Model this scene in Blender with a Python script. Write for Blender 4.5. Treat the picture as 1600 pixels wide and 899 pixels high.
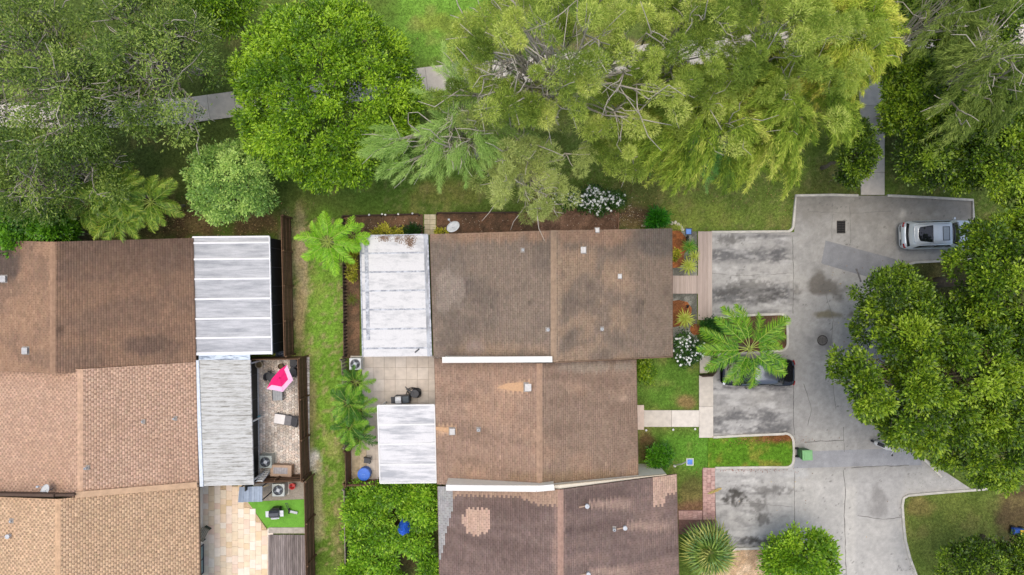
import bpy, bmesh, math, random
import numpy as np
from mathutils import Vector, Matrix

for o in list(bpy.data.objects):
    bpy.data.objects.remove(o, do_unlink=True)
SC = bpy.context.scene
COL = SC.collection
R = math.radians
random.seed(7)

# ------------------------------------------------------------------ camera, sky, sun, exposure
CAM_H = 46.0            # drone height in metres
FPX = 1058.0            # focal length in pixels of the 1600 px wide photograph
cam_d = bpy.data.cameras.new('camera')
cam = bpy.data.objects.new('camera', cam_d)
COL.objects.link(cam)
cam.location = (0, 0, CAM_H)
cam.rotation_euler = (0, 0, 0)
cam_d.sensor_width = 36.0
cam_d.lens = FPX / 1600.0 * 36.0
cam_d.clip_end = 2000.0
SC.camera = cam

SUN_EL, SUN_AZ = R(84), R(150)      # azimuth measured from +X towards +Y: light comes from upper left
world = bpy.data.worlds.new('World')
SC.world = world
world.use_nodes = True
wn = world.node_tree.nodes
wl = world.node_tree.links
for n in list(wn):
    wn.remove(n)
sky = wn.new('ShaderNodeTexSky')
sky.sky_type = 'NISHITA'
sky.sun_disc = False
sky.sun_elevation = SUN_EL
sky.sun_rotation = math.pi / 2 - SUN_AZ
sky.air_density = 1.0
sky.dust_density = 4.0
sky.ozone_density = 0.6
bg = wn.new('ShaderNodeBackground')
bg.inputs['Strength'].default_value = 0.15
wo = wn.new('ShaderNodeOutputWorld')
wl.new(sky.outputs['Color'], bg.inputs['Color'])
wl.new(bg.outputs['Background'], wo.inputs['Surface'])

sun_d = bpy.data.lights.new('sun', 'SUN')
sun_d.energy = 0.9
sun_d.angle = R(60)
sun_d.color = (1.0, 0.95, 0.87)
sun = bpy.data.objects.new('sun', sun_d)
COL.objects.link(sun)
sd = Vector((math.cos(SUN_EL) * math.cos(SUN_AZ), math.cos(SUN_EL) * math.sin(SUN_AZ), math.sin(SUN_EL)))
sun.rotation_euler = sd.to_track_quat('Z', 'Y').to_euler()
sun.location = (-20, 10, 60)

SC.view_settings.view_transform = 'Standard'
SC.view_settings.look = 'None'
SC.view_settings.gamma = 1.0
SC.view_settings.use_curve_mapping = False
SC.view_settings.exposure = 0.40
SC.render.engine = 'CYCLES'

# ------------------------------------------------------------------ helpers
def W(px, py, z=0.0):
    s = (CAM_H - z) / FPX
    return ((px - 800.0) * s, (449.5 - py) * s, z)

def topx(x, y, z):
    s = FPX / (CAM_H - z)
    return 800.0 + x * s, 449.5 - y * s

def S(r, g, b):
    def f(c):
        c = c / 255.0
        return c / 12.92 if c <= 0.04045 else ((c + 0.055) / 1.055) ** 2.4
    return (f(r), f(g), f(b))

def _h(ix, iy, seed):
    v = np.sin(ix * 127.1 + iy * 311.7 + seed * 74.7) * 43758.5453
    return v - np.floor(v)

def vnoise(x, y, seed=0):
    x = np.asarray(x, float); y = np.asarray(y, float)
    xi = np.floor(x); yi = np.floor(y)
    fx = x - xi; fy = y - yi
    fx = fx * fx * (3 - 2 * fx); fy = fy * fy * (3 - 2 * fy)
    a = _h(xi, yi, seed); b = _h(xi + 1, yi, seed)
    c = _h(xi, yi + 1, seed); d = _h(xi + 1, yi + 1, seed)
    return (a * (1 - fx) + b * fx) * (1 - fy) + (c * (1 - fx) + d * fx) * fy

def fbm(x, y, seed=0, oct=4):
    s = 0; a = 0.5; t = 0
    for i in range(oct):
        s = s + a * vnoise(x, y, seed + i * 13); t += a
        x = x * 2.03 + 5.1; y = y * 2.03 + 3.7; a *= 0.5
    return s / t

def sstep(a, b, x):
    t = np.clip((x - a) / (b - a), 0, 1)
    return t * t * (3 - 2 * t)

def mixc(c, d, t):
    t = np.asarray(t)[..., None]
    return c * (1 - t) + np.asarray(d) * t

ORG = {}

def tag(o, label=None, cat=None, group=None, kind=None):
    if label: o['label'] = label
    if cat: o['category'] = cat
    if group: o['group'] = group
    if kind: o['kind'] = kind
    return o

def link(o, parent=None):
    COL.objects.link(o)
    if parent is not None:
        o.parent = parent
    return o

def thing(name, label, cat, loc=(0, 0, 0), group=None, rz=0.0):
    o = bpy.data.objects.new(name, None)
    o.empty_display_size = 0.3
    link(o)
    o.location = loc
    o.rotation_euler = (0, 0, rz)
    tag(o, label, cat, group)
    ORG[o.name] = Vector(loc)
    return o

def org(parent):
    return ORG.get(parent.name, Vector((0, 0, 0))) if parent is not None else Vector((0, 0, 0))

def np_mesh(name, v, f, col=None, mat=None, smooth=False):
    v = np.asarray(v, np.float32); f = np.asarray(f, np.int32)
    me = bpy.data.meshes.new(name)
    me.vertices.add(len(v))
    me.vertices.foreach_set('co', v.ravel())
    k = f.shape[1]
    me.loops.add(f.size)
    me.loops.foreach_set('vertex_index', f.ravel())
    me.polygons.add(len(f))
    me.polygons.foreach_set('loop_start', np.arange(0, f.size, k, dtype=np.int32))
    if smooth:
        me.polygons.foreach_set('use_smooth', np.ones(len(f), dtype=bool))
    me.update(calc_edges=True)
    if col is not None:
        at = me.color_attributes.new('Col', 'FLOAT_COLOR', 'POINT')
        c4 = np.ones((len(v), 4), np.float32)
        c4[:, :3] = np.clip(col, 0, 1)
        at.data.foreach_set('color', c4.ravel())
    if mat: me.materials.append(mat)
    return me

def np_obj(name, v, f, col=None, mat=None, parent=None, smooth=False):
    v = np.asarray(v, float) - np.array(org(parent))
    me = np_mesh(name, v, f, col, mat, smooth)
    o = bpy.data.objects.new(name, me)
    link(o, parent)
    if parent is not None: ORG[o.name] = org(parent)
    return o

class MB:
    def __init__(s):
        s.v = []; s.f = []
    def add(s, vs, fs):
        n = len(s.v)
        s.v += [tuple(p) for p in vs]
        s.f += [tuple(i + n for i in q) for q in fs]
        return s
    def box(s, c, d, rz=0.0, taper=1.0, tx=None):
        hx, hy, hz = d[0] / 2, d[1] / 2, d[2] / 2
        cs, sn = math.cos(rz), math.sin(rz)
        vs = []
        for z, k in ((-hz, 1.0), (hz, taper)):
            for x, y in ((-hx, -hy), (hx, -hy), (hx, hy), (-hx, hy)):
                x *= k; y *= k
                vs.append((c[0] + x * cs - y * sn, c[1] + x * sn + y * cs, c[2] + z))
        return s.add(vs, [(3, 2, 1, 0), (4, 5, 6, 7), (0, 1, 5, 4), (1, 2, 6, 5), (2, 3, 7, 6), (3, 0, 4, 7)])
    def beam(s, p, q, w, h):
        # box along p->q, w across, h thick
        p = Vector(p); q = Vector(q); d = (q - p).normalized()
        up = Vector((0, 0, 1)) if abs(d.z) < 0.95 else Vector((1, 0, 0))
        a = d.cross(up).normalized() * w / 2
        b = a.cross(d).normalized() * h / 2
        vs = [p - a - b, p + a - b, p + a + b, p - a + b, q - a - b, q + a - b, q + a + b, q - a + b]
        return s.add(vs, [(0, 1, 2, 3), (7, 6, 5, 4), (0, 4, 5, 1), (1, 5, 6, 2), (2, 6, 7, 3), (3, 7, 4, 0)])
    def tube(s, pts, rad, n=6, cap=True):
        pts = [Vector(p) for p in pts]
        if not isinstance(rad, (list, tuple)): rad = [rad] * len(pts)
        vs = []; fs = []
        ref = Vector((0.31, 0.9, 0.29)).normalized()
        for i, p in enumerate(pts):
            d = (pts[min(i + 1, len(pts) - 1)] - pts[max(i - 1, 0)])
            d = d.normalized() if d.length > 1e-9 else Vector((0, 0, 1))
            if abs(d.dot(ref)) > 0.97:
                r2 = Vector((1, 0, 0))
            else:
                r2 = ref
            a = d.cross(r2).normalized(); b = d.cross(a)
            for k in range(n):
                t = 2 * math.pi * k / n
                vs.append(p + (a * math.cos(t) + b * math.sin(t)) * rad[i])
        for i in range(len(pts) - 1):
            for k in range(n):
                k2 = (k + 1) % n
                fs.append((i * n + k, i * n + k2, (i + 1) * n + k2, (i + 1) * n + k))
        if cap:
            fs.append(tuple(range(n - 1, -1, -1)))
            m = (len(pts) - 1) * n
            fs.append(tuple(m + k for k in range(n)))
        return s.add(vs, fs)
    def lathe(s, c, prof, n=16, sy=1.0):
        vs = []; fs = []
        for r, z in prof:
            for k in range(n):
                t = 2 * math.pi * k / n
                vs.append((c[0] + r * math.cos(t), c[1] + r * math.sin(t) * sy, c[2] + z))
        for i in range(len(prof) - 1):
            for k in range(n):
                k2 = (k + 1) % n
                fs.append((i * n + k, i * n + k2, (i + 1) * n + k2, (i + 1) * n + k))
        fs.append(tuple(range(n - 1, -1, -1)))
        m = (len(prof) - 1) * n
        fs.append(tuple(m + k for k in range(n)))
        return s.add(vs, fs)
    def prism(s, poly, z0, z1):
        n = len(poly)
        a = sum(poly[i][0] * poly[(i + 1) % n][1] - poly[(i + 1) % n][0] * poly[i][1] for i in range(n))
        if a < 0: poly = poly[::-1]
        vs = [(p[0], p[1], z0) for p in poly] + [(p[0], p[1], z1) for p in poly]
        fs = [tuple(range(n - 1, -1, -1)), tuple(range(n, 2 * n))]
        for i in range(n):
            j = (i + 1) % n
            fs.append((i, j, n + j, n + i))
        return s.add(vs, fs)
    def build(s, name, mat=None, parent=None, smooth=False, bevel=0.0, local=False, kind=None):
        o0 = Vector((0, 0, 0)) if local else org(parent)
        me = bpy.data.meshes.new(name)
        me.from_pydata([(p[0] - o0.x, p[1] - o0.y, p[2] - o0.z) for p in s.v], [], s.f)
        if bevel > 0:
            bm = bmesh.new(); bm.from_mesh(me)
            es = [e for e in bm.edges if len(e.link_faces) == 2 and e.calc_face_angle(0) > 0.6]
            bmesh.ops.bevel(bm, geom=es, offset=bevel, segments=2, affect='EDGES', profile=0.6)
            bm.to_mesh(me); bm.free()
        if smooth:
            me.polygons.foreach_set('use_smooth', np.ones(len(me.polygons), dtype=bool))
        me.update()
        if mat: me.materials.append(mat)
        o = bpy.data.objects.new(name, me)
        link(o, parent)
        if parent is not None: ORG[o.name] = org(parent)
        if kind: o['kind'] = kind
        return o

def inst(me, name, parent, loc, rot=(0, 0, 0), scale=(1, 1, 1)):
    o = bpy.data.objects.new(name, me)
    link(o, parent)
    l = Vector(loc) - org(parent)
    o.location = l
    o.rotation_euler = rot
    o.scale = scale
    return o

# ------------------------------------------------------------------ materials
MATS = {}
def _new(name):
    m = bpy.data.materials.new(name)
    m.use_nodes = True
    nt = m.node_tree
    for n in list(nt.nodes): nt.nodes.remove(n)
    out = nt.nodes.new('ShaderNodeOutputMaterial')
    b = nt.nodes.new('ShaderNodeBsdfPrincipled')
    nt.links.new(b.outputs[0], out.inputs[0])
    return m, nt, b, out

def _pos(nt, scale, obj=False):
    tc = nt.nodes.new('ShaderNodeTexCoord')
    mp = nt.nodes.new('ShaderNodeMapping')
    mp.inputs['Scale'].default_value = scale if isinstance(scale, (tuple, list)) else (scale,) * 3
    if obj:
        nt.links.new(tc.outputs['Object'], mp.inputs[0])
    else:
        g = nt.nodes.new('ShaderNodeNewGeometry')
        nt.links.new(g.outputs['Position'], mp.inputs[0])
    return mp.outputs[0]

def _noise(nt, scale, detail=4, rough=0.6, obj=False):
    n = nt.nodes.new('ShaderNodeTexNoise')
    n.inputs['Scale'].default_value = 1.0
    n.inputs['Detail'].default_value = detail
    n.inputs['Roughness'].default_value = rough
    nt.links.new(_pos(nt, scale, obj), n.inputs['Vector'])
    return n.outputs[0]

def _mixmul(nt, colsock, fac, lo, hi):
    r = nt.nodes.new('ShaderNodeMapRange')
    r.inputs['From Min'].default_value = 0.3; r.inputs['From Max'].default_value = 0.7
    r.inputs['To Min'].default_value = lo; r.inputs['To Max'].default_value = hi
    nt.links.new(fac, r.inputs['Value'])
    m = nt.nodes.new('ShaderNodeVectorMath'); m.operation = 'SCALE'
    nt.links.new(colsock, m.inputs[0]); nt.links.new(r.outputs[0], m.inputs['Scale'])
    return m.outputs[0]

def _bump(nt, b, fac, strength, dist):
    bp = nt.nodes.new('ShaderNodeBump')
    bp.inputs['Strength'].default_value = strength
    bp.inputs['Distance'].default_value = dist
    nt.links.new(fac, bp.inputs['Height'])
    nt.links.new(bp.outputs[0], b.inputs['Normal'])

def solid(name, col, rough=0.7, metal=0.0, var=0.12, scale=6.0, bump=0.0, coat=0.0, obj=False, spec=0.35):
    if name in MATS: return MATS[name]
    m, nt, b, out = _new(name)
    c = nt.nodes.new('ShaderNodeRGB'); c.outputs[0].default_value = (*col, 1)
    s = c.outputs[0]
    if var > 0:
        f = _noise(nt, scale, obj=obj)
        s = _mixmul(nt, s, f, 1 - var, 1 + var)
        if bump > 0: _bump(nt, b, f, 0.6, bump)
    nt.links.new(s, b.inputs['Base Color'])
    b.inputs['Roughness'].default_value = rough
    b.inputs['Metallic'].default_value = metal
    b.inputs['Specular IOR Level'].default_value = spec
    if coat: b.inputs['Coat Weight'].default_value = coat; b.inputs['Coat Roughness'].default_value = 0.05
    MATS[name] = m
    return m

def vcol(name, rough=0.85, var=0.15, scale=8.0, bump=0.01, var2=0.0, scale2=40.0, spec=0.25):
    if name in MATS: return MATS[name]
    m, nt, b, out = _new(name)
    a = nt.nodes.new('ShaderNodeVertexColor'); a.layer_name = 'Col'
    s = a.outputs['Color']
    f = _noise(nt, scale)
    s = _mixmul(nt, s, f, 1 - var, 1 + var)
    if var2 > 0:
        f2 = _noise(nt, scale2, 2)
        s = _mixmul(nt, s, f2, 1 - var2, 1 + var2)
        f = f2
    nt.links.new(s, b.inputs['Base Color'])
    b.inputs['Roughness'].default_value = rough
    b.inputs['Specular IOR Level'].default_value = spec
    if bump > 0: _bump(nt, b, f, 0.5, bump)
    MATS[name] = m
    return m

def randmat(name, cols, rough=0.8, var=0.1, scale=5.0, bump=0.004, stretch=None):
    """colour picked per piece with Object Info Random"""
    if name in MATS: return MATS[name]
    m, nt, b, out = _new(name)
    oi = nt.nodes.new('ShaderNodeObjectInfo')
    cr = nt.nodes.new('ShaderNodeValToRGB')
    el = cr.color_ramp.elements
    while len(el) < len(cols): el.new(0.5)
    for i, c in enumerate(cols):
        el[i].position = i / max(1, len(cols) - 1); el[i].color = (*c, 1)
    nt.links.new(oi.outputs['Random'], cr.inputs[0])
    f = _noise(nt, stretch or scale, 5)
    s = _mixmul(nt, cr.outputs[0], f, 1 - var, 1 + var)
    nt.links.new(s, b.inputs['Base Color'])
    b.inputs['Roughness'].default_value = rough
    b.inputs['Specular IOR Level'].default_value = 0.25
    if bump: _bump(nt, b, f, 0.4, bump)
    MATS[name] = m
    return m

def leafmat(name='leaf', trans=0.16, rough=0.42, spec=0.4):
    if name in MATS: return MATS[name]
    m, nt, b, out = _new(name)
    a = nt.nodes.new('ShaderNodeVertexColor'); a.layer_name = 'Col'
    nt.links.new(a.outputs['Color'], b.inputs['Base Color'])
    b.inputs['Roughness'].default_value = rough
    b.inputs['Specular IOR Level'].default_value = spec
    t = nt.nodes.new('ShaderNodeBsdfTranslucent')
    sc = nt.nodes.new('ShaderNodeVectorMath'); sc.operation = 'MULTIPLY'
    sc.inputs[1].default_value = (1.15, 1.25, 0.6)
    nt.links.new(a.outputs['Color'], sc.inputs[0])
    nt.links.new(sc.outputs[0], t.inputs['Color'])
    mx = nt.nodes.new('ShaderNodeMixShader'); mx.inputs[0].default_value = trans
    nt.links.new(b.outputs[0], mx.inputs[1]); nt.links.new(t.outputs[0], mx.inputs[2])
    nt.links.new(mx.outputs[0], out.inputs[0])
    MATS[name] = m
    return m

def streaky(name, base, dirt, stretch, amount=(0.42, 0.62), rough=0.5, metal=0.0, fine=14.0, spec=0.4):
    """painted metal with streaks of dirt running along one axis"""
    if name in MATS: return MATS[name]
    m, nt, b, out = _new(name)
    f = _noise(nt, stretch, 6, 0.65)
    r = nt.nodes.new('ShaderNodeMapRange')
    r.inputs['From Min'].default_value = amount[0]; r.inputs['From Max'].default_value = amount[1]
    nt.links.new(f, r.inputs['Value'])
    mx = nt.nodes.new('ShaderNodeMix'); mx.data_type = 'RGBA'
    nt.links.new(r.outputs[0], mx.inputs['Factor'])
    mx.inputs['A'].default_value = (*base, 1); mx.inputs['B'].default_value = (*dirt, 1)
    s = _mixmul(nt, mx.outputs['Result'], _noise(nt, fine, 3), 0.93, 1.05)
    nt.links.new(s, b.inputs['Base Color'])
    b.inputs['Roughness'].default_value = rough; b.inputs['Metallic'].default_value = metal
    b.inputs['Specular IOR Level'].default_value = spec
    MATS[name] = m
    return m

WHITE = solid('white_paint', (0.72, 0.72, 0.69), 0.5, var=0.06)
CREAM = solid('cream_stucco', S(236, 230, 214), 0.85, var=0.05, scale=3)
BLACK = solid('black_plastic', (0.018, 0.018, 0.02), 0.45, var=0.1)
DGREY = solid('dark_grey', (0.06, 0.063, 0.068), 0.55)
MGREY = solid('mid_grey', S(130, 132, 134), 0.55)
LGREY = solid('light_grey', S(190, 194, 196), 0.5)
GLASS = solid('dark_glass', (0.012, 0.015, 0.018), 0.04, var=0, spec=0.6)
CONC = solid('concrete', S(196, 190, 176), 0.9, var=0.12, scale=3, bump=0.004)
KERB = solid('kerb_concrete', S(196, 192, 180), 0.9, var=0.18, scale=2.5, bump=0.006)
LEAF = leafmat()
NEEDLE = leafmat('needle', 0.14, 0.7, 0.15)
BARK = solid('bark', S(120, 108, 92), 0.95, var=0.3, scale=7, bump=0.02)
PALEBARK = solid('pale_bark', S(178, 170, 155), 0.95, var=0.2, scale=7, bump=0.01)
SHINGLE = vcol('shingle', 0.95, 0.12, 3.0, 0.0, var2=0.12, scale2=26.0, spec=0.1)
# ------------------------------------------------------------------ ground sheet
def blobs(px, py, base, lst, seed=0):
    """base colour with soft, noisy-edged patches given in photo pixels"""
    c = np.zeros(px.shape + (3,)) + np.array(base)
    n = fbm(px / 22.0, py / 22.0, seed, 4) - 0.5
    for cx, cy, rx, ry, col, st, nz in lst:
        d = np.sqrt(((px - cx) / rx) ** 2 + ((py - cy) / ry) ** 2) + n * nz
        c = mixc(c, col, sstep(1.15, 0.55, d) * st)
    return c

G_BASE = S(88, 108, 38); G_DARK = S(64, 88, 28); G_BRI = S(118, 152, 42); G_OLV = S(112, 116, 52)
G_DIRT = S(104, 80, 54); G_SAND = S(160, 142, 108); G_MULCH = S(92, 64, 46); G_SOIL = S(78, 66, 44)
GB = [
    (690, 40, 110, 80, S(108, 150, 44), 0.95, 0.6), (690, 35, 40, 20, S(140, 140, 50), 0.5, 0.9),
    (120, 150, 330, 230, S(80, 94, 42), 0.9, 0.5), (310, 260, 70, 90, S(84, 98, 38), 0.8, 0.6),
    (300, 345, 60, 30, G_DIRT, 0.95, 1.0), (400, 350, 45, 22, G_DIRT, 0.85, 1.1), (150, 345, 150, 45, G_SOIL, 0.9, 0.6),
    (600, 270, 170, 70, S(82, 112, 34), 0.8, 0.7), (700, 300, 60, 22, S(112, 112, 48), 0.6, 1.2), (480, 310, 70, 26, S(96, 106, 44), 0.6, 1.0),
    (940, 130, 300, 120, S(92, 108, 46), 0.75, 0.8), (930, 90, 90, 40, S(150, 128, 100), 0.5, 1.2),
    (1120, 305, 150, 60, S(108, 126, 46), 0.9, 0.8), (1090, 335, 60, 26, S(126, 140, 50), 0.7, 1.0), (1290, 300, 70, 40, S(86, 92, 42), 0.7, 0.9),
    (1000, 300, 40, 40, S(98, 96, 50), 0.7, 1.0), (985, 340, 40, 22, S(92, 70, 54), 0.95, 0.8), (870, 312, 60, 14, S(84, 66, 48), 0.6, 1.0),
    (508, 640, 40, 330, S(100, 132, 34), 1.0, 0.35), (508, 520, 26, 190, S(108, 148, 36), 0.8, 0.9),
    (470, 410, 14, 80, G_SAND, 0.95, 1.2), (466, 500, 12, 60, S(150, 132, 88), 0.9, 1.2), (486, 640, 9, 90, S(144, 132, 84), 0.8, 1.3),
    (491, 722, 13, 22, S(188, 182, 168), 1.0, 0.5), (497, 780, 9, 70, S(158, 150, 104), 0.8, 1.5), (530, 845, 12, 50, S(150, 148, 84), 0.7, 1.4),
    (520, 700, 16, 26, S(150, 150, 78), 0.5, 1.6), (446, 450, 16, 110, S(120, 110, 86), 0.9, 0.8),
    (1045, 600, 60, 45, S(84, 120, 34), 1.0, 0.4), (1072, 626, 20, 12, S(138, 108, 70), 0.8, 1.1),
    (1110, 705, 150, 36, S(86, 132, 32), 1.0, 0.3), (1010, 700, 18, 26, G_MULCH, 0.9, 0.7), (1078, 770, 24, 30, S(96, 90, 48), 0.9, 0.9),
    (1040, 660, 40, 10, S(120, 130, 50), 0.4, 1.2), (1080, 800, 40, 20, S(120, 84, 66), 0.8, 0.9),
    (1500, 830, 110, 80, S(108, 120, 48), 0.9, 0.4), (1440, 795, 30, 20, S(130, 110, 62), 0.6, 1.1), (1590, 790, 40, 60, S(88, 70, 50), 0.9, 0.9),
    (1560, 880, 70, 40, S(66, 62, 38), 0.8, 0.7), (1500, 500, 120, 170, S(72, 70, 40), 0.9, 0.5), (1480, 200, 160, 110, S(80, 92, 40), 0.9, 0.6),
    (610, 830, 90, 90, G_SOIL, 1.0, 0.4), (552, 660, 25, 110, G_SOIL, 0.9, 0.6), (1160, 870, 60, 30, S(190, 164, 132), 1.0, 0.4),
]
def dense(lo, hi, step):
    a = np.arange(lo, hi + 1e-6, step)
    pre = [-900, -500, -280, -160, -100, -70, -52]
    return np.concatenate([[p for p in pre if p < lo - 1], a, [-p for p in pre[::-1] if -p > hi + 1]])
gx = dense(-42, 42, 0.2); gy = dense(-25, 25, 0.2)
XX, YY = np.meshgrid(gx, gy)
PX, PY = topx(XX, YY, 0.0)
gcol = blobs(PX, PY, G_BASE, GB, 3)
# patchiness of a mown, slightly worn lawn
n1 = fbm(XX * 0.9, YY * 0.9, 11, 5); n2 = fbm(XX * 3.1, YY * 3.1, 21, 4)
gcol = mixc(gcol, S(140, 128, 70), sstep(0.56, 0.78, n1) * 0.38)
gcol = mixc(gcol, G_DARK, sstep(0.52, 0.25, n1) * 0.35)
gcol = gcol * (0.80 + 0.56 * n2)[..., None]
gcol = mixc(gcol, np.repeat(gcol.mean(-1, keepdims=True), 3, -1), np.full(gcol.shape[:-1], .10))
# sandy flecks where the turf is thin
n3 = fbm(XX * 4.5, YY * 4.5, 31, 3)
thin = ((PX > 455) & (PX < 540) & (PY > 340)) * .75 + ((PX > 600) & (PY > 190) & (PY < 360)) * .25
gcol = mixc(gcol, S(150, 138, 96), sstep(.58, .72, n3) * thin)
hz = 0.035 * (n1 - 0.5)
hz[(np.abs(XX) > 40) | (np.abs(YY) > 24)] = 0
nX, nY = len(gx), len(gy)
idx = np.arange(nX * nY).reshape(nY, nX)
gf = np.stack([idx[:-1, :-1], idx[:-1, 1:], idx[1:, 1:], idx[1:, :-1]], -1).reshape(-1, 4)
gv = np.stack([XX, YY, hz - 0.03], -1).reshape(-1, 3)
GMAT = vcol('lawn', 0.95, 0.34, 6.0, 0.03, var2=0.42, scale2=22.0, spec=0.08)
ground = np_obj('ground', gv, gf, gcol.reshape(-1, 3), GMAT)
tag(ground, 'mown green lawn with worn brown patches around the houses', 'lawn', kind='structure')

def poly_w(pts, z=0.0):
    return [W(p[0], p[1], z)[:2] for p in pts]

def inpoly(px, py, poly):
    c = np.zeros(px.shape, bool)
    n = len(poly); j = n - 1
    for i in range(n):
        xi, yi = poly[i]; xj, yj = poly[j]
        t = ((yi > py) != (yj > py)) & (px < (xj - xi) * (py - yi) / (yj - yi + 1e-12) + xi)
        c ^= t; j = i
    return c

def sheet(name, pts, z, res, colf, mat, label=None, cat=None, kind='structure', parent=None, zf=None):
    """gridded sheet clipped to a pixel polygon, coloured per vertex by colf(px, py, x, y)"""
    poly = poly_w(pts)
    xs = [p[0] for p in poly]; ys = [p[1] for p in poly]
    ax = np.linspace(min(xs), max(xs), max(2, int((max(xs) - min(xs)) / res) + 1))
    ay = np.linspace(min(ys), max(ys), max(2, int((max(ys) - min(ys)) / res) + 1))
    X, Y = np.meshgrid(ax, ay)
    ins = inpoly(X.ravel(), Y.ravel(), poly).reshape(X.shape)
    cx = (X[:-1, :-1] + X[1:, 1:]) / 2; cy = (Y[:-1, :-1] + Y[1:, 1:]) / 2
    keep = inpoly(cx.ravel(), cy.ravel(), poly).reshape(cx.shape)
    # snap used vertices that lie outside (or on the rim) to the outline
    used = np.zeros(X.shape, bool); kk = keep
    used[:-1, :-1] |= kk; used[1:, :-1] |= kk; used[:-1, 1:] |= kk; used[1:, 1:] |= kk
    allin = np.ones(X.shape, bool)
    nk = ~kk
    allin[:-1, :-1] &= kk; allin[1:, 1:] &= kk; allin[1:, :-1] &= kk; allin[:-1, 1:] &= kk
    rim = used & ~allin
    rim[0, :] |= used[0, :]; rim[-1, :] |= used[-1, :]; rim[:, 0] |= used[:, 0]; rim[:, -1] |= used[:, -1]
    ri = np.argwhere(rim)
    if len(ri):
        q = np.stack([X[rim], Y[rim]], -1)
        best = np.full(len(q), 1e9); bq = q.copy()
        for i in range(len(poly)):
            a = np.array(poly[i]); b = np.array(poly[(i + 1) % len(poly)]); d = b - a
            t = np.clip(((q - a) @ d) / (d @ d + 1e-12), 0, 1)
            pr = a + t[:, None] * d
            dd = np.linalg.norm(pr - q, axis=1)
            m = dd < best
            best[m] = dd[m]; bq[m] = pr[m]
        X[rim] = bq[:, 0]; Y[rim] = bq[:, 1]
    px, py = topx(X, Y, z)
    col = colf(px, py, X, Y)
    Z = np.full(X.shape, z) if zf is None else z + zf(X, Y)
    ids = np.arange(X.size).reshape(X.shape)
    f = np.stack([ids[:-1, :-1], ids[:-1, 1:], ids[1:, 1:], ids[1:, :-1]], -1)[keep]
    o = np_obj(name, np.stack([X, Y, Z], -1).reshape(-1, 3), f.reshape(-1, 4), col.reshape(-1, 3), mat, parent)
    if label: tag(o, label, cat)
    if kind: o['kind'] = kind
    return o

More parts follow.
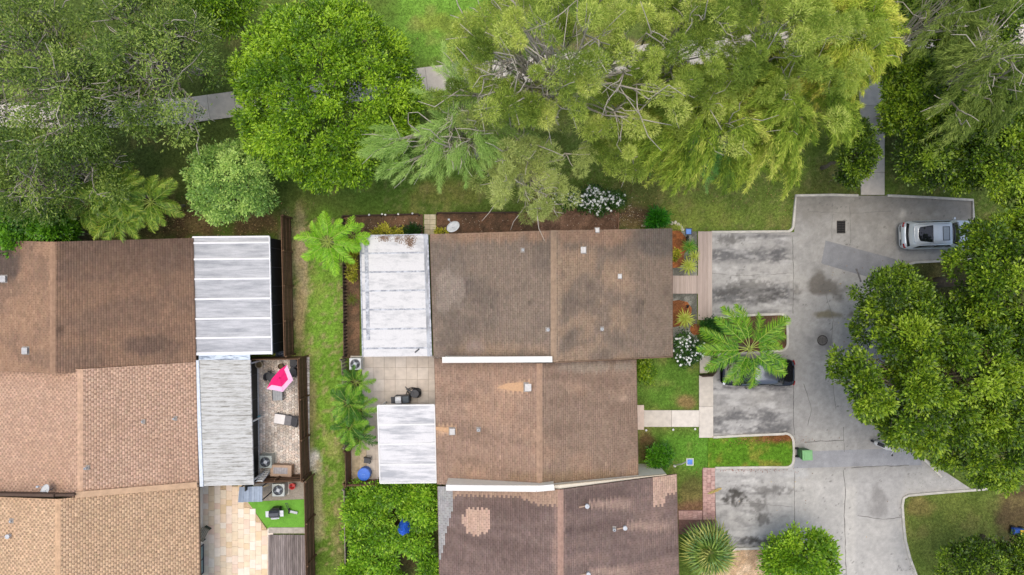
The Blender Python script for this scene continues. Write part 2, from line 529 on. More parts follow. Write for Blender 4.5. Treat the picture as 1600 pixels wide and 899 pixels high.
# ------------------------------------------------------------------ road and parking bays
ASPH = vcol('asphalt', 0.92, 0.10, 2.2, 0.006, var2=0.13, scale2=30.0, spec=0.15)
def col_road(px, py, x, y):
    n = fbm(x * 0.35, y * 0.35, 5, 5); m = fbm(x * 1.3, y * 1.3, 6, 4); q = fbm(x * 5, y * 5, 8, 3)
    c = np.zeros(px.shape + (3,)) + np.array(S(160, 158, 152))
    c = mixc(c, S(184, 181, 172), sstep(0.45, 0.7, n) * 0.6)
    c = mixc(c, S(142, 141, 136), sstep(0.5, 0.25, m) * 0.4)
    # north part browner and darker, south part pale
    c = mixc(c, S(134, 130, 120), sstep(380, 310, py + 40 * (m - .5)) * 0.75)
    c = mixc(c, S(184, 182, 176), sstep(720, 760, py) * 0.65)
    # old patch outlines: paler rectangle and joints
    for x0, y0, x1, y1, cc, s in ((1318, 760, 1336, 899, S(196, 193, 184), .5), (1256, 672, 1318, 706, S(172, 170, 162), .6), (1340, 735, 1412, 812, S(166, 165, 162), .4), (1300, 420, 1316, 560, S(182, 178, 168), .4)):
        t = sstep(x0 - 3, x0 + 3, px) * sstep(x1 + 3, x1 - 3, px) * sstep(y0 - 3, y0 + 3, py) * sstep(y1 + 3, y1 - 3, py)
        c = mixc(c, cc, t * s)
    for cx, cy, rx, ry, cc, s in ((1285, 448, 40, 22, S(104, 98, 88), .8), (1296, 492, 30, 7, S(120, 112, 86), .8), (1285, 532, 17, 17, S(124, 122, 118), .8), (1372, 780, 16, 26, S(140, 138, 134), .8),
                                  (1211, 398, 13, 12, S(84, 82, 80), .9), (1208, 456, 12, 12, S(88, 86, 84), .9), (1411, 337, 9, 14, S(186, 182, 172), .9), (1240, 740, 26, 10, S(182, 182, 178), .8), (1355, 400, 60, 40, S(150, 148, 142), .6)):
        d = np.sqrt(((px - cx) / rx) ** 2 + ((py - cy) / ry) ** 2) + (m - .5) * 1.6
        c = mixc(c, cc, sstep(1.1, 0.4, d) * s)
    # parking bays: mildewed, dark along the wheel tracks, streaked along the bays
    fine = fbm(x * 7, y * 9, 33, 3)
    for x0, y0, x1, y1, sd, bands in ((1113, 364, 1238, 492, 31, ((400, 11, .8), (370, 4, .55), (461, 13, .95), (488, 5, .5))), (1112, 598, 1240, 683, 37, ((606, 8, .8), (655, 14, .75), (672, 9, .85), (628, 10, .3))), (1117, 730, 1240, 856, 41, ((845, 9, .7), (768, 10, .35)))):
        bay = sstep(x0 - 2, x0 + 2, px) * sstep(x1 + 8, x1 - 14, px) * sstep(y0 - 2, y0 + 2, py) * sstep(y1 + 2, y1 - 2, py)
        k = fbm(x * .7 + sd, y * 2.2, sd, 5); k2 = fbm(x * 2.0 + sd, y * 6.0, sd + 2, 4)
        c = mixc(c, S(168, 166, 161), bay * 0.45)
        t = 0
        for by, bw_, bs in bands:
            t = np.maximum(t, sstep(1.5, .2, np.abs(py - by + 14 * (k - .5)) / bw_) * bs)
        t = t * sstep(.38, .56, k2 * .5 + k * .3 + fine * .2 + .06) + .35 * sstep(.55, .72, k * .5 + k2 * .5)
        c = mixc(c, S(84, 84, 85), np.clip(bay * t * (.45 + .9 * fine), 0, .78))
        c = mixc(c, S(208, 206, 200), bay * sstep(0.54, 0.70, fbm(x * 0.8 + 9, y * 2.4, sd + 5, 5)) * 0.55 * (fine + .2))
    for cx, cy, rx, ry, s in ((1148, 775, 24, 16, .9), (1200, 765, 40, 9, .5), (1185, 790, 14, 14, .5), (1195, 812, 12, 9, .6), (1200, 845, 45, 9, .75), (1180, 455, 60, 22, .5), (1140, 375, 30, 9, .6)):
        d = np.sqrt(((px - cx) / rx) ** 2 + ((py - cy) / ry) ** 2) + (q - .5) * 1.7 + (m - .5)
        c = mixc(c, S(66, 63, 58), sstep(1.1, 0.3, d) * s)
    # thin cracks
    w = fbm(x * 0.8, y * 0.8, 77, 3) * 1.5
    cr = np.abs(np.mod(x * 0.17 + w, 1.0) - 0.5)
    c = mixc(c, S(96, 94, 90), sstep(0.006, 0.001, cr) * 0.7)
    g_ = fbm(x * 11, y * 11, 9, 2)
    return c * (0.80 + 0.22 * q + .18 * g_)[..., None]

ROAD = [(1112, 363), (1241, 363), (1244, 306), (1410, 306), (1520, 313), (1520, 400), (1420, 412), (1405, 430), (1403, 560), (1420, 700), (1520, 766),
        (1412, 775), (1410, 800), (1412, 840), (1430, 899), (1450, 960), (1205, 960), (1195, 858), (1118, 858), (1112, 730), (1112, 598), (1112, 500)]
road = sheet('road', ROAD, 0.004, 0.085, col_road, ASPH, 'weathered grey asphalt parking court with mildewed bays', 'road')

def dark_asph(px, py, x, y):
    m = fbm(x * 1.5, y * 1.5, 16, 4)
    c = np.zeros(px.shape + (3,)) + np.array(S(136, 137, 138))
    return c * (0.8 + 0.4 * m)[..., None]
o = sheet('asphalt_patch', [(1290, 376), (1388, 402), (1401, 406), (1401, 446), (1283, 412)], 0.009, 0.15, dark_asph, ASPH, 'slanted darker asphalt repair patch near the storm drain', 'asphalt patch')
def dark_asph2(px, py, x, y):
    return dark_asph(px, py, x, y) * 1.3
o = sheet('asphalt_patch', [(1240, 732), (1245, 706), (1330, 703), (1440, 700), (1440, 727), (1330, 729)], 0.008, 0.15, dark_asph2, ASPH, 'long dark asphalt trench strip across the road beside the green bin', 'asphalt patch')

def kerb(pts, label, z=0.12, w=0.16, closed=False, mat=KERB, smooth=2):
    P = [Vector((*W(p[0], p[1])[:2], 0)) for p in pts]
    n = len(P)
    L = []; Rr = []
    for i in range(n):
        if closed:
            a, b = P[i - 1], P[(i + 1) % n]
        else:
            a, b = P[max(0, i - 1)], P[min(n - 1, i + 1)]
        d = (b - a).normalized(); nn = Vector((-d.y, d.x, 0)) * w / 2
        L.append(P[i] + nn); Rr.append(P[i] - nn)
    v = []; f = []
    for i in range(n):
        l, r = L[i], Rr[i]
        v += [(l.x, l.y, -0.06), (l.x, l.y, z - 0.015), (l.x * .9 + r.x * .1, l.y * .9 + r.y * .1, z), (l.x * .1 + r.x * .9, l.y * .1 + r.y * .9, z), (r.x, r.y, z - 0.015), (r.x, r.y, -0.06)]
    m = n if closed else n - 1
    for i in range(m):
        j = (i + 1) % n
        for k in range(5):
            f.append((i * 6 + k, i * 6 + k + 1, j * 6 + k + 1, j * 6 + k))
    if not closed:
        f.append((0, 1, 2, 3, 4, 5)); b = (n - 1) * 6
        f.append((b + 5, b + 4, b + 3, b + 2, b + 1, b))
    mb = MB(); mb.add(v, f)
    o = mb.build('kerb', mat)
    bm = bmesh.new(); bm.from_mesh(o.data); bmesh.ops.recalc_face_normals(bm, faces=bm.faces[:]); bm.to_mesh(o.data); bm.free()
    tag(o, label, 'kerb', kind='structure')
    return o

def arc(cx, cy, r, a0, a1, n=7):
    return [(cx + r * math.cos(R(a0 + (a1 - a0) * i / n)), cy - r * math.sin(R(a0 + (a1 - a0) * i / n))) for i in range(n + 1)]

kerb([(1112, 363), (1229, 362)] + arc(1229, 352, 10, -90, 0) + [(1241, 330)] + [(1243, 306), (1300, 305), (1340, 306)], 'pale concrete kerb bordering the north lawn beside the parking bays')
kerb([(1386, 306), (1450, 309), (1519, 313), (1520, 340), (1520, 400)], 'pale concrete kerb beyond the silver car')
kerb([(1520, 405), (1470, 408), (1430, 410), (1416, 414), (1407, 424), (1403, 440), (1402, 500), (1403, 560), (1408, 640), (1425, 700), (1470, 745)], 'curved pale concrete kerb under the large shade tree')
kerb([(1541, 764), (1500, 767), (1450, 771), (1418, 774), (1411, 778), (1409, 790), (1411, 820), (1414, 845), (1421, 872), (1431, 899), (1450, 945)], 'curved pale concrete kerb around the south lawn')
ISL = [(1114, 683)] + [(1150, 681), (1195, 679), (1224, 678)] + arc(1226, 690, 13, 90, 0, 5) + [(1240, 705), (1239, 718)] + arc(1228, 719, 11, 0, -90, 5) + [(1190, 730), (1117, 731)]
kerb(ISL, 'narrow concrete kerb around the grass island with the green bin')
PIS = [(1112, 497), (1140, 495), (1180, 492), (1218, 491)] + arc(1219, 501, 10, 85, 0, 5) + [(1230, 520), (1230, 536)] + arc(1219, 537, 11, 0, -85, 5) + [(1180, 551), (1140, 553), (1118, 554)]
kerb(PIS, 'narrow concrete kerb around the mulched palm island')
kerb([(1118, 858), (1160, 857), (1205, 856)], 'low concrete kerb between the parking bay and the gravel')

def col_island(px, py, x, y):
    n = fbm(x * 1.4, y * 1.4, 51, 4); q = fbm(x * 6, y * 6, 52, 3)
    c = np.zeros(px.shape + (3,)) + np.array(S(86, 126, 34))
    c = mixc(c, S(142, 128, 60), sstep(0.52, 0.75, n) * 0.6)
    c = mixc(c, S(120, 62, 46), sstep(1150, 1210, px + 40 * (n - .5)) * sstep(697, 685, py + 14 * (n - .5)) * 0.85)
    return c * (0.7 + 0.6 * q)[..., None]
sheet('grass_island', ISL + [(1106, 731), (1106, 683)], 0.06, 0.15, col_island, GMAT, 'green grass island with a reddish mulched tip between parking bays', 'grass island')
MULCH = vcol('mulch', 0.95, 0.3, 12.0, 0.03, var2=0.4, scale2=40.0, spec=0.1)
def mulch_col(a, b, sd):
    def f(px, py, x, y):
        n = fbm(x * 2.0, y * 2.0, sd, 5); q = fbm(x * 9, y * 9, sd + 1, 3)
        c = np.zeros(px.shape + (3,)) + np.array(a)
        c = mixc(c, b, sstep(0.4, 0.68, n))
        return c * (0.55 + 0.9 * q)[..., None]
    return f
MUL = mulch_col(S(88, 70, 54), S(112, 80, 60), 61)
sheet('palm_island', PIS + [(1112, 553)], 0.07, 0.12, MUL, MULCH, 'mulched planting island under the tall palm', 'planting island')

# grass lawn inside the south kerb is part of the ground sheet; a soil rim follows the kerb
# ------------------------------------------------------------------ sidewalks built from slabs
BOXM = {}
def unit_box(mat, ch=0.0):
    k = (mat.name, ch)
    if k not in BOXM:
        b = MB(); b.box((0, 0, 0), (1, 1, 1))
        me = bpy.data.meshes.new('piece')
        me.from_pydata(b.v, [], b.f); me.update(); me.materials.append(mat)
        BOXM[k] = me
    return BOXM[k]

SLAB = randmat('sidewalk_slab', [S(192, 184, 170), S(208, 200, 187), S(199, 191, 178), S(214, 207, 195)], 0.92, 0.12, 2.5, 0.005)
def walk(name, label, pts, width, slab, th=0.07, mat=SLAB, pname='slab', bedmat=None, gap=0.02):
    """path of separate slabs along a pixel polyline; width and slab length in metres"""
    P = [Vector((*W(p[0], p[1])[:2], 0)) for p in pts]
    mb = MB(); v = []; f = []
    for i, p in enumerate(P):
        d = (P[min(i + 1, len(P) - 1)] - P[max(i - 1, 0)]).normalized()
        nn = Vector((-d.y, d.x, 0)) * (width / 2 - 0.02)
        v += [(p.x + nn.x, p.y + nn.y, 0.012), (p.x - nn.x, p.y - nn.y, 0.012)]
    for i in range(len(P) - 1):
        f.append((2 * i + 1, 2 * i + 3, 2 * i + 2, 2 * i))
    mb.add(v, f)
    root = mb.build(name, bedmat or solid('joint_soil', S(92, 84, 66), 0.95, var=0.2))
    tag(root, label, 'path', kind='structure')
    me = unit_box(mat)
    for i in range(len(P) - 1):
        a, b = P[i], P[i + 1]; L = (b - a).length; n = max(1, round(L / slab)); ang = math.atan2(b.y - a.y, b.x - a.x)
        for k in range(n):
            c = a + (b - a) * ((k + .5) / n)
            inst(me, pname, root, (c.x, c.y, th / 2 + random.uniform(-.004, .004)), (random.uniform(-.003, .003), random.uniform(-.003, .003), ang), (L / n - gap, width, th))
    return root
walk('sidewalk', 'long pale concrete sidewalk running beneath the trees', [(-60, 182), (60, 180), (180, 180), (285, 174), (368, 163), (480, 150), (600, 134), (700, 121), (800, 112), (930, 98), (1060, 84), (1200, 72), (1340, 62), (1480, 54), (1640, 48)], 1.72, 1.55)
walk('footpath', 'narrow concrete footpath leading north from the parking court', [(1363, 305), (1363, 200), (1360, 130), (1356, 72)], 1.6, 1.6)
walk('front_walk', 'short concrete walk of two slabs to the middle house', [(1006, 654), (1092, 654)], 1.12, 1.9)
walk('front_walk', 'concrete strip walk beside the black car bay', [(1103, 684), (1103, 586)], 0.95, 1.8)
walk('stoop', 'pinkish concrete stoop at the door of the middle house', [(989, 652), (1006, 652)], 1.66, 0.8, 0.12, randmat('stoop_c', [S(206, 186, 170), S(212, 192, 176)], 0.9))
BRICKP = randmat('pink_brick', [S(180, 146, 136), S(194, 160, 150), S(172, 136, 128), S(188, 158, 148)], 0.9, 0.2, 6)
def tiles(root, x0, y0, x1, y1, nx, ny, mat, name='tile', z=0.0, th=0.05, gap=0.012, bond=False, jit=0.003, skew=None):
    me = unit_box(mat)
    a = W(x0, y0); b = W(x1, y1)
    dx = (b[0] - a[0]) / nx; dy = (a[1] - b[1]) / ny
    for i in range(nx):
        for j in range(ny):
            off = (dy * 0.5 if (bond and i % 2) else 0)
            y1_ = a[1] - j * dy - off; y0_ = y1_ - dy
            y1_ = min(y1_, a[1]); y0_ = max(y0_, b[1])
            if y1_ - y0_ < 0.05: continue
            cx = a[0] + (i + .5) * dx; cy = (y0_ + y1_) / 2
            if skew and not skew(*topx(cx, cy, 0)): continue
            inst(me, name, root, (cx, cy, z + th / 2 + random.uniform(-jit, jit)), (0, 0, 0), (dx - gap, y1_ - y0_ - gap, th))
    if bond:
        for i in range(1, nx, 2):
            cx = a[0] + (i + .5) * dx
            if skew and not skew(*topx(cx, a[1] - dy * .25, 0)): continue
            inst(me, name, root, (cx, a[1] - dy * .25, z + th / 2), (0, 0, 0), (dx - gap, dy * .5 - gap, th))

def bed(name, label, cat, pts, z, mat, colf=None, res=0.15, kind='structure'):
    return sheet(name, pts, z, res, colf, mat, label, cat, kind)
def flat(c, sd, amt=0.4, fr=3.0):
    def f(px, py, x, y):
        return np.zeros(px.shape + (3,)) + np.array(c) * (1 - amt / 2 + amt * fbm(x * fr, y * fr, sd, 4))[..., None]
    return f
SOILV = vcol('bed_soil', 0.95, 0.2, 8, 0.01, var2=0.15, scale2=40)
pb = bed('brick_walk', 'pink brick walk beside the lower parking bay', 'path', [(1097, 731), (1117, 731), (1119, 835), (1060, 835), (1060, 797), (1098, 797)], 0.006, SOILV, flat(S(120, 92, 84), 71))
tiles(pb, 1098, 731, 1117, 812, 3, 12, BRICKP, 'brick', 0.0, 0.045, 0.015, True)
tiles(pb, 1060, 798, 1097, 812, 5, 4, BRICKP, 'brick', 0.0, 0.045, 0.015, True)

# mulch and planting beds
bed('mulch_bed', 'brown mulch bed behind the white patio roof', 'planting bed', [(536, 337), (661, 335), (661, 372), (562, 372), (562, 560), (536, 560)], 0.01, MULCH, mulch_col(S(98, 80, 62), S(124, 96, 74), 65))
bed('mulch_bed', 'brown mulch bed below the satellite dish', 'planting bed', [(682, 333), (790, 332), (842, 332), (842, 372), (682, 372)], 0.01, MULCH, mulch_col(S(94, 76, 60), S(118, 90, 70), 66))
bed('planter_bed', 'rectangular mulch bed edged in thin boards behind the grey roofed house', 'planting bed', [(842, 328), (966, 328), (966, 372), (842, 372)], 0.014, MULCH, mulch_col(S(112, 88, 72), S(142, 112, 92), 67))
TERR = mulch_col(S(122, 80, 52), S(160, 100, 60), 68)
bed('gravel_bed', 'grey gravel strip along the east front of the grey roofed house', 'planting bed', [(1040, 362), (1089, 362), (1089, 545), (1040, 545)], 0.006, MULCH, mulch_col(S(100, 100, 92), S(146, 146, 136), 69))
bed('mulch_bed', 'orange red mulch bed with curved edge north of the boardwalk', 'planting bed', [(1040, 362), (1062, 360), (1072, 372), (1074, 388), (1068, 400), (1070, 412), (1060, 418), (1040, 420)], 0.014, MULCH, TERR, 0.08)
bed('mulch_bed', 'rounded orange red mulch bed south of the boardwalk', 'planting bed', [(1040, 472), (1060, 469), (1074, 472), (1081, 482), (1079, 496), (1070, 508), (1050, 512), (1040, 512)], 0.014, MULCH, TERR, 0.08)
bed('mulch_bed', 'small round orange red mulch bed beside the boardwalk end', 'planting bed', arc(1087, 515, 9, 0, 340, 12), 0.016, MULCH, TERR, 0.06)
bed('gravel_patch', 'tan gravel beside the fan palm', 'gravel', [(1118, 858), (1205, 857), (1215, 960), (1090, 960), (1100, 870)], 0.012, MULCH, mulch_col(S(186, 156, 122), S(214, 188, 156), 70))

# boardwalk: each plank its own board
PLANK = randmat('boardwalk_plank', [S(176, 160, 148), S(190, 174, 162), S(184, 167, 156), S(168, 153, 142)], 0.85, 0.10, None, 0.002, (14, 1.2, 4))
bw = thing('boardwalk', 'weathered pinkish wooden boardwalk joining the grey roofed house and the parking bay', 'boardwalk', W(1100, 440))
mb = MB()
for px in (1093, 1101, 1109):
    p, q = W(px, 364), W(px, 499); mb.beam((p[0], p[1], 0.03), (q[0], q[1], 0.03), 0.08, 0.08)
mb.build('joist', solid('joist_wood', S(110, 92, 76), 0.9), bw)
me = unit_box(PLANK)
a, b = W(1090, 362), W(1112, 500)
npl = 7; dx = (b[0] - a[0]) / npl
for i in range(npl):
    inst(me, 'plank', bw, (a[0] + (i + .5) * dx, (a[1] + b[1]) / 2 + random.uniform(-.01, .01), 0.09 + random.uniform(-.002, .002)), (0, 0, random.uniform(-.0006, .0006)), (dx - 0.012, a[1] - b[1], 0.035))
a, b = W(1044, 431), W(1090, 459)
npl = 14; dx = (b[0] - a[0]) / npl
for i in range(npl):
    inst(me, 'plank', bw, (a[0] + (i + .5) * dx, (a[1] + b[1]) / 2 + random.uniform(-.008, .008), 0.088 + random.uniform(-.002, .002)), (0, 0, random.uniform(-.004, .004)), (dx - 0.012, a[1] - b[1], 0.035))

# manhole, storm drain
mh = thing('manhole_cover', 'round iron manhole cover set in the asphalt', 'manhole cover', W(1285, 532))
c = W(1285, 532)
IRON = solid('cast_iron', S(74, 70, 66), 0.7, 0.3, 0.25, 20)
mb = MB(); mb.lathe((c[0], c[1], 0.0), [(0.36, 0.0), (0.36, 0.014), (0.30, 0.016), (0.30, 0.006)], 24); mb.build('ring', IRON, mh)
mb = MB(); mb.lathe((c[0], c[1], 0.0), [(0.285, 0.004), (0.285, 0.017)], 24)
lid = mb.build('lid', solid('worn_iron', S(112, 108, 102), 0.6, 0.3, 0.25, 20), mh)
mb = MB()
for k in range(-2, 3): mb.box((c[0] + k * 0.1, c[1], 0.02), (0.025, 0.42 - abs(k) * .08, 0.008))
mb.build('rib', IRON, lid)
sdn = thing('storm_drain', 'dark rectangular storm drain grate in the asphalt', 'drain', W(1314, 355))
c = W(1314, 355)
mb = MB(); mb.box((c[0], c[1], 0.008), (0.56, 0.82, 0.012)); mb.build('pit', solid('drain_pit', (0.012, 0.012, 0.012), 0.9), sdn)
for k in range(7):
    mb = MB(); mb.box((c[0] - 0.13, c[1] - 0.36 + k * 0.12, 0.02), (0.22, 0.035, 0.016)); mb.box((c[0] + 0.13, c[1] - 0.36 + k * 0.12, 0.02), (0.22, 0.035, 0.016)); mb.build('grate_bar', IRON, sdn)
mb = MB()
for sx in (-1, 1): mb.box((c[0] + sx * .275, c[1], .019), (.03, .84, .018)); mb.box((c[0], c[1] + sx * .415, .019), (.52, .03, .018))
mb.build('frame', IRON, sdn)

# cracks and joints in the asphalt: thin ribbons of dark filler
CRK = solid('crack_filler', S(112, 110, 106), .9, var=.3, scale=6)
crk = [([(1257, 691), (1290, 689), (1319, 688)], .05), ([(1318, 668), (1318, 688), (1319, 706)], .03), ([(1238, 370), (1240, 430), (1239, 490)], .04), ([(1240, 600), (1239, 640), (1241, 680)], .05), ([(1241, 736), (1242, 800), (1240, 860)], .03),
       ([(1318, 735), (1321, 768), (1319, 800), (1322, 899)], .04), ([(1330, 731), (1370, 729), (1420, 727)], .05), ([(1262, 330), (1330, 334), (1392, 330)], .02), ([(1340, 806), (1380, 812), (1410, 808)], .035), ([(1290, 460), (1302, 500), (1296, 560), (1306, 640)], .025),
       ([(1113, 428), (1160, 431), (1238, 427)], .02), ([(1118, 790), (1170, 786), (1238, 792)], .02), ([(1338, 420), (1342, 432), (1345, 441)], .12), ([(1256, 600), (1268, 640), (1262, 665)], .03), ([(1300, 318), (1300, 374)], .02), ([(1328, 318), (1329, 380)], .025)]
for i, (pts, w_) in enumerate(crk):
    P_ = []
    for (a_, b_) in zip(pts[:-1], pts[1:]):
        n_ = max(2, int(math.hypot(b_[0] - a_[0], b_[1] - a_[1]) / 7))
        for k_ in range(n_): P_.append((a_[0] + (b_[0] - a_[0]) * k_ / n_ + random.uniform(-.7, .7), a_[1] + (b_[1] - a_[1]) * k_ / n_ + random.uniform(-.7, .7)))
    P_.append(pts[-1]); Q = [Vector((*W(*p)[:2], .0135)) for p in P_]; v_ = []; f_ = []
    for k_, q_ in enumerate(Q):
        d_ = (Q[min(k_ + 1, len(Q) - 1)] - Q[max(k_ - 1, 0)]).normalized(); nn_ = Vector((-d_.y, d_.x, 0)) * w_ * random.uniform(.3, .7)
        v_ += [q_ + nn_, q_ - nn_]
        if k_: f_.append((2 * k_ - 2, 2 * k_ - 1, 2 * k_ + 1, 2 * k_))
    b_ = MB(); b_.add(v_, f_); b_.build('crack', CRK, road)
# ------------------------------------------------------------------ houses
RIDGE_MATS = {}
class Slope:
    """roof slope: a-b along the ridge (north to south), d-c along the eave"""
    def __init__(s, a, b, d, c):
        s.a, s.b, s.d, s.c = [Vector(p) for p in (a, b, d, c)]
        s.n = (s.b - s.a).cross(s.d - s.a).normalized()
        if s.n.z < 0: s.n = -s.n
    def hit(s, px, py, off=0.0):
        o = Vector((0, 0, CAM_H)); dr = Vector(((px - 800) / FPX, (449.5 - py) / FPX, -1))
        t = ((s.a + s.n * off) - o).dot(s.n) / dr.dot(s.n)
        return o + dr * t
    def shingles(s, root, colf, style, seed, course=0.145, tab=0.30):
        A, B, C, D = [np.array(p) for p in (s.a, s.b, s.c, s.d)]
        lu = max(np.linalg.norm(D - A), np.linalg.norm(C - B)); lv = np.linalg.norm(B - A)
        nu = int(lu / course); nv = int(lv / tab)
        rng = np.random.default_rng(seed)
        us = np.arange(nu); V0 = []; V1 = []; U = []; DK = []
        for u in us:
            off = (0.5 * (u % 2) + 0.07 * math.sin(u * 2.4)) / nv
            e = np.arange(-1, nv + 1) / nv + off
            if style == 'dim':
                sp = e[:-1] + (0.72 + 0.08 * rng.standard_normal(len(e) - 1).clip(-1, 1)) / nv
                lo = np.concatenate([e[:-1], sp]); hi = np.concatenate([sp, e[1:]])
                dk = np.concatenate([np.zeros(len(sp)), np.ones(len(sp))])
            else:
                lo = e[:-1]; hi = e[1:]; dk = np.zeros(len(lo))
            lo = np.clip(lo, 0, 1); hi = np.clip(hi, 0, 1)
            k = hi - lo > 0.02 / nv
            V0.append(lo[k]); V1.append(hi[k]); U.append(np.full(k.sum(), u)); DK.append(dk[k])
        v0 = np.concatenate(V0); v1 = np.concatenate(V1); u0 = np.concatenate(U) / nu; dk = np.concatenate(DK)
        u1 = u0 + 1.0 / nu
        N = np.array(s.n)
        def pt(u, v, h):
            top = A + (B - A) * v[:, None]; bot = D + (C - D) * v[:, None]
            return top + (bot - top) * u[:, None] + N * np.asarray(h).reshape(-1, 1)
        g = 0.006 / lv
        th = np.where(dk > 0, 0.007, 0.014) + rng.uniform(-0.002, 0.003, len(v0))
        p = np.stack([pt(u0, v0 + g, np.full(len(v0), .004)), pt(u0, v1 - g, np.full(len(v0), .004)), pt(u1, v1 - g, th), pt(u1, v0 + g, th),
                      pt(u1, v1 - g, np.zeros(len(v0))), pt(u1, v0 + g, np.zeros(len(v0)))], 1)
        m = len(v0); b = np.arange(m)[:, None] * 6
        f = np.concatenate([b + np.array([[0, 3, 2, 1]]), b + np.array([[3, 5, 4, 2]])], 0)
        # make normals point up
        q = p[0]; nn = np.cross(q[3] - q[0], q[2] - q[0])
        if nn @ N < 0: f = f[:, ::-1]
        cen = p[:, :4].mean(1)
        pcx, pcy = topx(cen[:, 0], cen[:, 1], cen[:, 2])
        q = p.reshape(-1, 3)
        px, py = topx(q[:, 0], q[:, 1], q[:, 2])
        r6 = lambda a: np.repeat(a, 6)
        # stains and slope tints run smoothly over the tabs, tab tone and replaced tabs change piece by piece
        col = colf(px, py, q[:, 0], q[:, 1], rng, r6(dk), r6(pcx), r6(pcy))
        k = 1 + rng.standard_normal(m).clip(-2, 2) * .06
        k = np.where(rng.random(m) < .015, k * rng.uniform(.78, 1.22, m), k)
        h = rng.standard_normal((m, 3)) * .012
        col = col * np.repeat(k[:, None] + h, 6, 0)
        col = col * .84 + col.mean(1, keepdims=True) * np.array([.16, .155, .14])
        o = np_obj('shingles', p.reshape(-1, 3), f, col, SHINGLE, root)
        o['kind'] = 'stuff'
        return o

def vary(c, rng, n, a=0.16):
    return c

def house(name, label, ridge_n, ridge_s, zr, lev, rev, ze, colf, style, capcol, seed, walls=True, over_l=0.6, over_r=0.6, wall_n=None, tab=0.30, course=0.145):
    """ridge_n/ridge_s pixel ends of the ridge at zr; lev/rev = ((px,py) north, (px,py) south) of the eaves at ze"""
    Rn, Rs = Vector(W(*ridge_n, zr)), Vector(W(*ridge_s, zr))
    Ln, Ls = Vector(W(*lev[0], ze)), Vector(W(*lev[1], ze))
    En, Es = Vector(W(*rev[0], ze)), Vector(W(*rev[1], ze))
    base = ((Rn.x), (Rn.y + Rs.y) / 2, 0)
    root = thing(name, label, 'house', base)
    # walls: pentagonal body under the roof
    wl_, wr = max(Ln.x, Ls.x) + over_l, min(En.x, Es.x) - over_r
    wn_, ws = min(Ln.y, En.y, Rn.y) - 0.25, max(Ls.y, Es.y, Rs.y) + 0.02
    if wall_n is not None: wn_ = wall_n
    sl = (zr - ze) / (Rn.x - Ln.x); sr = (zr - ze) / (En.x - Rn.x)
    hl, hr, ht = ze + over_l * sl - 0.16, ze + over_r * sr - 0.16, zr - 0.2
    prof = [(wl_, -0.05), (wr, -0.05), (wr, hr), (Rn.x, ht), (wl_, hl)]
    mb = MB()
    v = [(x, wn_, z) for x, z in prof] + [(x, ws, z) for x, z in prof]
    mb.add(v, [(4, 3, 2, 1, 0), (5, 6, 7, 8, 9), (0, 1, 6, 5), (1, 2, 7, 6), (2, 3, 8, 7), (3, 4, 9, 8), (4, 0, 5, 9)])
    wall = mb.build('wall', CREAM, root)
    bm = bmesh.new(); bm.from_mesh(wall.data); bmesh.ops.recalc_face_normals(bm, faces=bm.faces[:]); bm.to_mesh(wall.data); bm.free()
    # deck slab under the shingles
    mb = MB()
    t = Vector((0, 0, -0.14))
    for a, b, c, d in ((Rn, Rs, Ls, Ln), (Rs, Rn, En, Es)):
        vs = [a, b, c, d, a + t, b + t, c + t, d + t]
        mb.add(vs, [(0, 1, 2, 3), (7, 6, 5, 4), (0, 4, 5, 1), (1, 5, 6, 2), (2, 6, 7, 3), (3, 7, 4, 0)])
    roof = mb.build('roof', solid('roof_deck', S(84, 66, 52), 0.95), root)
    bm = bmesh.new(); bm.from_mesh(roof.data); bmesh.ops.recalc_face_normals(bm, faces=bm.faces[:]); bm.to_mesh(roof.data); bm.free()
    SL = Slope(Rn, Rs, Ln, Ls); SR = Slope(Rn, Rs, En, Es)
    SL.shingles(roof, colf, style, seed, course, tab); SR.shingles(roof, colf, style, seed + 1, course, tab)
    # ridge caps
    mb = MB(); n = int((Rn - Rs).length / 0.2)
    for i in range(n):
        a = Rn + (Rs - Rn) * (i / n); b = Rn + (Rs - Rn) * ((i + 1.08) / n)
        h0, h1 = 0.020, 0.030
        w = 0.17
        vs = [a + Vector((-w, 0, h0 - w * sl)), a + Vector((0, 0, h0 + .012)), a + Vector((w, 0, h0 - w * sr)), b + Vector((-w, 0, h1 - w * sl)), b + Vector((0, 0, h1 + .012)), b + Vector((w, 0, h1 - w * sr))]
        mb.add(vs, [(0, 3, 4, 1), (1, 4, 5, 2), (3, 0, 1, 4), (3, 5, 4)][:2])
    cap = mb.build('ridge_cap', solid('ridge_' + name + str(seed), capcol, 0.95, var=0.18, scale=4, spec=0.1), roof)
    cap['kind'] = 'stuff'
    # fascia boards at the eaves
    for (p, q, sg) in ((Ln, Ls, -1), (En, Es, 1)):
        mb = MB(); mb.beam((p.x + sg * .014, p.y, p.z - .075), (q.x + sg * .014, q.y, q.z - .075), 0.024, 0.17); mb.build('fascia', solid('fascia', S(120, 96, 78), 0.7), roof)
    root_d = dict(root=root, roof=roof, L=SL, R=SR, wall=wall, wx=(wl_, wr), wy=(wn_, ws))
    return root_d

def ellm(px, py, cx, cy, rx, ry, nz=0.0, n=0):
    d = np.sqrt(((px - cx) / rx) ** 2 + ((py - cy) / ry) ** 2) + nz * (n - 0.5)
    return sstep(1.15, 0.6, d)

def streak(px, py, x0, y0, x1, w0, w1):
    """wedge of clean shingle running downslope from a vent, along x"""
    t = (px - x0) / (x1 - x0)
    w = w0 + (w1 - w0) * np.clip(t, 0, 1)
    return ((t > 0) & (t < 1)) * sstep(1.1, 0.75, np.abs(py - y0 - 0.0) / w) * (1 - np.clip(t, 0, 1) ** 4)

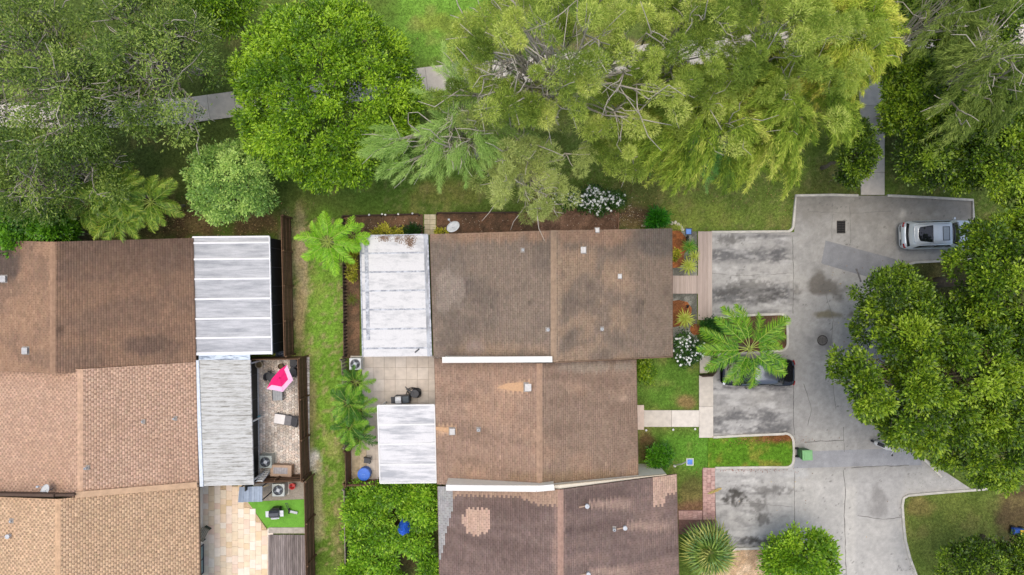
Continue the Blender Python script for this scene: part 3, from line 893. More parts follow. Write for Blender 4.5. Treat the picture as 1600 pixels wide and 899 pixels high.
def c_north(px, py, x, y, rng, dk, cx=None, cy=None):
    n = len(px); f = fbm(x * .55, y * .55, 101, 5); g = fbm(x * 1.6, y * 1.6, 102, 4); h = fbm(x * .9 + 4, y * .9, 103, 5)
    c = np.zeros((n, 3)) + S(140, 122, 105)
    c = mixc(c, S(122, 108, 95), sstep(.5, .3, f) * .8)
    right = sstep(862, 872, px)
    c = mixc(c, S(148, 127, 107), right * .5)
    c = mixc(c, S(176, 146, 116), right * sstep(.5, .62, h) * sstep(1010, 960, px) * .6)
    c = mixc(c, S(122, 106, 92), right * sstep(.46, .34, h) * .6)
    c = mixc(c, S(174, 136, 104), ellm(px, py, 760, 362, 110, 18, 1.2, g) * .7)
    c = mixc(c, S(178, 138, 108), ellm(px, py, 930, 368, 90, 16, 1.2, g) * .6)
    c = mixc(c, S(112, 104, 96), ellm(px, py, 1030, 375, 50, 30, .9, g) * .8)
    c = mixc(c, S(108, 100, 92), ellm(px, py, 700, 430, 40, 60, 1.0, g) * .35)
    c = mixc(c, S(164, 148, 132), ellm(px, py, 700, 455, 22, 34, 1.5, g) * .6)
    c = mixc(c, S(178, 150, 122), ellm(px, py, 870, 460, 8, 140, .8, g) * .55)
    c = mixc(c, S(170, 142, 116), ellm(px, py, 770, 545, 90, 10, 1.4, g) * .5)
    c = mixc(c, S(158, 138, 126), ellm(px, py, 742, 543, 16, 10, .8, g) * .8)
    c = mixc(c, S(186, 152, 120), ellm(px, py, 905, 398, 26, 14, 1.4, g) * .5)
    c = mixc(c, S(182, 150, 120), ellm(px, py, 965, 440, 26, 16, 1.4, g) * .5)
    return vary(c, rng, n, .22)

def c_mid(px, py, x, y, rng, dk, cx=None, cy=None):
    n = len(px); f = fbm(x * .5, y * .5, 111, 5); g = fbm(x * 1.6, y * 1.6, 112, 4); s = fbm(x * .35, y * 2.0, 113, 4)
    c = np.zeros((n, 3)) + S(166, 135, 112)
    c = mixc(c, S(158, 132, 110), sstep(836, 848, px) * .75)  # east slope darkened, its weaker sunlight put into the colour
    c = mixc(c, S(140, 114, 94), sstep(.5, .3, s) * .55)
    c = mixc(c, S(190, 150, 118), sstep(.55, .75, f) * .4)
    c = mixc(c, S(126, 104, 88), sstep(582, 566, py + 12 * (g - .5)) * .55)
    c = mixc(c, S(176, 160, 138), ellm(px, py, 930, 573, 60, 8, 1.7, g) * .6)
    c = mixc(c, S(150, 122, 84), ellm(px, py, 900, 745, 100, 10, 1.4, g) * .5)
    c = mixc(c, S(216, 172, 130), streak(px, py, 826, 605, 772, 9, 4) * .95)
    c = mixc(c, S(214, 172, 132), streak(px, py, 712, 672, 676, 5, 9) * .95)
    c = mixc(c, S(196, 164, 136), ellm(px, py, 975, 622, 10, 5, 1.2, g) * .7)
    return vary(c, rng, n, .2)

def c_south(px, py, x, y, rng, dk, cx=None, cy=None):
    n = len(px); f = fbm(x * .5, y * .5, 121, 5); g = fbm(x * 1.6, y * 1.6, 122, 4); s = fbm(x * .22, y * 1.5, 123, 5)
    c = np.zeros((n, 3)) + S(134, 112, 103)
    c = mixc(c, S(112, 92, 84), sstep(.52, .34, s) * .65)
    c = mixc(c, S(168, 138, 122), sstep(.58, .76, s) * .45)
    c = mixc(c, S(170, 138, 122), ellm(px, py, 874, 850, 12, 110, .8, g) * .6)
    for vx, vy in ((917, 791), (977, 825), (920, 896)):
        c = mixc(c, S(188, 156, 136), streak(px, py, vx, vy - 3, vx + 80, 4, 12) * .8)
    tan = S(204, 168, 144)
    m = (cx > 727 - 5 * (np.abs(cy - 814) < 9)) & (cx < 764) & (cy > 794) & (cy < 835)
    m |= (cx > 1021) & (cy < 772) & (cy > 700)
    m |= (cx > 1021) & (cx < 1038) & (cy < 790) & (cy > 700)
    c[m] = tan
    m = (cy < 776 + 14 * sstep(800, 850, cx) * (cx < 876)) & (cx < 877)
    c[m] = S(178, 146, 122)
    m = (cx < 708 - np.clip((cy - 790) * .24, 0, 30))
    c[m] = S(166, 164, 160)
    return vary(c, rng, n, .2)

def c_nw(px, py, x, y, rng, dk, cx=None, cy=None):
    n = len(px); f = fbm(x * .5, y * .9, 131, 5); g = fbm(x * 1.6, y * 1.6, 132, 4)
    c = np.zeros((n, 3)) + S(152, 118, 92)
    c = mixc(c, S(168, 131, 101), sstep(90, 76, px) * .9)  # west slope lightened, its sunlit look put into the colour
    c = mixc(c, S(112, 90, 76), sstep(480, 375, py + 60 * (f - .5)) * sstep(78, 100, px) * .85)
    c = mixc(c, S(124, 100, 84), sstep(.55, .35, f) * .5)
    c = mixc(c, S(92, 80, 72), ellm(px, py, 5, 415, 26, 36, 1.0, g) * .9)
    c = mixc(c, S(108, 88, 76), ellm(px, py, 230, 540, 50, 18, 1.2, g) * .7)
    c = mixc(c, S(106, 84, 70), ellm(px, py, 92, 518, 8, 10, 1.2, g) * .7)
    c = mixc(c, S(190, 148, 112), ellm(px, py, 82, 420, 7, 40, 1.0, g) * .6)
    return vary(c, rng, n, .2)

def c_mw(px, py, x, y, rng, dk, cx=None, cy=None):
    n = len(px); f = fbm(x * .5, y * .5, 141, 5)
    c = np.zeros((n, 3)) + S(212, 172, 142)
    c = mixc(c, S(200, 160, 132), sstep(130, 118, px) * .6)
    c = mixc(c, S(202, 160, 128), sstep(.55, .3, f) * .5)
    c = np.where(dk[:, None] > 0, np.array(S(186, 146, 118)), c)
    return vary(c, rng, n, .14)

def c_sw(px, py, x, y, rng, dk, cx=None, cy=None):
    n = len(px); f = fbm(x * .5, y * .5, 151, 5)
    c = np.zeros((n, 3)) + S(216, 178, 138)
    c = mixc(c, S(208, 170, 130), sstep(.55, .3, f) * .6)
    c = np.where(dk[:, None] > 0, np.array(S(184, 148, 114)), c)
    return vary(c, rng, n, .14)

ZE = 2.7
HN = house('house', 'grey brown shingled house joined to a white panelled patio roof', (865, 360), (865, 566), 5.1, ((672, 366), (678, 559)), ((1050, 357), (1051, 557)), ZE, c_north, 'tab', S(158, 136, 114), 1)
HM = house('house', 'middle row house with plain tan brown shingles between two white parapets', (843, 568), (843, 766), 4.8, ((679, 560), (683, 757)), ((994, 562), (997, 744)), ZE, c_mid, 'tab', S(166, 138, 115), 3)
HS = house('house', 'purple brown shingled house with patches of new tan shingles', (876, 765), (876, 985), 5.1, ((684, 760), (688, 975)), ((1057, 741), (1062, 965)), ZE, c_south, 'tab', S(166, 136, 120), 5, over_r=0.6, wall_n=W(0, 741, ZE)[1] - .06)
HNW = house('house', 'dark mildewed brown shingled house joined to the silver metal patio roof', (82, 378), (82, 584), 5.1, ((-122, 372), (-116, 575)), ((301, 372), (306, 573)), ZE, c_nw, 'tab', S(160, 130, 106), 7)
HMW = house('house', 'pinkish tan shingled house joined to the corrugated patio roof', (125, 577), (125, 777), 4.8, ((-40, 570), (-36, 770)), ((306, 566), (310, 756)), ZE, c_mw, 'dim', S(198, 164, 136), 9, tab=0.29, course=0.15)
HSW = house('house', 'tan shingled house overlooking the cream stone patio', (90, 780), (90, 990), 5.1, ((-118, 772), (-112, 975)), ((310, 757), (313, 975)), ZE, c_sw, 'dim', S(202, 168, 134), 11, over_r=0.9, tab=0.29, course=0.15)

# parapets between units (part of the house south of them)
def parapet(h, x0, y0, z0, x1, y1, z1, w, name='parapet', mat=None, drop=1.6):
    a = Vector(W(x0, y0, z0)); b = Vector(W(x1, y1, z1)); d = (b - a); d.z = 0; d.normalize()
    nn = Vector((-d.y, d.x, 0)) * w / 2
    mb = MB()
    vs = []
    for p in (a, b):
        for sg in (-1, 1):
            vs += [(p + nn * sg) - Vector((0, 0, drop)), p + nn * sg]
    mb.add(vs, [(0, 1, 3, 2), (6, 7, 5, 4), (1, 5, 7, 3), (0, 4, 5, 1), (2, 3, 7, 6), (4, 0, 2, 6)])
    o = mb.build(name, mat or CREAM, h['root'])
    bm = bmesh.new(); bm.from_mesh(o.data); bmesh.ops.recalc_face_normals(bm, faces=bm.faces[:]); bm.to_mesh(o.data); bm.free()
    return o
pp = parapet(HM, 692, 563, 4.6, 862, 562, 5.5, 0.20, drop=1.7)
mb = MB(); a = W(691, 562.6, 4.62); b = W(863, 561.6, 5.52); mb.beam(a, b, 0.36, 0.05); mb.build('coping', solid('white_coping', (0.74, 0.73, 0.67), 0.6, var=0.03), pp)
pp = parapet(HS, 697, 761, 4.5, 866, 762, 5.45, 0.24, drop=1.6)
mb = MB(); a = W(697, 762.2, 4.52); b = W(838, 764, 5.3); mb.beam(a, b, 0.36, 0.05); a = b; b = W(866, 761.5, 5.42); mb.beam(a, b, 0.36, 0.05); mb.build('coping', solid('white_coping', (0.74, 0.73, 0.67), 0.6), pp)
mb = MB(); mb.beam(W(866, 758.5, 5.22), W(1040, 741.5, 3.0), 0.05, 0.16); mb.build('rake_board', solid('cream_trim', S(206, 192, 166), 0.6), HS['roof'])
mb = MB(); mb.beam(W(868, 566.4, 5.05), W(1050, 557.6, 2.72), 0.05, 0.24); mb.build('rake_board', solid('brown_trim', S(128, 104, 84), 0.7), HN['roof'])
mb = MB(); mb.beam(W(118, 773.5, 4.98), W(308, 757.5, 2.86), 0.36, 0.06); mb.build('rake_cap', solid('tan_flashing', S(194, 162, 130), 0.9, var=0.15, scale=3), HSW['roof'])
mb = MB(); mb.beam(W(-60, 770.5, 3.9), W(88, 773, 5.25), 0.16, 0.4); mb.build('parapet', solid('parapet_dark', S(92, 74, 62), 0.9), HSW['root'])
mb = MB(); mb.beam(W(88, 773, 5.25), W(118, 772.5, 5.05), 0.14, 0.3); mb.build('parapet', solid('parapet_dark', S(92, 74, 62), 0.9), HSW['root'])
# front windows and doors on the sides that face the camera position or a step beside it
def window_on(h, x, y0, y1, z0, z1, sgn, name='window'):
    mb = MB(); cy = (y0 + y1) / 2; cz = (z0 + z1) / 2; hy = abs(y1 - y0) / 2
    for s2 in (-1, 1):
        mb.box((x + sgn * .02, cy + s2 * hy, cz), (.08, .07, z1 - z0 + .07)); mb.box((x + sgn * .02, cy, cz + s2 * (z1 - z0) / 2), (.076, 2 * hy - .07, .07))
    mb.box((x + sgn * .02, cy, cz), (.07, .05, z1 - z0 - .07))
    wdw = mb.build(name, DGREY if name != 'window' else WHITE, h['root'])
    for s2 in (-1, 1):
        mb = MB(); mb.box((x + sgn * .012, cy + s2 * hy / 2, cz), (.02, hy - .07, z1 - z0 - .07)); mb.build('pane', solid('window_glass', S(126, 150, 148), 0.06, var=0.2, scale=1.5, spec=.6), wdw)
    return wdw
wx = HSW['wx'][1]
y = W(0, 872)[1]; window_on(HSW, wx, y - .95, y + .95, 0.08, 2.1, 1, 'sliding_door')
y = W(0, 925)[1]; window_on(HSW, wx, y - .9, y + .9, 0.7, 2.0, 1)
for h, ys in ((HN, (385, 500)), (HM, (590, 700)), (HS, (800, 870))):
    for yy in ys:
        y = W(0, yy)[1]; window_on(h, h['wx'][1], y - .75, y + .75, .8, 2.1, 1)
for h, yy in ((HN, 445), (HM, 652), (HS, 830)):
    y = W(0, yy)[1]
    mb = MB(); mb.box((h['wx'][1] + .03, y, 1.06), (.06, .95, 2.1)); dr = mb.build('door', solid('door_red', S(110, 60, 48), 0.5), h['root'])
    mb = MB(); mb.box((h['wx'][1] + .08, y + .36, 1.0), (.06, .05, .14)); mb.build('handle', LGREY, dr)

# vents and roof fittings
def vent(h, side, px, py, kind='pipe', size=1.0):
    p = h[side].hit(px, py, 0.03); n = h[side].n
    mb = MB()
    if kind == 'pipe':
        r = 0.075 * size
        mb.lathe((p.x, p.y, p.z - .05), [(r, 0), (r, .3 * size), (r * 1.25, .3 * size), (r * 1.25, .36 * size), (r * .8, .37 * size), (r * .7, .2)], 10)
        o = mb.build('vent_pipe', LGREY, h['roof'], smooth=False)
        mb = MB(); mb.box((p.x, p.y, p.z), (.3, .3, .02)); 
        q = mb.build('flashing', solid('lead', S(150, 142, 132), 0.6), o)
    elif kind == 'box':
        mb.box((p.x, p.y, p.z + .06), (.34 * size, .42 * size, .22 * size), taper=.85); mb.box((p.x, p.y, p.z + .19 * size), (.40 * size, .46 * size, .05 * size))
        o = mb.build('roof_vent', solid('vent_metal', S(176, 176, 174), 0.45, 0.3), h['roof'], bevel=.015)
        mb = MB(); mb.box((p.x, p.y, p.z + .01), (.55 * size, .6 * size, .015)); mb.build('flashing', solid('lead', S(150, 142, 132), 0.6), o)
    else:
        q = p + (h[side].d - h[side].a).normalized() * .34
        mb.lathe((p.x, p.y, p.z - .05), [(.12, 0), (.12, .22), (.14, .22), (.14, .27), (.02, .3)], 10); o = mb.build('vent_pipe', LGREY, h['roof'])
        mb = MB(); mb.tube([(p.x, p.y, p.z + .05), (p.x - .5, p.y - .06, p.z + .16)], .05, 6); mb.build('arm', solid('vent_tan', S(176, 150, 128), 0.7), o)
vent(HN, 'R', 911, 391, 'box', .8); vent(HN, 'R', 968, 432, 'box', .6); vent(HN, 'R', 940, 514); vent(HN, 'L', 856, 515); vent(HN, 'R', 933, 360, 'box', .6)
vent(HN, 'L', 817, 391, 'pipe', .9)
vent(HM, 'L', 825, 605, 'box', 1.0); vent(HM, 'L', 707, 674, 'box', .85); vent(HM, 'L', 748, 671)
vent(HS, 'R', 917, 790, 'cap'); vent(HS, 'R', 976, 824, 'cap'); vent(HS, 'R', 919, 896, 'cap'); vent(HS, 'R', 959, 826)
vent(HNW, 'L', 7, 436, 'box', .85); vent(HNW, 'L', 41, 548, 'box', .85); vent(HSW, 'L', 15, 837, 'cap'); vent(HSW, 'L', 18, 814, 'pipe', .6)
vent(HMW, 'R', 273, 654, 'pipe', .7); vent(HMW, 'R', 136, 731, 'pipe', .8); vent(HMW, 'R', 223, 659, 'pipe', .5)

# pale washed wedges below two vents of the middle roof
WASH = solid('washed_shingle', S(196, 158, 122), .95, var=.12, scale=9, spec=.1)
for pts in ([(829, 598), (829, 612), (802, 611), (777, 606), (790, 600), (806, 598)], [(709, 669), (707, 677), (694, 675), (681, 672), (681, 667), (695, 668)]):
    mb = MB(); mb.add([HM['L'].hit(x, y, .026) for x, y in pts], [tuple(range(len(pts)))]); o = mb.build('washed_streak', WASH, HM['roof'])
    m_ = o.modifiers.new('s', 'SOLIDIFY'); m_.thickness = .006
# satellite dishes stand on the roofs as things of their own
def dish(label, px, py, base, face, sc=1.0):
    b = Vector(base); t = thing('satellite_dish', label, 'satellite dish', b, 'satellite dishes')
    mb = MB(); mb.tube([b, b + Vector((0, 0, .35)), b + Vector((0, 0, .35)) + Vector(face) * .22 * sc], .03, 6); mb.lathe((b.x, b.y, b.z - .03), [(.12, 0), (.12, .02), (.05, .03)], 8); mb.build('mast', MGREY, t)
    f = Vector(face).normalized(); c = b + Vector((0, 0, .4)) + f * .22 * sc
    a = f.cross(Vector((0, 0, 1))).normalized(); u = a.cross(f)
    mb = MB(); vs = []; fs = []; n = 18
    for k, (r, dpt) in enumerate(((0.0, 0), (.18, .012), (.34, .045), (.46, .09))):
        for i in range(n):
            t_ = 2 * math.pi * i / n; vs.append(c + (a * math.cos(t_) * r * 1.1 + u * math.sin(t_) * r) * sc + f * dpt * sc)
    for k in range(3):
        for i in range(n):
            j = (i + 1) % n; fs.append((k * n + i, k * n + j, (k + 1) * n + j, (k + 1) * n + i))
    mb.add(vs, fs); d_ = mb.build('reflector', solid('dish_white', S(206, 208, 206), 0.5), t, smooth=True)
    m = d_.modifiers.new('solid', 'SOLIDIFY'); m.thickness = .02
    e = c + f * .55 * sc - u * .38 * sc
    mb = MB(); mb.tube([c - u * .42 * sc, e], .018, 5); mb.box((e.x, e.y, e.z), (.12, .1, .12)); mb.build('feed_arm', LGREY, t)
    return t
p = HN['L'].hit(711, 361, 0.0)
dish('pale oval satellite dish on the north eave of the grey roofed house', 711, 352, (p.x, p.y + 0.1, p.z - .02), (-.25, .42, .75), .85)
p = HMW['L'].hit(82, 764, 0.0)
dish('white satellite dish on the ridge between the two western tan roofs', 80, 770, (p.x, p.y, p.z - .02), (-.35, .3, .8), .75)
# ------------------------------------------------------------------ patio covers
def bil(c, u, v):
    a, b, d, e = [Vector(p) for p in c]      # nw, ne, se, sw
    return (a * (1 - u) + b * u) * (1 - v) + (e * (1 - u) + d * u) * v

def cover(label, corners, zs, splits, pmat, rmat, rib_w=0.11, rib_h=0.05, posts=True, gut=None, corr=0, group=None, wave=0.0):
    C = [W(*p, z) for p, z in zip(corners, zs)]
    cx = sum(p[0] for p in C) / 4; cy = sum(p[1] for p in C) / 4
    t = thing('patio_roof', label, 'patio roof', (cx, cy, 0))
    for i in range(len(splits) - 1):
        v0, v1 = splits[i] + .0015, splits[i + 1] - .0015
        mb = MB(); N = 10; rows = 3
        vs = []; fs = []
        for k in range(N + 1):
            for j in range(rows + 1):
                p = bil(C, k / N, v0 + (v1 - v0) * j / rows)
                sag = -wave * math.sin(math.pi * j / rows) * (1 + .5 * math.sin(k * 1.7 + i))
                vs.append((p.x, p.y, p.z + sag))
        for k in range(N):
            for j in range(rows):
                q = k * (rows + 1) + j; fs.append((q, q + 1, q + rows + 2, q + rows + 1))
        m = len(vs)
        vs += [(x, y, z - .05) for x, y, z in vs]
        fs += [tuple(m + a for a in f[::-1]) for f in fs]
        def edge(a, b): fs.append((a, b, m + b, m + a))
        for k in range(N):
            edge((k + 1) * (rows + 1), k * (rows + 1)); edge(k * (rows + 1) + rows, (k + 1) * (rows + 1) + rows)
        for j in range(rows):
            edge(j, j + 1); edge(N * (rows + 1) + j + 1, N * (rows + 1) + j)
        mb.add(vs, fs); mb.build('panel', pmat, t)
    if rib_w:
        for v in splits[:-1] if splits[0] == 0 else splits:
            a = bil(C, 0, v); b = bil(C, 1, v)
            mb = MB(); mb.beam(a + Vector((.01, 0, rib_h / 2)), b + Vector((-.01, 0, rib_h / 2)), rib_w, rib_h); mb.build('rib', rmat, t)
    # edge trims
    for (u0, v0, u1, v1, w) in (gut or []):
        a = bil(C, u0, v0); b = bil(C, u1, v1)
        mb = MB(); mb.beam(a - Vector((0, 0, .03)), b - Vector((0, 0, .03)), w, .14); mb.build('gutter', rmat, t)
    if posts:
        for u in (.97,) if posts == 'east' else ((.03,) if posts == 'west' else (.03, .97)):
            for v in (.03, .5, .97):
                p = bil(C, u, v); mb = MB(); mb.box((p.x, p.y, (p.z - .05) / 2 - .03), (.09, .09, p.z + .0)); mb.build('post', WHITE, t)
    return t, C

SILV = streaky('silver_panel', S(189, 190, 191), S(146, 149, 152), (0.5, 4.0, 1.0), (.38, .66), 0.55, 0.0)
t, C1 = cover('silver grey metal patio roof with white raised ribs', [(301, 371), (421, 370), (425, 554), (305, 556)], (2.62, 2.45, 2.45, 2.62), [0, .05, .187, .355, .523, .69, .852, .985], SILV, solid('rib_white', (.80, .80, .80), .5, var=.05), .11, .06, 'east', [(0, .985, 1, .985, .18), (1, 0, 1, 1, .06), (0, 0, 1, 0, .07), (0, 0, 0, 1, .07)], wave=.008)
# dark insect screen below its east edge
SCRN = solid('dark_screen', (0.022, 0.024, 0.022), 0.8, var=.15, scale=3)
p, q = W(423.5, 372, 2.4), W(427, 553, 2.4)
mb = MB(); mb.beam((p[0] - .1, p[1], 1.18), (q[0] - .1, q[1], 1.18), .03, 2.42); scr = mb.build('screen_wall', SCRN, t)
for k in range(6):
    f = (k + .5) / 6; mb = MB(); mb.box((p[0] + (q[0] - p[0]) * f - .08, p[1] + (q[1] - p[1]) * f, 1.18), (.05, .05, 2.4)); mb.build('mullion', DGREY, scr)

WHTP = streaky('white_panel', S(211, 210, 207), S(178, 179, 178), (0.9, 2.6, 1.0), (.48, .70), 0.6)
GSEAM = streaky('grey_seam', S(146, 150, 155), S(200, 203, 206), (4.0, 4.0, 1.0), (.42, .6), 0.7)
t, C2 = cover('white coated patio roof with grey sealed seams and a brown leaf stain', [(563, 369), (668, 367), (674, 557), (567, 558)], (2.40, 2.62, 2.62, 2.40), [0, .145, .30, .455, .61, .77, .93, 1.0], WHTP, GSEAM, .11, .008, 'west', [(0, 0, 0, 1, .09), (1, 0, 1, 1, .09)])
def lay(root, name, pxs, C, mat, h=.012):
    """thin strip lying on a cover between two pixel points"""
    pass
a, b = bil(C2, .085, .02), bil(C2, .085, .86)
mb = MB(); mb.beam(a + Vector((0, 0, .02)), b + Vector((0, 0, .02)), .24, .012); mb.build('sealed_seam', GSEAM, t)
a, b = bil(C2, .97, 0), bil(C2, .97, 1)
mb = MB(); mb.beam(a + Vector((0, 0, .012)), b + Vector((0, 0, .012)), .26, .02); mb.build('flashing', streaky('grey_flash', S(184, 188, 192), S(140, 142, 144), (3, 1, 1), (.4, .6), .6), t)
# litter caught on the north edge: a drift of small dead leaves
def litter(name, label, pts, n, cols, size=.07, parent=None, cat='leaf litter', seed=0):
    rng = np.random.default_rng(seed); P = np.array(pts)
    P = P[rng.permutation(len(P))[:n]] if len(P) > n else P
    m = len(P); a = rng.uniform(0, 6.28, m); s = size * rng.uniform(.5, 1.4, m)
    d = np.stack([np.cos(a), np.sin(a), rng.uniform(-.15, .25, m)], -1); e = np.stack([-np.sin(a), np.cos(a), rng.uniform(-.15, .15, m)], -1)
    v = np.stack([P - d * s[:, None] * .5, P + e * s[:, None] * .28, P + d * s[:, None] * .5, P - e * s[:, None] * .28], 1).reshape(-1, 3)
    f = np.arange(m * 4).reshape(-1, 4)
    c = np.array(cols)[rng.integers(0, len(cols), m)] * rng.uniform(.6, 1.2, (m, 1))
    o = np_obj(name, v, f, np.repeat(c, 4, 0), LEAF, parent)
    if parent is None: tag(o, label, cat)
    o['kind'] = 'stuff'
    return o
rng = np.random.default_rng(5)
pl = []
for u0, v0, ru, rv, k in ((.36, .02, .10, .03, 260), (.55, .025, .06, .03, 120), (.72, .04, .11, .05, 420), (.74, .07, .05, .035, 160)):
    for i in range(k):
        p = bil(C2, min(.98, max(.01, u0 + rng.normal() * ru * .5)), max(.004, v0 + rng.normal() * rv * .5)); pl.append((p.x, p.y, p.z + .012))
litter('leaf_drift', None, pl, 2000, [S(128, 100, 78), S(146, 116, 92), S(110, 90, 72)], .07, t)
a = bil(C2, .80, .955); mb = MB(); mb.beam(a + Vector((-.16, -.1, .02)), a + Vector((.12, .14, .02)), .09, .03)
o = mb.build('twig', DGREY); tag(o, 'dark scrap of debris lying on the white coated patio roof', 'debris')

t, C3 = cover('corrugated dirty white patio roof with many narrow ribs', [(311, 563), (391, 563), (396, 758), (318, 760)], (2.62, 2.42, 2.42, 2.62), [i / 27 for i in range(28)], streaky('corrugated', S(196, 197, 192), S(148, 147, 138), (1.2, 9, 1), (.45, .68), .65), streaky('corr_rib', S(196, 196, 192), S(140, 138, 130), (2, 5, 1), (.45, .62), .65), .05, .045, 'east', [(1, 0, 1, 1, .05)])
a, b = bil(C3, -.03, 0), bil(C3, -.03, 1); mb = MB(); mb.beam(a + Vector((0, 0, .03)), b + Vector((0, 0, .03)), .22, .1); mb.build('gutter', solid('pale_blue_white', S(206, 214, 220), .45), t)
a, b = bil(C3, .0, -.03), bil(C3, 1.0, -.03); mb = MB(); mb.beam(a, b, .5, .06); mb.build('flashing', streaky('blue_flash', S(176, 190, 202), S(90, 104, 122), (1.2, 7, 1), (.5, .62), .4, .2), t)
p, q = W(401.5, 566), W(404, 752)
mb = MB(); mb.beam((p[0], p[1], 1.15), (q[0], q[1], 1.15), .04, 2.36); scr = mb.build('screen_wall', solid('bronze_screen', S(52, 52, 46), .6, var=.2), t)
for k in range(5):
    f = (k + .5) / 5; mb = MB(); mb.box((p[0] + (q[0] - p[0]) * f + .03, p[1] + (q[1] - p[1]) * f, 1.15), (.04, .06, 2.34)); mb.build('mullion', DGREY, scr)
mb = MB(); mb.beam((p[0] + .08, p[1], .03), (q[0] + .08, q[1], .03), .06, .1); mb.build('sill', LGREY, scr)

t, C4 = cover('bright white patio roof of four broad panels beside the tiled patio', [(590, 634), (679, 633), (682, 754), (594, 755)], (2.38, 2.60, 2.60, 2.38), [0, .25, .5, .765, 1.0], streaky('bright_white', S(213, 212, 210), S(164, 166, 168), (.4, 2.6, 1), (.44, .62), .55), WHITE, .10, .03, 'west', [(0, 0, 1, 0, .08), (0, 0, 0, 1, .08), (0, 1, 1, 1, .08), (1, 0, 1, 1, .06)], wave=.01)

# ------------------------------------------------------------------ fences
WOODF = randmat('fence_wood', [S(104, 80, 60), S(114, 88, 66), S(96, 74, 56)], .9, .22, None, .004, (6, 6, 1.0))
GREYF = randmat('fence_grey_wood', [S(128, 118, 106), S(146, 136, 122), S(112, 100, 88)], .9, .25, None, .004, (8, 8, 1.2))
def fence(label, p0, p1, h, mat, bw=.14, gap=.006, side=1, panel=2.4, cap=True, cat='fence', group=None, bt=.022, jit=.012):
    a = Vector((*W(*p0)[:2], 0)); b = Vector((*W(*p1)[:2], 0)); L = (b - a).length; d = (b - a).normalized(); nn = Vector((-d.y, d.x, 0)) * side
    t = thing('fence', label, cat, a)
    n = max(1, round(L / panel))
    for i in range(n):
        s0 = a + d * (L * i / n); s1 = a + d * (L * (i + 1) / n); l = L / n
        m = max(1, int(l / (bw + gap))); st = l / m; mb = MB()
        for k in range(m):
            c = s0 + d * (st * (k + .5)); hh = h + random.uniform(-jit, jit)
            mb.box((c.x, c.y, hh / 2 - .03), (st - gap, bt, hh + .06 - .06), math.atan2(d.y, d.x))
        mb.build('boards', mat, t, kind='stuff')
        mb = MB()
        for z in (.3, h * .55, h - .2):
            p = s0 - nn * .035; q = s1 - nn * .035; mb.beam((p.x, p.y, z), (q.x, q.y, z), .04, .08)
        mb.build('rail', mat, t)
    for i in range(n + 1):
        c = a + d * (L * i / n) - nn * .09
        mb = MB(); mb.box((c.x, c.y, h / 2 - .02), (.09, .09, h + .02), math.atan2(d.y, d.x)); mb.build('post', mat, t)
    if cap:
        mb = MB(); mb.beam((a.x, a.y, h + .012), (b.x, b.y, h + .012), .05, .03); mb.build('cap_rail', mat, t)
    return t
fence('tall brown board fence beside the silver patio roof', (454, 341), (459, 553), 1.9, WOODF, side=-1)
fence('tall brown board fence on the east side of the umbrella patio', (479, 556), (484, 741), 1.9, WOODF, side=-1)
fence('tall brown board fence east of the wooden deck', (489, 741), (493, 930), 1.95, WOODF, side=-1)
fence('short brown fence return closing the umbrella patio to the north', (402, 558), (478, 557), 1.7, WOODF, side=1)
fence('brown board fence between the umbrella patio and the turf yard', (400, 744), (486, 740), 1.75, WOODF, side=-1)
fence('dark low picket fence along the mulch bed', (540, 344), (543, 556), 1.0, solid('dark_picket', S(74, 60, 50), .9, var=.25), bw=.09, gap=.13, cap=False)
fence('grey weathered picket fence along the palm clump', (541, 560), (546, 694), 1.3, GREYF, bw=.11, gap=.12, cap=False)
fence('grey board fence along the overgrown yard', (546, 756), (549, 930), 1.5, GREYF, bw=.13, gap=.03)
fence('brown gate boards beside the blue barrel', (548, 698), (549, 752), 1.6, WOODF, cap=False)
fence('brown wooden fence below the blue barrel', (544, 750), (594, 749), 1.4, WOODF, side=-1, panel=2.3)
fence('low dark edging fence along the north mulch bed', (536, 338), (655, 335), .35, solid('dark_picket', S(74, 60, 50), .9), bw=.1, gap=.01)
fence('low dark edging fence behind the satellite dish bed', (683, 333), (842, 332), .3, solid('dark_picket', S(74, 60, 50), .9), bw=.1, gap=.01)
# low dark wooden screen round a pad by the palm island
scn = thing('wooden_screen', 'low dark brown wooden screen around a concrete pad by the palm', 'screen', W(1108, 570))
for p0, p1 in (((1114, 551), (1113, 578)), ((1113, 578), (1107, 585)), ((1107, 585), (1092, 586))):
    a, b = W(*p0), W(*p1); mb = MB(); mb.beam((a[0], a[1], .5), (b[0], b[1], .5), .05, 1.05); mb.build('side_panel', solid('dark_brown', S(86, 70, 58), .8), scn)
mb = MB(); mb.prism(poly_w([(1093, 556), (1110, 556), (1108, 580), (1104, 583), (1093, 583)]), 0, .1); mb.build('concrete_pad', CONC, scn)

# edging boards round the planter bed
edg = thing('bed_edging', 'thin pale board edging around the rectangular mulch bed', 'edging', W(904, 342))
for p0, p1 in (((842, 327), (966, 327)), ((966, 327), (966, 360)), ((842, 327), (842, 360))):
    a, b = W(*p0), W(*p1); mb = MB(); mb.beam((a[0], a[1], .07), (b[0], b[1], .07), .04, .2); mb.build('board', randmat('edge_board', [S(150, 116, 96), S(160, 126, 104)], .9), edg)

# ------------------------------------------------------------------ patios
def root_sheet(name, label, pts, c, z=.006, cat='patio'):
    return sheet(name, pts, z, .4, flat(c, 88, .3), SOILV, label, cat)
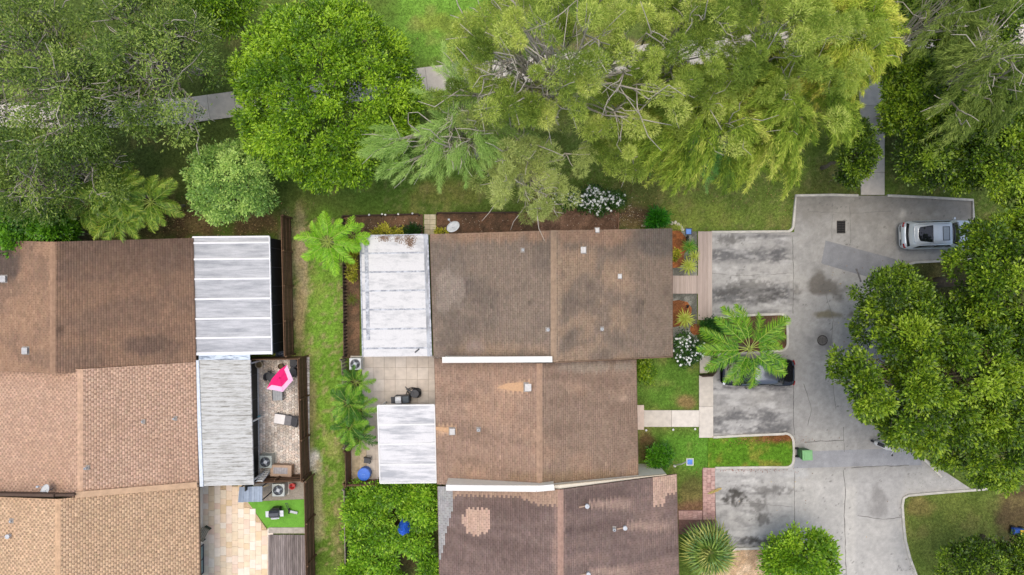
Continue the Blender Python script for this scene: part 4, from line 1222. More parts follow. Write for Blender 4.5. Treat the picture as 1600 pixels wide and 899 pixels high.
# umbrella patio: small tumbled pavers, too small to pick apart
pat = root_sheet('paver_patio', 'patio of small grey pink pavers under the pink umbrella', [(400, 558), (480, 558), (485, 743), (404, 745)], S(176, 168, 156))
a, b = W(401, 558), W(484, 744)
nx = int((b[0] - a[0]) / .2); ny = int((a[1] - b[1]) / .2)
rng = np.random.default_rng(4); V = []; F = []; CC = []
gi, gj = np.meshgrid(np.arange(nx), np.arange(ny)); gi = gi.ravel(); gj = gj.ravel()
cx = a[0] + (gi + .5) * .2; cy = b[1] + (gj + .5 + .5 * (gi % 2)) * .2
hx = .096; zt = .05 + rng.uniform(-.004, .004, len(cx)); k = .008
P8 = []
for sx, sy in ((-1, -1), (1, -1), (1, 1), (-1, 1)):
    P8.append(np.stack([cx + sx * hx, cy + sy * hx, np.full(len(cx), .01)], -1))
for sx, sy in ((-1, -1), (1, -1), (1, 1), (-1, 1)):
    P8.append(np.stack([cx + sx * (hx - k), cy + sy * (hx - k), zt], -1))
P8 = np.stack(P8, 1); bb = np.arange(len(cx))[:, None] * 8
F = np.concatenate([bb + np.array([q]) for q in ((4, 5, 6, 7), (0, 1, 5, 4), (1, 2, 6, 5), (2, 3, 7, 6), (3, 0, 4, 7))], 0)
pc = np.array([S(222, 212, 198), S(232, 224, 211), S(214, 200, 186), S(228, 213, 198), S(202, 194, 184)])[rng.integers(0, 5, len(cx))] * rng.uniform(.9, 1.08, (len(cx), 1))
st = fbm(cx * 1.1, cy * 1.1, 91, 4); pc = mixc(pc, S(150, 138, 122), sstep(.52, .7, st) * .4)
pv = np_obj('pavers', P8.reshape(-1, 3), F, np.repeat(pc, 8, 0), vcol('paver', .9, .12, 9, .004), pat); pv['kind'] = 'stuff'

TRAV = randmat('travertine', [S(226, 206, 174), S(236, 222, 198), S(222, 196, 156), S(240, 230, 212), S(228, 200, 176), S(234, 214, 182)], .75, .08, 3, .002)
trv = root_sheet('stone_patio', 'cream travertine patio beside the south west house', [(313, 758), (396, 760), (388, 785), (420, 832), (422, 940), (313, 940)], S(196, 172, 138))
def in_trav(px, py):
    return px < 384 or py > 790 and px < 388 + (py - 788) * .72 or py > 832
a, b = W(317, 758), W(422, 936)
me = unit_box(TRAV); x = a[0]; col = 0
while x < b[0] - .05:
    w = .40; y = a[1] - random.choice((0, .15, .3)); first = True
    y = a[1] + .3 * (col % 2)
    while y > b[1]:
        l = random.choice((.4, .61, .61, .40, .61))
        px, py = topx(x + w / 2, y - l / 2, 0)
        if in_trav(px, py) and py > 759:
            inst(me, 'tile', trv, (x + w / 2, y - l / 2, .035 + random.uniform(-.002, .002)), (0, 0, 0), (w - .01, l - .01, .05))
        y -= l
    x += w; col += 1
turf = sheet('artificial_turf', [(387, 784), (476, 780), (477, 824), (419, 826)], .03, .15, lambda px, py, x, y: np.array(S(108, 164, 58)) * (.8 + .4 * fbm(x * 5, y * 5, 93, 3))[..., None], vcol('turf', .9, .1, 14, .01, var2=.2, scale2=50), 'bright green artificial turf patch in the small yard', 'artificial turf')
yd = root_sheet('yard_slab', 'grey concrete slab under the air conditioner beside the turf', [(400, 747), (477, 746), (477, 782), (389, 784)], S(150, 142, 128), .008, 'slab')
st = thing('concrete_strip', 'narrow concrete strip between the turf and the wooden deck', 'concrete strip', W(448, 829))
mb = MB(); a, b = W(420, 824), W(478, 833)
for k in range(3):
    x0 = a[0] + (b[0] - a[0]) * k / 3; x1 = a[0] + (b[0] - a[0]) * (k + 1) / 3
    mb = MB(); mb.box(((x0 + x1) / 2, (a[1] + b[1]) / 2, .04), (x1 - x0 - .012, a[1] - b[1], .08)); mb.build('slab', solid('strip_c', S(176, 168, 154), .9, var=.2, scale=4), st)
dk = thing('wooden_deck', 'weathered grey wooden deck south of the turf', 'deck', W(448, 866))
DECKM = randmat('deck_plank', [S(128, 118, 112), S(148, 138, 132), S(112, 104, 98), S(138, 126, 122)], .9, .38, None, .003, (11, 1.1, 3))
a, b = W(420, 835), W(480, 940); n = 19; dx = (b[0] - a[0]) / n
for i in range(n):
    inst(unit_box(DECKM), 'plank', dk, (a[0] + (i + .5) * dx, (a[1] + b[1]) / 2 + random.uniform(-.015, .015), .1 + random.uniform(-.003, .003)), (0, 0, 0), (dx - .014, a[1] - b[1], .04))
mb = MB()
for k in range(5): mb.box(((a[0] + b[0]) / 2, a[1] - .2 - k * 1.0, .03), (b[0] - a[0], .06, .1))
mb.build('joist', BLACK, dk)

TILEM = randmat('patio_tile', [S(200, 188, 174), S(208, 197, 183), S(196, 185, 170), S(212, 202, 190)], .85, .12, 2.2, .003)
tp = root_sheet('tile_patio', 'pale square tiled patio between the two white patio roofs', [(566, 556), (688, 556), (690, 762), (548, 762), (548, 702), (566, 690)], S(176, 164, 148))
tiles(tp, 566, 556, 687, 648, 7, 5, TILEM, z=0.0, th=.05, gap=.014)
tiles(tp, 573, 648, 600, 752, 2, 6, TILEM, z=0.0, th=.05, gap=.014)
tiles(tp, 550, 702, 573, 752, 2, 3, randmat('old_tile', [S(178, 162, 132), S(190, 174, 146)], .9, .3, 3, .004), z=0.0, th=.045, gap=.014)
gp = thing('stepping_path', 'small path of paired cream stepping slabs leading to the white patio roof', 'stepping path', W(672, 352))
for j in range(4):
    for i in range(2):
        x0 = 663 + i * 9.2; y0 = 335.5 + j * 8
        a, b = W(x0, y0), W(x0 + 8.7, y0 + 7.5)
        inst(unit_box(randmat('cream_slab', [S(196, 184, 152), S(206, 196, 168), S(180, 168, 136)], .9, .15, 5)), 'slab', gp, ((a[0] + b[0]) / 2, (a[1] + b[1]) / 2, .03), (0, 0, random.uniform(-.02, .02)), (b[0] - a[0], a[1] - b[1], .07))
# ------------------------------------------------------------------ plants
def unit(v):
    return v / (np.linalg.norm(v, axis=-1, keepdims=True) + 1e-9)

def sph_noise(d, rng, k=7, fr=2.2):
    s = 0
    for i in range(k):
        w = rng.standard_normal(3) * fr; s = s + np.sin(d @ w + rng.uniform(0, 6.28))
    return s / math.sqrt(k)

def leaf_quads(p, d, n, L, Wd, col, bend=.0):
    s = unit(np.cross(d, n)); 
    mid = p + d * L[:, None] * .5 + n * (L * bend)[:, None]
    v = np.stack([p, mid + s * Wd[:, None] * .5, p + d * L[:, None], mid - s * Wd[:, None] * .5], 1)
    return v.reshape(-1, 3), np.arange(len(p) * 4).reshape(-1, 4), np.repeat(col, 4, 0)

def limb_pts(a, b, rng, wob=.08, n=6, lift=.15):
    a = np.array(a, float); b = np.array(b, float); L = np.linalg.norm(b - a)
    t = np.linspace(0, 1, n)[:, None]
    p = a + (b - a) * t + np.array([0, 0, 1]) * (np.sin(t * math.pi) * L * lift)
    p[1:-1] += rng.standard_normal((n - 2, 3)) * wob * L * .5
    return p

def skeleton(mb, base, crown, tips, r0, rng, twigs=2, rt=.012, wob=.07, sides=6, trunk_top=.75):
    base = np.array(base, float); crown = np.array(crown, float)
    top = base + (crown - base) * np.array([1, 1, trunk_top])
    tp = limb_pts(base - np.array([0, 0, .12]), top, rng, .03, 6, 0)
    mb.tube([tuple(p) for p in tp], [r0 * (1.25 if i == 0 else 1 - .45 * i / 5) for i in range(6)], 8)
    for tip in tips:
        f = rng.uniform(.55, 1.0); k = f * 5; i = min(4, int(k)); st = tp[i] + (tp[i + 1] - tp[i]) * (k - i)
        lp = limb_pts(st, tip, rng, wob, 7, .10)
        r1 = r0 * rng.uniform(.28, .45)
        mb.tube([tuple(p) for p in lp], [r1 + (rt - r1) * (j / 6) ** .7 for j in range(7)], sides)
        L = np.linalg.norm(lp[-1] - lp[0])
        for _ in range(twigs):
            j = rng.integers(2, 6); d = unit(lp[j + 1] - lp[j]) + rng.standard_normal(3) * .7
            e = lp[j] + unit(d) * L * rng.uniform(.18, .4)
            q = limb_pts(lp[j], e, rng, .12, 4, .05)
            mb.tube([tuple(p) for p in q], [rt * 2.4 * (1 - .7 * m / 3) for m in range(4)], 4)

def shell_points(rng, n, r, zmin=-.5, amp=.16, fr=2.4, inner=.2, gap=0.0, bough=None, dens=2.9):
    """clump centres gathered into boughs (domes) spread over an uneven crown shell"""
    r = np.array(r, float); mr = r.mean()
    br = bough if bough else max(.28, .26 * mr)
    area = 2 * math.pi * r[0] * r[1]
    nb = max(9, int(area * (1 - zmin) / (br * br * dens)))
    k = np.arange(nb) + .5                                   # even spiral over the shell, jittered
    zz = 1 - (1 - zmin) * k / nb; th = k * 2.399963 + rng.uniform(0, 6.28)
    d = np.stack([np.sqrt(np.maximum(0, 1 - zz ** 2)) * np.cos(th), np.sqrt(np.maximum(0, 1 - zz ** 2)) * np.sin(th), zz], -1)
    d = unit(d + rng.standard_normal(d.shape) * .32 / math.sqrt(nb) * 2)
    g = sph_noise(d, rng, 8, fr * 2.4)
    d = d[g > gap] if gap is not None else d
    rad = 1 + amp * sph_noise(d, rng, 7, fr)
    k = np.where(rng.random(len(d)) < inner, rng.uniform(.35, .78, len(d)), 1 - np.abs(rng.standard_normal(len(d))) * .07)
    bc = d * (rad * k)[:, None] * np.maximum(r - br * .8, r * .35)
    bR = br * rng.uniform(.65, 1.3, len(d))
    i = rng.choice(len(d), n, p=bR ** 2 / (bR ** 2).sum())
    e = unit(rng.standard_normal((n, 3)) + d[i] * .8 + np.array([0, 0, .75]))
    q = np.where(rng.random(n) < .2, rng.uniform(.3, .8, n), 1 - np.abs(rng.standard_normal(n)) * .1)
    off = bc[i] + e * (bR[i] * q)[:, None] * np.array([1, 1, .8])
    return off, unit(d[i] * .5 + e), i

def broadleaf(name, label, cat, px, py, zc, r, nclump, nleaf, L, cr, cols, seed, trunk=.22, base=None, amp=.16, fr=2.4, gap=-1.0, inner=.2, bark=None, group=None, tips=12, asp=.5, up=.6, twigs=2, rt=.012, zmin=-.45, spread=.35, flatc=.6, crown_name='crown', flowers=None, bough=None, gain=1.0, dens=2.6):
    rng = np.random.default_rng(seed)
    c = np.array(W(px, py, zc)); b = np.array(base if base is not None else (c[0], c[1], 0.0))
    t = thing(name, label, cat, (b[0], b[1], 0), group)
    off, dr, bi = shell_points(rng, nclump, r, zmin, amp, fr, inner, gap, bough, dens)
    cp = c + off
    low = cp[:, 2] < .12; cp[low, 2] = .12 + rng.random(low.sum()) * .2
    m = len(cp)
    cn = rng.standard_normal(m) * .75 + rng.standard_normal(bi.max() + 1)[bi] * .75
    P = np.repeat(cp, nleaf, 0); D = np.repeat(dr, nleaf, 0); K = np.repeat(cn, nleaf)
    g = rng.standard_normal((len(P), 3)) * np.array([1, 1, flatc])
    pos = P + g * cr
    pos[:, 2] = np.maximum(pos[:, 2], .04)
    d = unit(unit(g) * 1.0 + D * spread + rng.standard_normal(g.shape) * .28)
    n = unit(np.array([0, 0, up]) + D * .45 + rng.standard_normal(g.shape) * .42)
    ll = L * rng.uniform(.65, 1.25, len(P)); ww = ll * asp * rng.uniform(.8, 1.2, len(P))
    cols = np.array(cols)
    f = np.clip(.48 + .26 * K + .26 * rng.standard_normal(len(P)), 0, 1) * (len(cols) - 1)
    i0 = np.minimum(f.astype(int), len(cols) - 2); fr_ = (f - i0)[:, None]
    col = cols[i0] * (1 - fr_) + cols[i0 + 1] * fr_
    col = np.minimum(col * rng.uniform(.82, 1.15, (len(P), 1)) * np.array([.82, .85, .40]) * gain, .8)
    v, ff, cc = leaf_quads(pos, d, n, ll, ww, col, -.05)
    o = np_obj(crown_name, v, ff, cc, LEAF, t)
    mb = MB()
    k = rng.permutation(m)[:tips]
    skeleton(mb, b, c, cp[k] * .94 + c * .06, trunk, rng, twigs, rt)
    mb.build('trunk' if trunk > .05 else 'stem', bark or BARK, t, smooth=True)
    if flowers:
        n_, fc, fs = flowers
        k = rng.integers(0, m, n_); fp = cp[k] + rng.standard_normal((n_, 3)) * cr * .8; fp[:, 2] = cp[k][:, 2] + cr * .6 + rng.random(n_) * .05
        P = np.repeat(fp, 5, 0); a = np.tile(np.arange(5) * 1.2566, n_) + np.repeat(rng.uniform(0, 6, n_), 5)
        d = np.stack([np.cos(a), np.sin(a), np.full(len(a), .15)], -1); nn = np.zeros_like(d); nn[:, 2] = 1
        v, ff, cc = leaf_quads(P, unit(d), nn, np.full(len(P), fs), np.full(len(P), fs * .8), np.zeros((len(P), 3)) + np.array(fc))
        q = np_obj('blossoms', v, ff, cc, LEAF, t); q['kind'] = 'stuff'
    return t

def needles(rng, st, dd, l, w, cols, K):
    m = len(st)
    side = unit(np.cross(dd, rng.standard_normal(dd.shape))) * (w * rng.uniform(.7, 1.3, m))[:, None] * .5
    e = st + dd * l[:, None]; mid = st + dd * (l * .4)[:, None]
    v = np.stack([st, mid + side, e, mid - side], 1).reshape(-1, 3)
    f = np.arange(m * 4).reshape(-1, 4)
    cols = np.array(cols)
    t = np.clip(.5 + .26 * K + .16 * rng.standard_normal(m), 0, 1) * (len(cols) - 1)
    i0 = np.minimum(t.astype(int), len(cols) - 2); q = (t - i0)[:, None]
    c = np.minimum((cols[i0] * (1 - q) + cols[i0 + 1] * q) * rng.uniform(.85, 1.15, (m, 1)) * np.array([1.2, 1.18, 1.2]), .85)
    return v, f, np.repeat(c, 4, 0)

def casuarina(label, px, py, zc, r, npuff, pr, nn, cols, seed, L=.24, w=.024, droop=0.0, trunk=.25, tips=14, inner=.25, amp=.22, gap=-.6, base=None, bark=None, group='feathery pines over the lawn', twigs=3, rt=.014, fr=2.6, zmin=-.25, name='pine_tree', south=0.0):
    """droop = 0: round fuzzy tufts on limb ends; droop > 0: plumes trailing outwards"""
    rng = np.random.default_rng(seed)
    c = np.array(W(px, py, zc)); b = np.array(base if base is not None else (c[0], c[1], 0.0))
    t = thing(name, label, 'tree', (b[0], b[1], 0), group)
    if droop <= 0:
        # clusters of three or four tufts spread over a dome, some set deep so that gaps open between them
        M = max(6, npuff // 3); kk = np.arange(M) + .5
        zz = 1 - (1 - zmin) * kk / M; th = kk * 2.399963 + rng.uniform(0, 6.28); rr = np.sqrt(np.maximum(0, 1 - zz ** 2))
        d0 = unit(np.stack([rr * np.cos(th), rr * np.sin(th), zz], -1) + rng.standard_normal((M, 3)) * .5 / math.sqrt(M))
        d0 = d0[sph_noise(d0, rng, 8, fr * 2.2) > gap]; M = len(d0)
        depth = np.where(rng.random(M) < inner, rng.uniform(.45, .8, M), rng.uniform(.88, 1.06, M)) * (1 + amp * sph_noise(d0, rng, 7, fr))
        cc_ = d0 * depth[:, None] * np.array(r)
        bi = np.repeat(np.arange(M), 4)
        pc = c + cc_[bi] + rng.standard_normal((M * 4, 3)) * pr * np.array([.72, .72, .3]); prr = pr * rng.uniform(.5, 1.15, len(pc))
        m = len(pc); P = np.repeat(pc, nn, 0); Rr = np.repeat(prr, nn)
        d = unit(rng.standard_normal((m * nn, 3))); d[:, 2] = np.abs(d[:, 2]) - .3 * rng.random(m * nn); d = unit(d)
        st = P + d * (Rr * (.35 + .5 * rng.random(m * nn) ** .6))[:, None] * np.array([1, 1, .8])
        dd = unit(d * .8 + np.array([0, 0, .3]) + rng.standard_normal(d.shape) * .55)
        l = L * rng.uniform(.6, 1.3, m * nn)
        K = np.repeat(rng.standard_normal(m) * .7 + rng.standard_normal(bi.max() + 1)[bi] * .9, nn)
    else:
        off, dr, bi = shell_points(rng, npuff, r, zmin, amp, fr, inner, gap, pr * 1.8)
        pc = c + off; m = len(pc)
        o2 = unit(off * np.array([1, 1, 0]) + rng.standard_normal((m, 3)) * np.array([.8, .8, 0]) + np.array([0, -south, 0]))
        pl = pr * 2.1 * rng.uniform(.6, 1.4, m)
        u = np.repeat(rng.random((m, 1)), 1, 1)
        tt = rng.random((m, nn)); O = np.repeat(o2, nn, 0); PL = np.repeat(pl, nn); T = tt.ravel()
        ax = O * (PL * T)[:, None]; ax[:, 2] -= droop * PL * T ** 2 * .7
        tang = unit(O - np.array([0, 0, 1]) * (droop * 1.4 * T)[:, None])
        rad = rng.standard_normal((m * nn, 3)) * (.12 * (1.15 - T))[:, None]
        st = np.repeat(pc, nn, 0) + ax + rad
        dd = unit(tang * .9 + rng.standard_normal(ax.shape) * .38)
        l = L * rng.uniform(.6, 1.3, m * nn) * .6 + .05
        K = np.repeat(rng.standard_normal(m) * .7 + rng.standard_normal(bi.max() + 1)[bi] * .5, nn) + (T - .4) * .9
    v, f, cc = needles(rng, st, dd, l, w, cols, K)
    np_obj('crown', v, f, cc, NEEDLE, t)
    mb = MB(); k = rng.permutation(len(pc))[:tips]
    skeleton(mb, b, c, pc[k] + np.array([0, 0, .3]), trunk, rng, twigs, rt, .03)
    mb.build('trunk', bark or PALEBARK, t, smooth=True)
    return t

# --- west: thin crowned oaks
OAK = [S(66, 90, 44), S(92, 116, 58), S(124, 146, 82), S(156, 172, 112)]
broadleaf('oak_tree', 'sparse grey green oak spreading over the western sidewalk', 'tree', 75, 130, 8.0, (5.2, 5.0, 3.0), 1500, 22, .19, .24, OAK, 201, .34, base=(*W(205, 140)[:2], 0), amp=.2, gap=-.45, bark=PALEBARK, gain=1.3, tips=60, asp=.34, twigs=8, rt=.02, group='sparse oaks in the north west', inner=.3, bough=.9)
broadleaf('oak_tree', 'sparse grey green oak standing closest to the dense round tree', 'tree', 238, 88, 7.5, (3.7, 4.2, 2.7), 1050, 22, .19, .24, OAK, 202, .3, base=(*W(318, 112)[:2], 0), amp=.22, gap=-.4, bark=PALEBARK, gain=1.3, tips=46, asp=.34, twigs=8, rt=.02, group='sparse oaks in the north west', inner=.3, bough=.85)
broadleaf('oak_tree', 'lower sparse oak with pale bare limbs behind the palm cluster', 'tree', 70, 262, 6.0, (4.6, 2.6, 2.1), 740, 22, .19, .24, OAK, 203, .25, amp=.22, gap=-.4, bark=PALEBARK, gain=1.3, tips=40, asp=.34, twigs=8, rt=.02, group='sparse oaks in the north west', inner=.3, bough=.8)
GRN = [S(76, 112, 26), S(110, 150, 34), S(144, 182, 48), S(176, 208, 76)]
broadleaf('round_tree', 'dense round bright green tree beside the oak and the sidewalk', 'tree', 514, 150, 5.4, (5.55, 5.75, 3.4), 3000, 30, .19, .12, GRN, 204, .3, gain=1.1, dens=2.2, amp=.05, fr=3.2, gap=-3, inner=.06, asp=.46, tips=24, up=.6, spread=.5, bough=1.0)
SIL = [S(90, 124, 76), S(122, 156, 100), S(154, 184, 126), S(184, 206, 154)]
broadleaf('small_tree', 'small pale silvery green tree behind the silver patio roof', 'tree', 366, 286, 3.4, (2.7, 2.7, 2.0), 820, 28, .18, .11, SIL, 205, .12, gain=1.42, amp=.10, gap=-1.3, asp=.40, tips=12)
broadleaf('small_tree', 'bright green tree touching the top of the dense round tree', 'tree', 345, 12, 5.0, (1.9, 1.2, 1.5), 170, 55, .2, .26, GRN, 206, .12, amp=.2, asp=.45)
for i, (x, y, rr, lab) in enumerate(((18, 338, 1.6, 'glossy dark green shrub farthest from the palm cluster'), (70, 348, 1.5, 'glossy dark green shrub touching the palm cluster'), (38, 376, 1.35, 'glossy green shrub leaning over the mildewed roof'), (95, 362, .9, 'small glossy shrub at the eave beside the palm cluster'))):
    broadleaf('shrub', lab, 'shrub', x, y, 3.3, (rr, rr * .95, 1.5), 260, 32, .2, .14, [S(62, 108, 34), S(92, 146, 44), S(128, 182, 58)], 210 + i, .06, amp=.14, asp=.5, group='shrubs behind the mildewed roof')

# --- palms
def frond_mesh(L, nl, ll, lw, arch, droop, cols, seed, pet=.18, curl=.35, mat=None, tipt=.35):
    rng = np.random.default_rng(seed)
    t = np.linspace(0, 1, nl)
    def curve(t):
        x = L * (t - .10 * t ** 3); z = arch * L * t - droop * L * t ** 2
        return np.stack([x, np.zeros_like(t), z], -1)
    C = curve(t); T = unit(np.gradient(C, axis=0))
    V = []; F = []; K = []; nv = 0
    cols = np.array(cols)
    s = t > pet
    for sg in (-1, 1):
        p = C[s]; tt = t[s]; tan = T[s]; m = len(p)
        prof = np.sin(np.clip((tt - pet) / (1 - pet) * .86 + .14, 0, 1) * math.pi) ** .6
        l = ll * prof * rng.uniform(.85, 1.12, m) + .03
        ang = R(62) - R(30) * tt + rng.normal(0, .09, m)
        side = np.zeros((m, 3)); side[:, 1] = sg
        d = unit(tan * np.cos(ang)[:, None] + side * np.sin(ang)[:, None] + np.array([0, 0, 1]) * (rng.normal(.15, .55, m))[:, None])
        nrm = unit(np.cross(d, side) * sg + np.array([0, 0, .8])); w = np.full(m, lw) * rng.uniform(.8, 1.2, m)
        s2 = unit(np.cross(d, nrm))
        mid = p + d * (l * .5)[:, None]; e = p + d * l[:, None] * .97 + np.array([0, 0, -1]) * (l * curl)[:, None]
        mid[:, 2] -= l * curl * .22
        v = np.stack([p - s2 * w[:, None] * .3, p + s2 * w[:, None] * .3, mid + s2 * w[:, None] * .5, mid - s2 * w[:, None] * .5, e], 1)
        V.append(v.reshape(-1, 3))
        b = nv + np.arange(m)[:, None] * 5
        F += [tuple(q) for q in (b + np.array([[0, 1, 2, 3]]))] + [tuple(q) for q in (b + np.array([[3, 2, 4]]))]
        f = np.clip(.45 + .25 * rng.standard_normal(m) + tipt * (tt - .4), 0, 1) * (len(cols) - 1); i0 = np.minimum(f.astype(int), len(cols) - 2)
        c = (cols[i0] * (1 - (f - i0))[:, None] + cols[i0 + 1] * (f - i0)[:, None]) * np.array([.92, .92, .85])
        K.append(np.repeat(c, 5, 0)); nv += m * 5
    # rachis
    mb = MB(); mb.tube([tuple(q) for q in C[::max(1, nl // 10)]], [max(.006, .028 * (1 - i / 12)) for i in range(len(C[::max(1, nl // 10)]))], 5)
    V.append(np.array([tuple(q) for q in mb.v])); F += [tuple(i + nv for i in q) for q in mb.f]; K.append(np.tile(np.array([S(160, 176, 84)]), (len(mb.v), 1)))
    V = np.concatenate(V); K = np.concatenate(K)
    me = bpy.data.meshes.new('frond'); me.from_pydata([tuple(q) for q in V], [], F); me.update()
    at = me.color_attributes.new('Col', 'FLOAT_COLOR', 'POINT'); c4 = np.ones((len(V), 4), np.float32); c4[:, :3] = K; at.data.foreach_set('color', c4.ravel())
    me.materials.append(mat or LEAF)
    return me

def palm(name, label, crown, base, meshes, angs, trunk_r, seed, group=None, cat='palm', stems=None, pitch=(-.1, .35), scl=(.8, 1.12), heart=True):
    rng = random.Random(seed)
    t = thing(name, label, cat, (base[0], base[1], 0), group)
    mb = MB(); p = limb_pts((base[0], base[1], -.12), crown, np.random.default_rng(seed), .02, 7, 0)
    mb.tube([tuple(q) for q in p], [trunk_r * (1.25 - .4 * i / 6) for i in range(7)], 9); mb.build('trunk', solid('palm_trunk', S(150, 140, 122), .9, var=.2, scale=9), t, smooth=True)
    if heart:
        mb = MB(); mb.lathe((crown[0], crown[1], crown[2] - .5), [(trunk_r * .8, 0), (trunk_r * 1.3, .25), (trunk_r * .9, .5), (.03, .75)], 8); mb.build('crownshaft', solid('crownshaft', S(112, 126, 60), .6), t, smooth=True)
    for i, a in enumerate(angs):
        sc = rng.uniform(*scl)
        inst(meshes[i % len(meshes)], 'frond', t, (crown[0] + .06 * math.cos(R(a)), crown[1] + .06 * math.sin(R(a)), crown[2] + .02 * i / len(angs)), (rng.uniform(-.5, .5), -rng.uniform(*pitch), R(a)), (sc, sc, sc))
    return t

QP = [frond_mesh(2.9, 130, .62, .03, .30, .62, [S(50, 104, 22), S(86, 146, 30), S(134, 184, 46), S(176, 202, 70)], 300 + i) for i in range(3)]
c = W(1171, 545, 4.6)
palm('palm_tree', 'tall feather palm arching over the black car', c, (c[0] - .05, c[1] - .1), QP, [8, 24, 62, 97, 136, 166, 184, 236, 256, 316, 340, 45, 115, 205, 285], .13, 31)
LIME = [S(96, 158, 26), S(134, 196, 38), S(168, 220, 58), S(190, 228, 84)]
AP = [frond_mesh(2.0, 110, .46, .026, .42, .80, LIME, 310 + i) for i in range(3)]
c = W(512, 378, 3.6)
b = W(556, 386)
palm('palm_tree', 'lime green feather palm leaning over the lawn by the white patio roof', c, (b[0], b[1]), AP, [5, 32, 60, 88, 115, 140, 165, 192, 218, 245, 268, 290, 318, 345], .09, 32)
c = W(550, 368, 2.6); b = W(557, 374)
palm('palm_tree', 'smaller lime green palm touching the corner of the white patio roof', c, (b[0], b[1]), [frond_mesh(1.15, 50, .34, .035, .4, .7, LIME, 316)], [0, 45, 95, 150, 200, 250, 300, 335], .06, 33)
ARE = [frond_mesh(1.75, 96, .42, .026, .55, .75, [S(70, 126, 26), S(104, 164, 40), S(146, 194, 60), S(184, 208, 86)], 320 + i) for i in range(3)]
ARE += [frond_mesh(1.7, 90, .42, .028, .5, .8, [S(44, 92, 22), S(66, 120, 30), S(96, 148, 42)], 325 + i) for i in range(2)]
for i, (x, y, z, lab) in enumerate(((556, 597, 1.9, 'yellow green areca palm closest to the air conditioner by the tiled patio'), (545, 630, 2.2, 'tall yellow green areca palm in the middle of the clump'), (560, 640, 1.7, 'low yellow green areca palm leaning over the tiled patio'), (548, 665, 2.0, 'yellow green areca palm beside the weathered picket fence'), (562, 682, 1.6, 'small areca palm nearest the blue barrel'))):
    c = W(x, y, z); palm('areca_palm', lab, c, (c[0], c[1]), ARE, [k * 360 / 11 + i * 17 for k in range(11)], .05, 40 + i, 'areca palm clump', pitch=(-.05, .8), scl=(.6, .95), heart=False)

def fan_mesh(Rr, nseg, cols, seed, pet=.75, sweep=250, droop=.35, w=.055):
    rng = np.random.default_rng(seed); V = []; F = []; K = []; nv = 0
    mb = MB(); pts = [(0, 0, 0), (pet * .5, 0, pet * .2), (pet, 0, pet * .25)]
    mb.tube(pts, [.016, .013, .01], 5); V += list(mb.v); F += list(mb.f); nv = len(mb.v); K += [S(150, 170, 80)] * nv
    o = np.array(pts[-1])
    for i in range(nseg):
        a = R(-sweep / 2 + sweep * i / (nseg - 1)); l = Rr * (.72 + .28 * math.cos(a / 2)) * rng.uniform(.92, 1.06)
        d = np.array([math.cos(a), math.sin(a), .12]); s = np.array([-math.sin(a), math.cos(a), 0]) * w / 2
        m = o + d * l * .6; e = o + d * l; e[2] -= l * droop * rng.uniform(.5, 1.5)
        h = np.array([0, 0, .012 if i % 2 else -.012])
        V += [tuple(o), tuple(m + s + h), tuple(e), tuple(m - s - h)]; F.append((nv, nv + 1, nv + 2, nv + 3)); nv += 4
        k = np.array(cols[0]) + (np.array(cols[1]) - np.array(cols[0])) * rng.random(); K += [tuple(k)] * 4
    me = bpy.data.meshes.new('fan'); me.from_pydata(V, [], F); me.update()
    at = me.color_attributes.new('Col', 'FLOAT_COLOR', 'POINT'); c4 = np.ones((nv, 4), np.float32); c4[:, :3] = np.array(K); at.data.foreach_set('color', c4.ravel())
    me.materials.append(LEAF); return me
def fanpalm(name, label, px, py, z, meshes, n, seed, trunk=.14, base=None, scl=(.8, 1.1), group=None):
    c = W(px, py, z); rng = random.Random(seed)
    b = base or (c[0], c[1])
    t = thing(name, label, 'palm', (b[0], b[1], 0), group)
    mb = MB(); mb.tube([(b[0], b[1], -.1), ((b[0] + c[0]) / 2, (b[1] + c[1]) / 2, z * .5), c], [trunk * 1.3, trunk, trunk], 8); mb.build('trunk', solid('palm_trunk', S(150, 140, 122), .9), t, smooth=True)
    for i in range(n):
        a = i * 2.39996 + rng.uniform(-.2, .2); pit = .15 + 1.0 * (1 - i / n) ** 1.2 - .5 * (i / n)
        pit = 1.25 - 1.55 * (i / n) ** .8
        s = rng.uniform(*scl)
        inst(meshes[i % len(meshes)], 'frond', t, (c[0], c[1], c[2] + .1 * (1 - i / n)), (rng.uniform(-.2, .2), -pit, a), (s, s, s))
    return t
FP = [fan_mesh(1.15, 19, (S(84, 122, 44), S(150, 172, 74)), 330, w=.085), fan_mesh(1.2, 18, (S(120, 134, 56), S(176, 178, 92)), 331, w=.085), fan_mesh(1.1, 18, (S(70, 110, 50), S(120, 152, 80)), 332, w=.085)]
fanpalm('fan_palm', 'dense olive green fan palm beside the gravel and lower parking bay', 1104, 856, 1.7, FP, 38, 51, scl=(.85, 1.15))
# palm cluster behind the mildewed roof
CP = [frond_mesh(2.1, 100, .5, .03, .45, .8, [S(66, 108, 32), S(106, 146, 44), S(150, 180, 64), S(186, 190, 82)], 340 + i) for i in range(3)]
for i, (x, y, z, lab) in enumerate(((140, 316, 3.8, 'feather palm of the cluster nearest the glossy shrubs'), (185, 300, 4.6, 'tallest feather palm of the cluster behind the mildewed roof'), (236, 316, 4.2, 'yellowish feather palm of the cluster nearest the dirt patch'), (196, 338, 3.8, 'low feather palm drooping onto the mildewed roof'))):
    c = W(x, y, z); palm('feather_palm', lab, c, (c[0], c[1] + (.3 if i < 3 else .9)), CP, [k * 360 / 15 + i * 23 for k in range(15)], .08, 60 + i, 'palm cluster behind the mildewed roof', pitch=(-.1, .7), scl=(.75, 1.1))

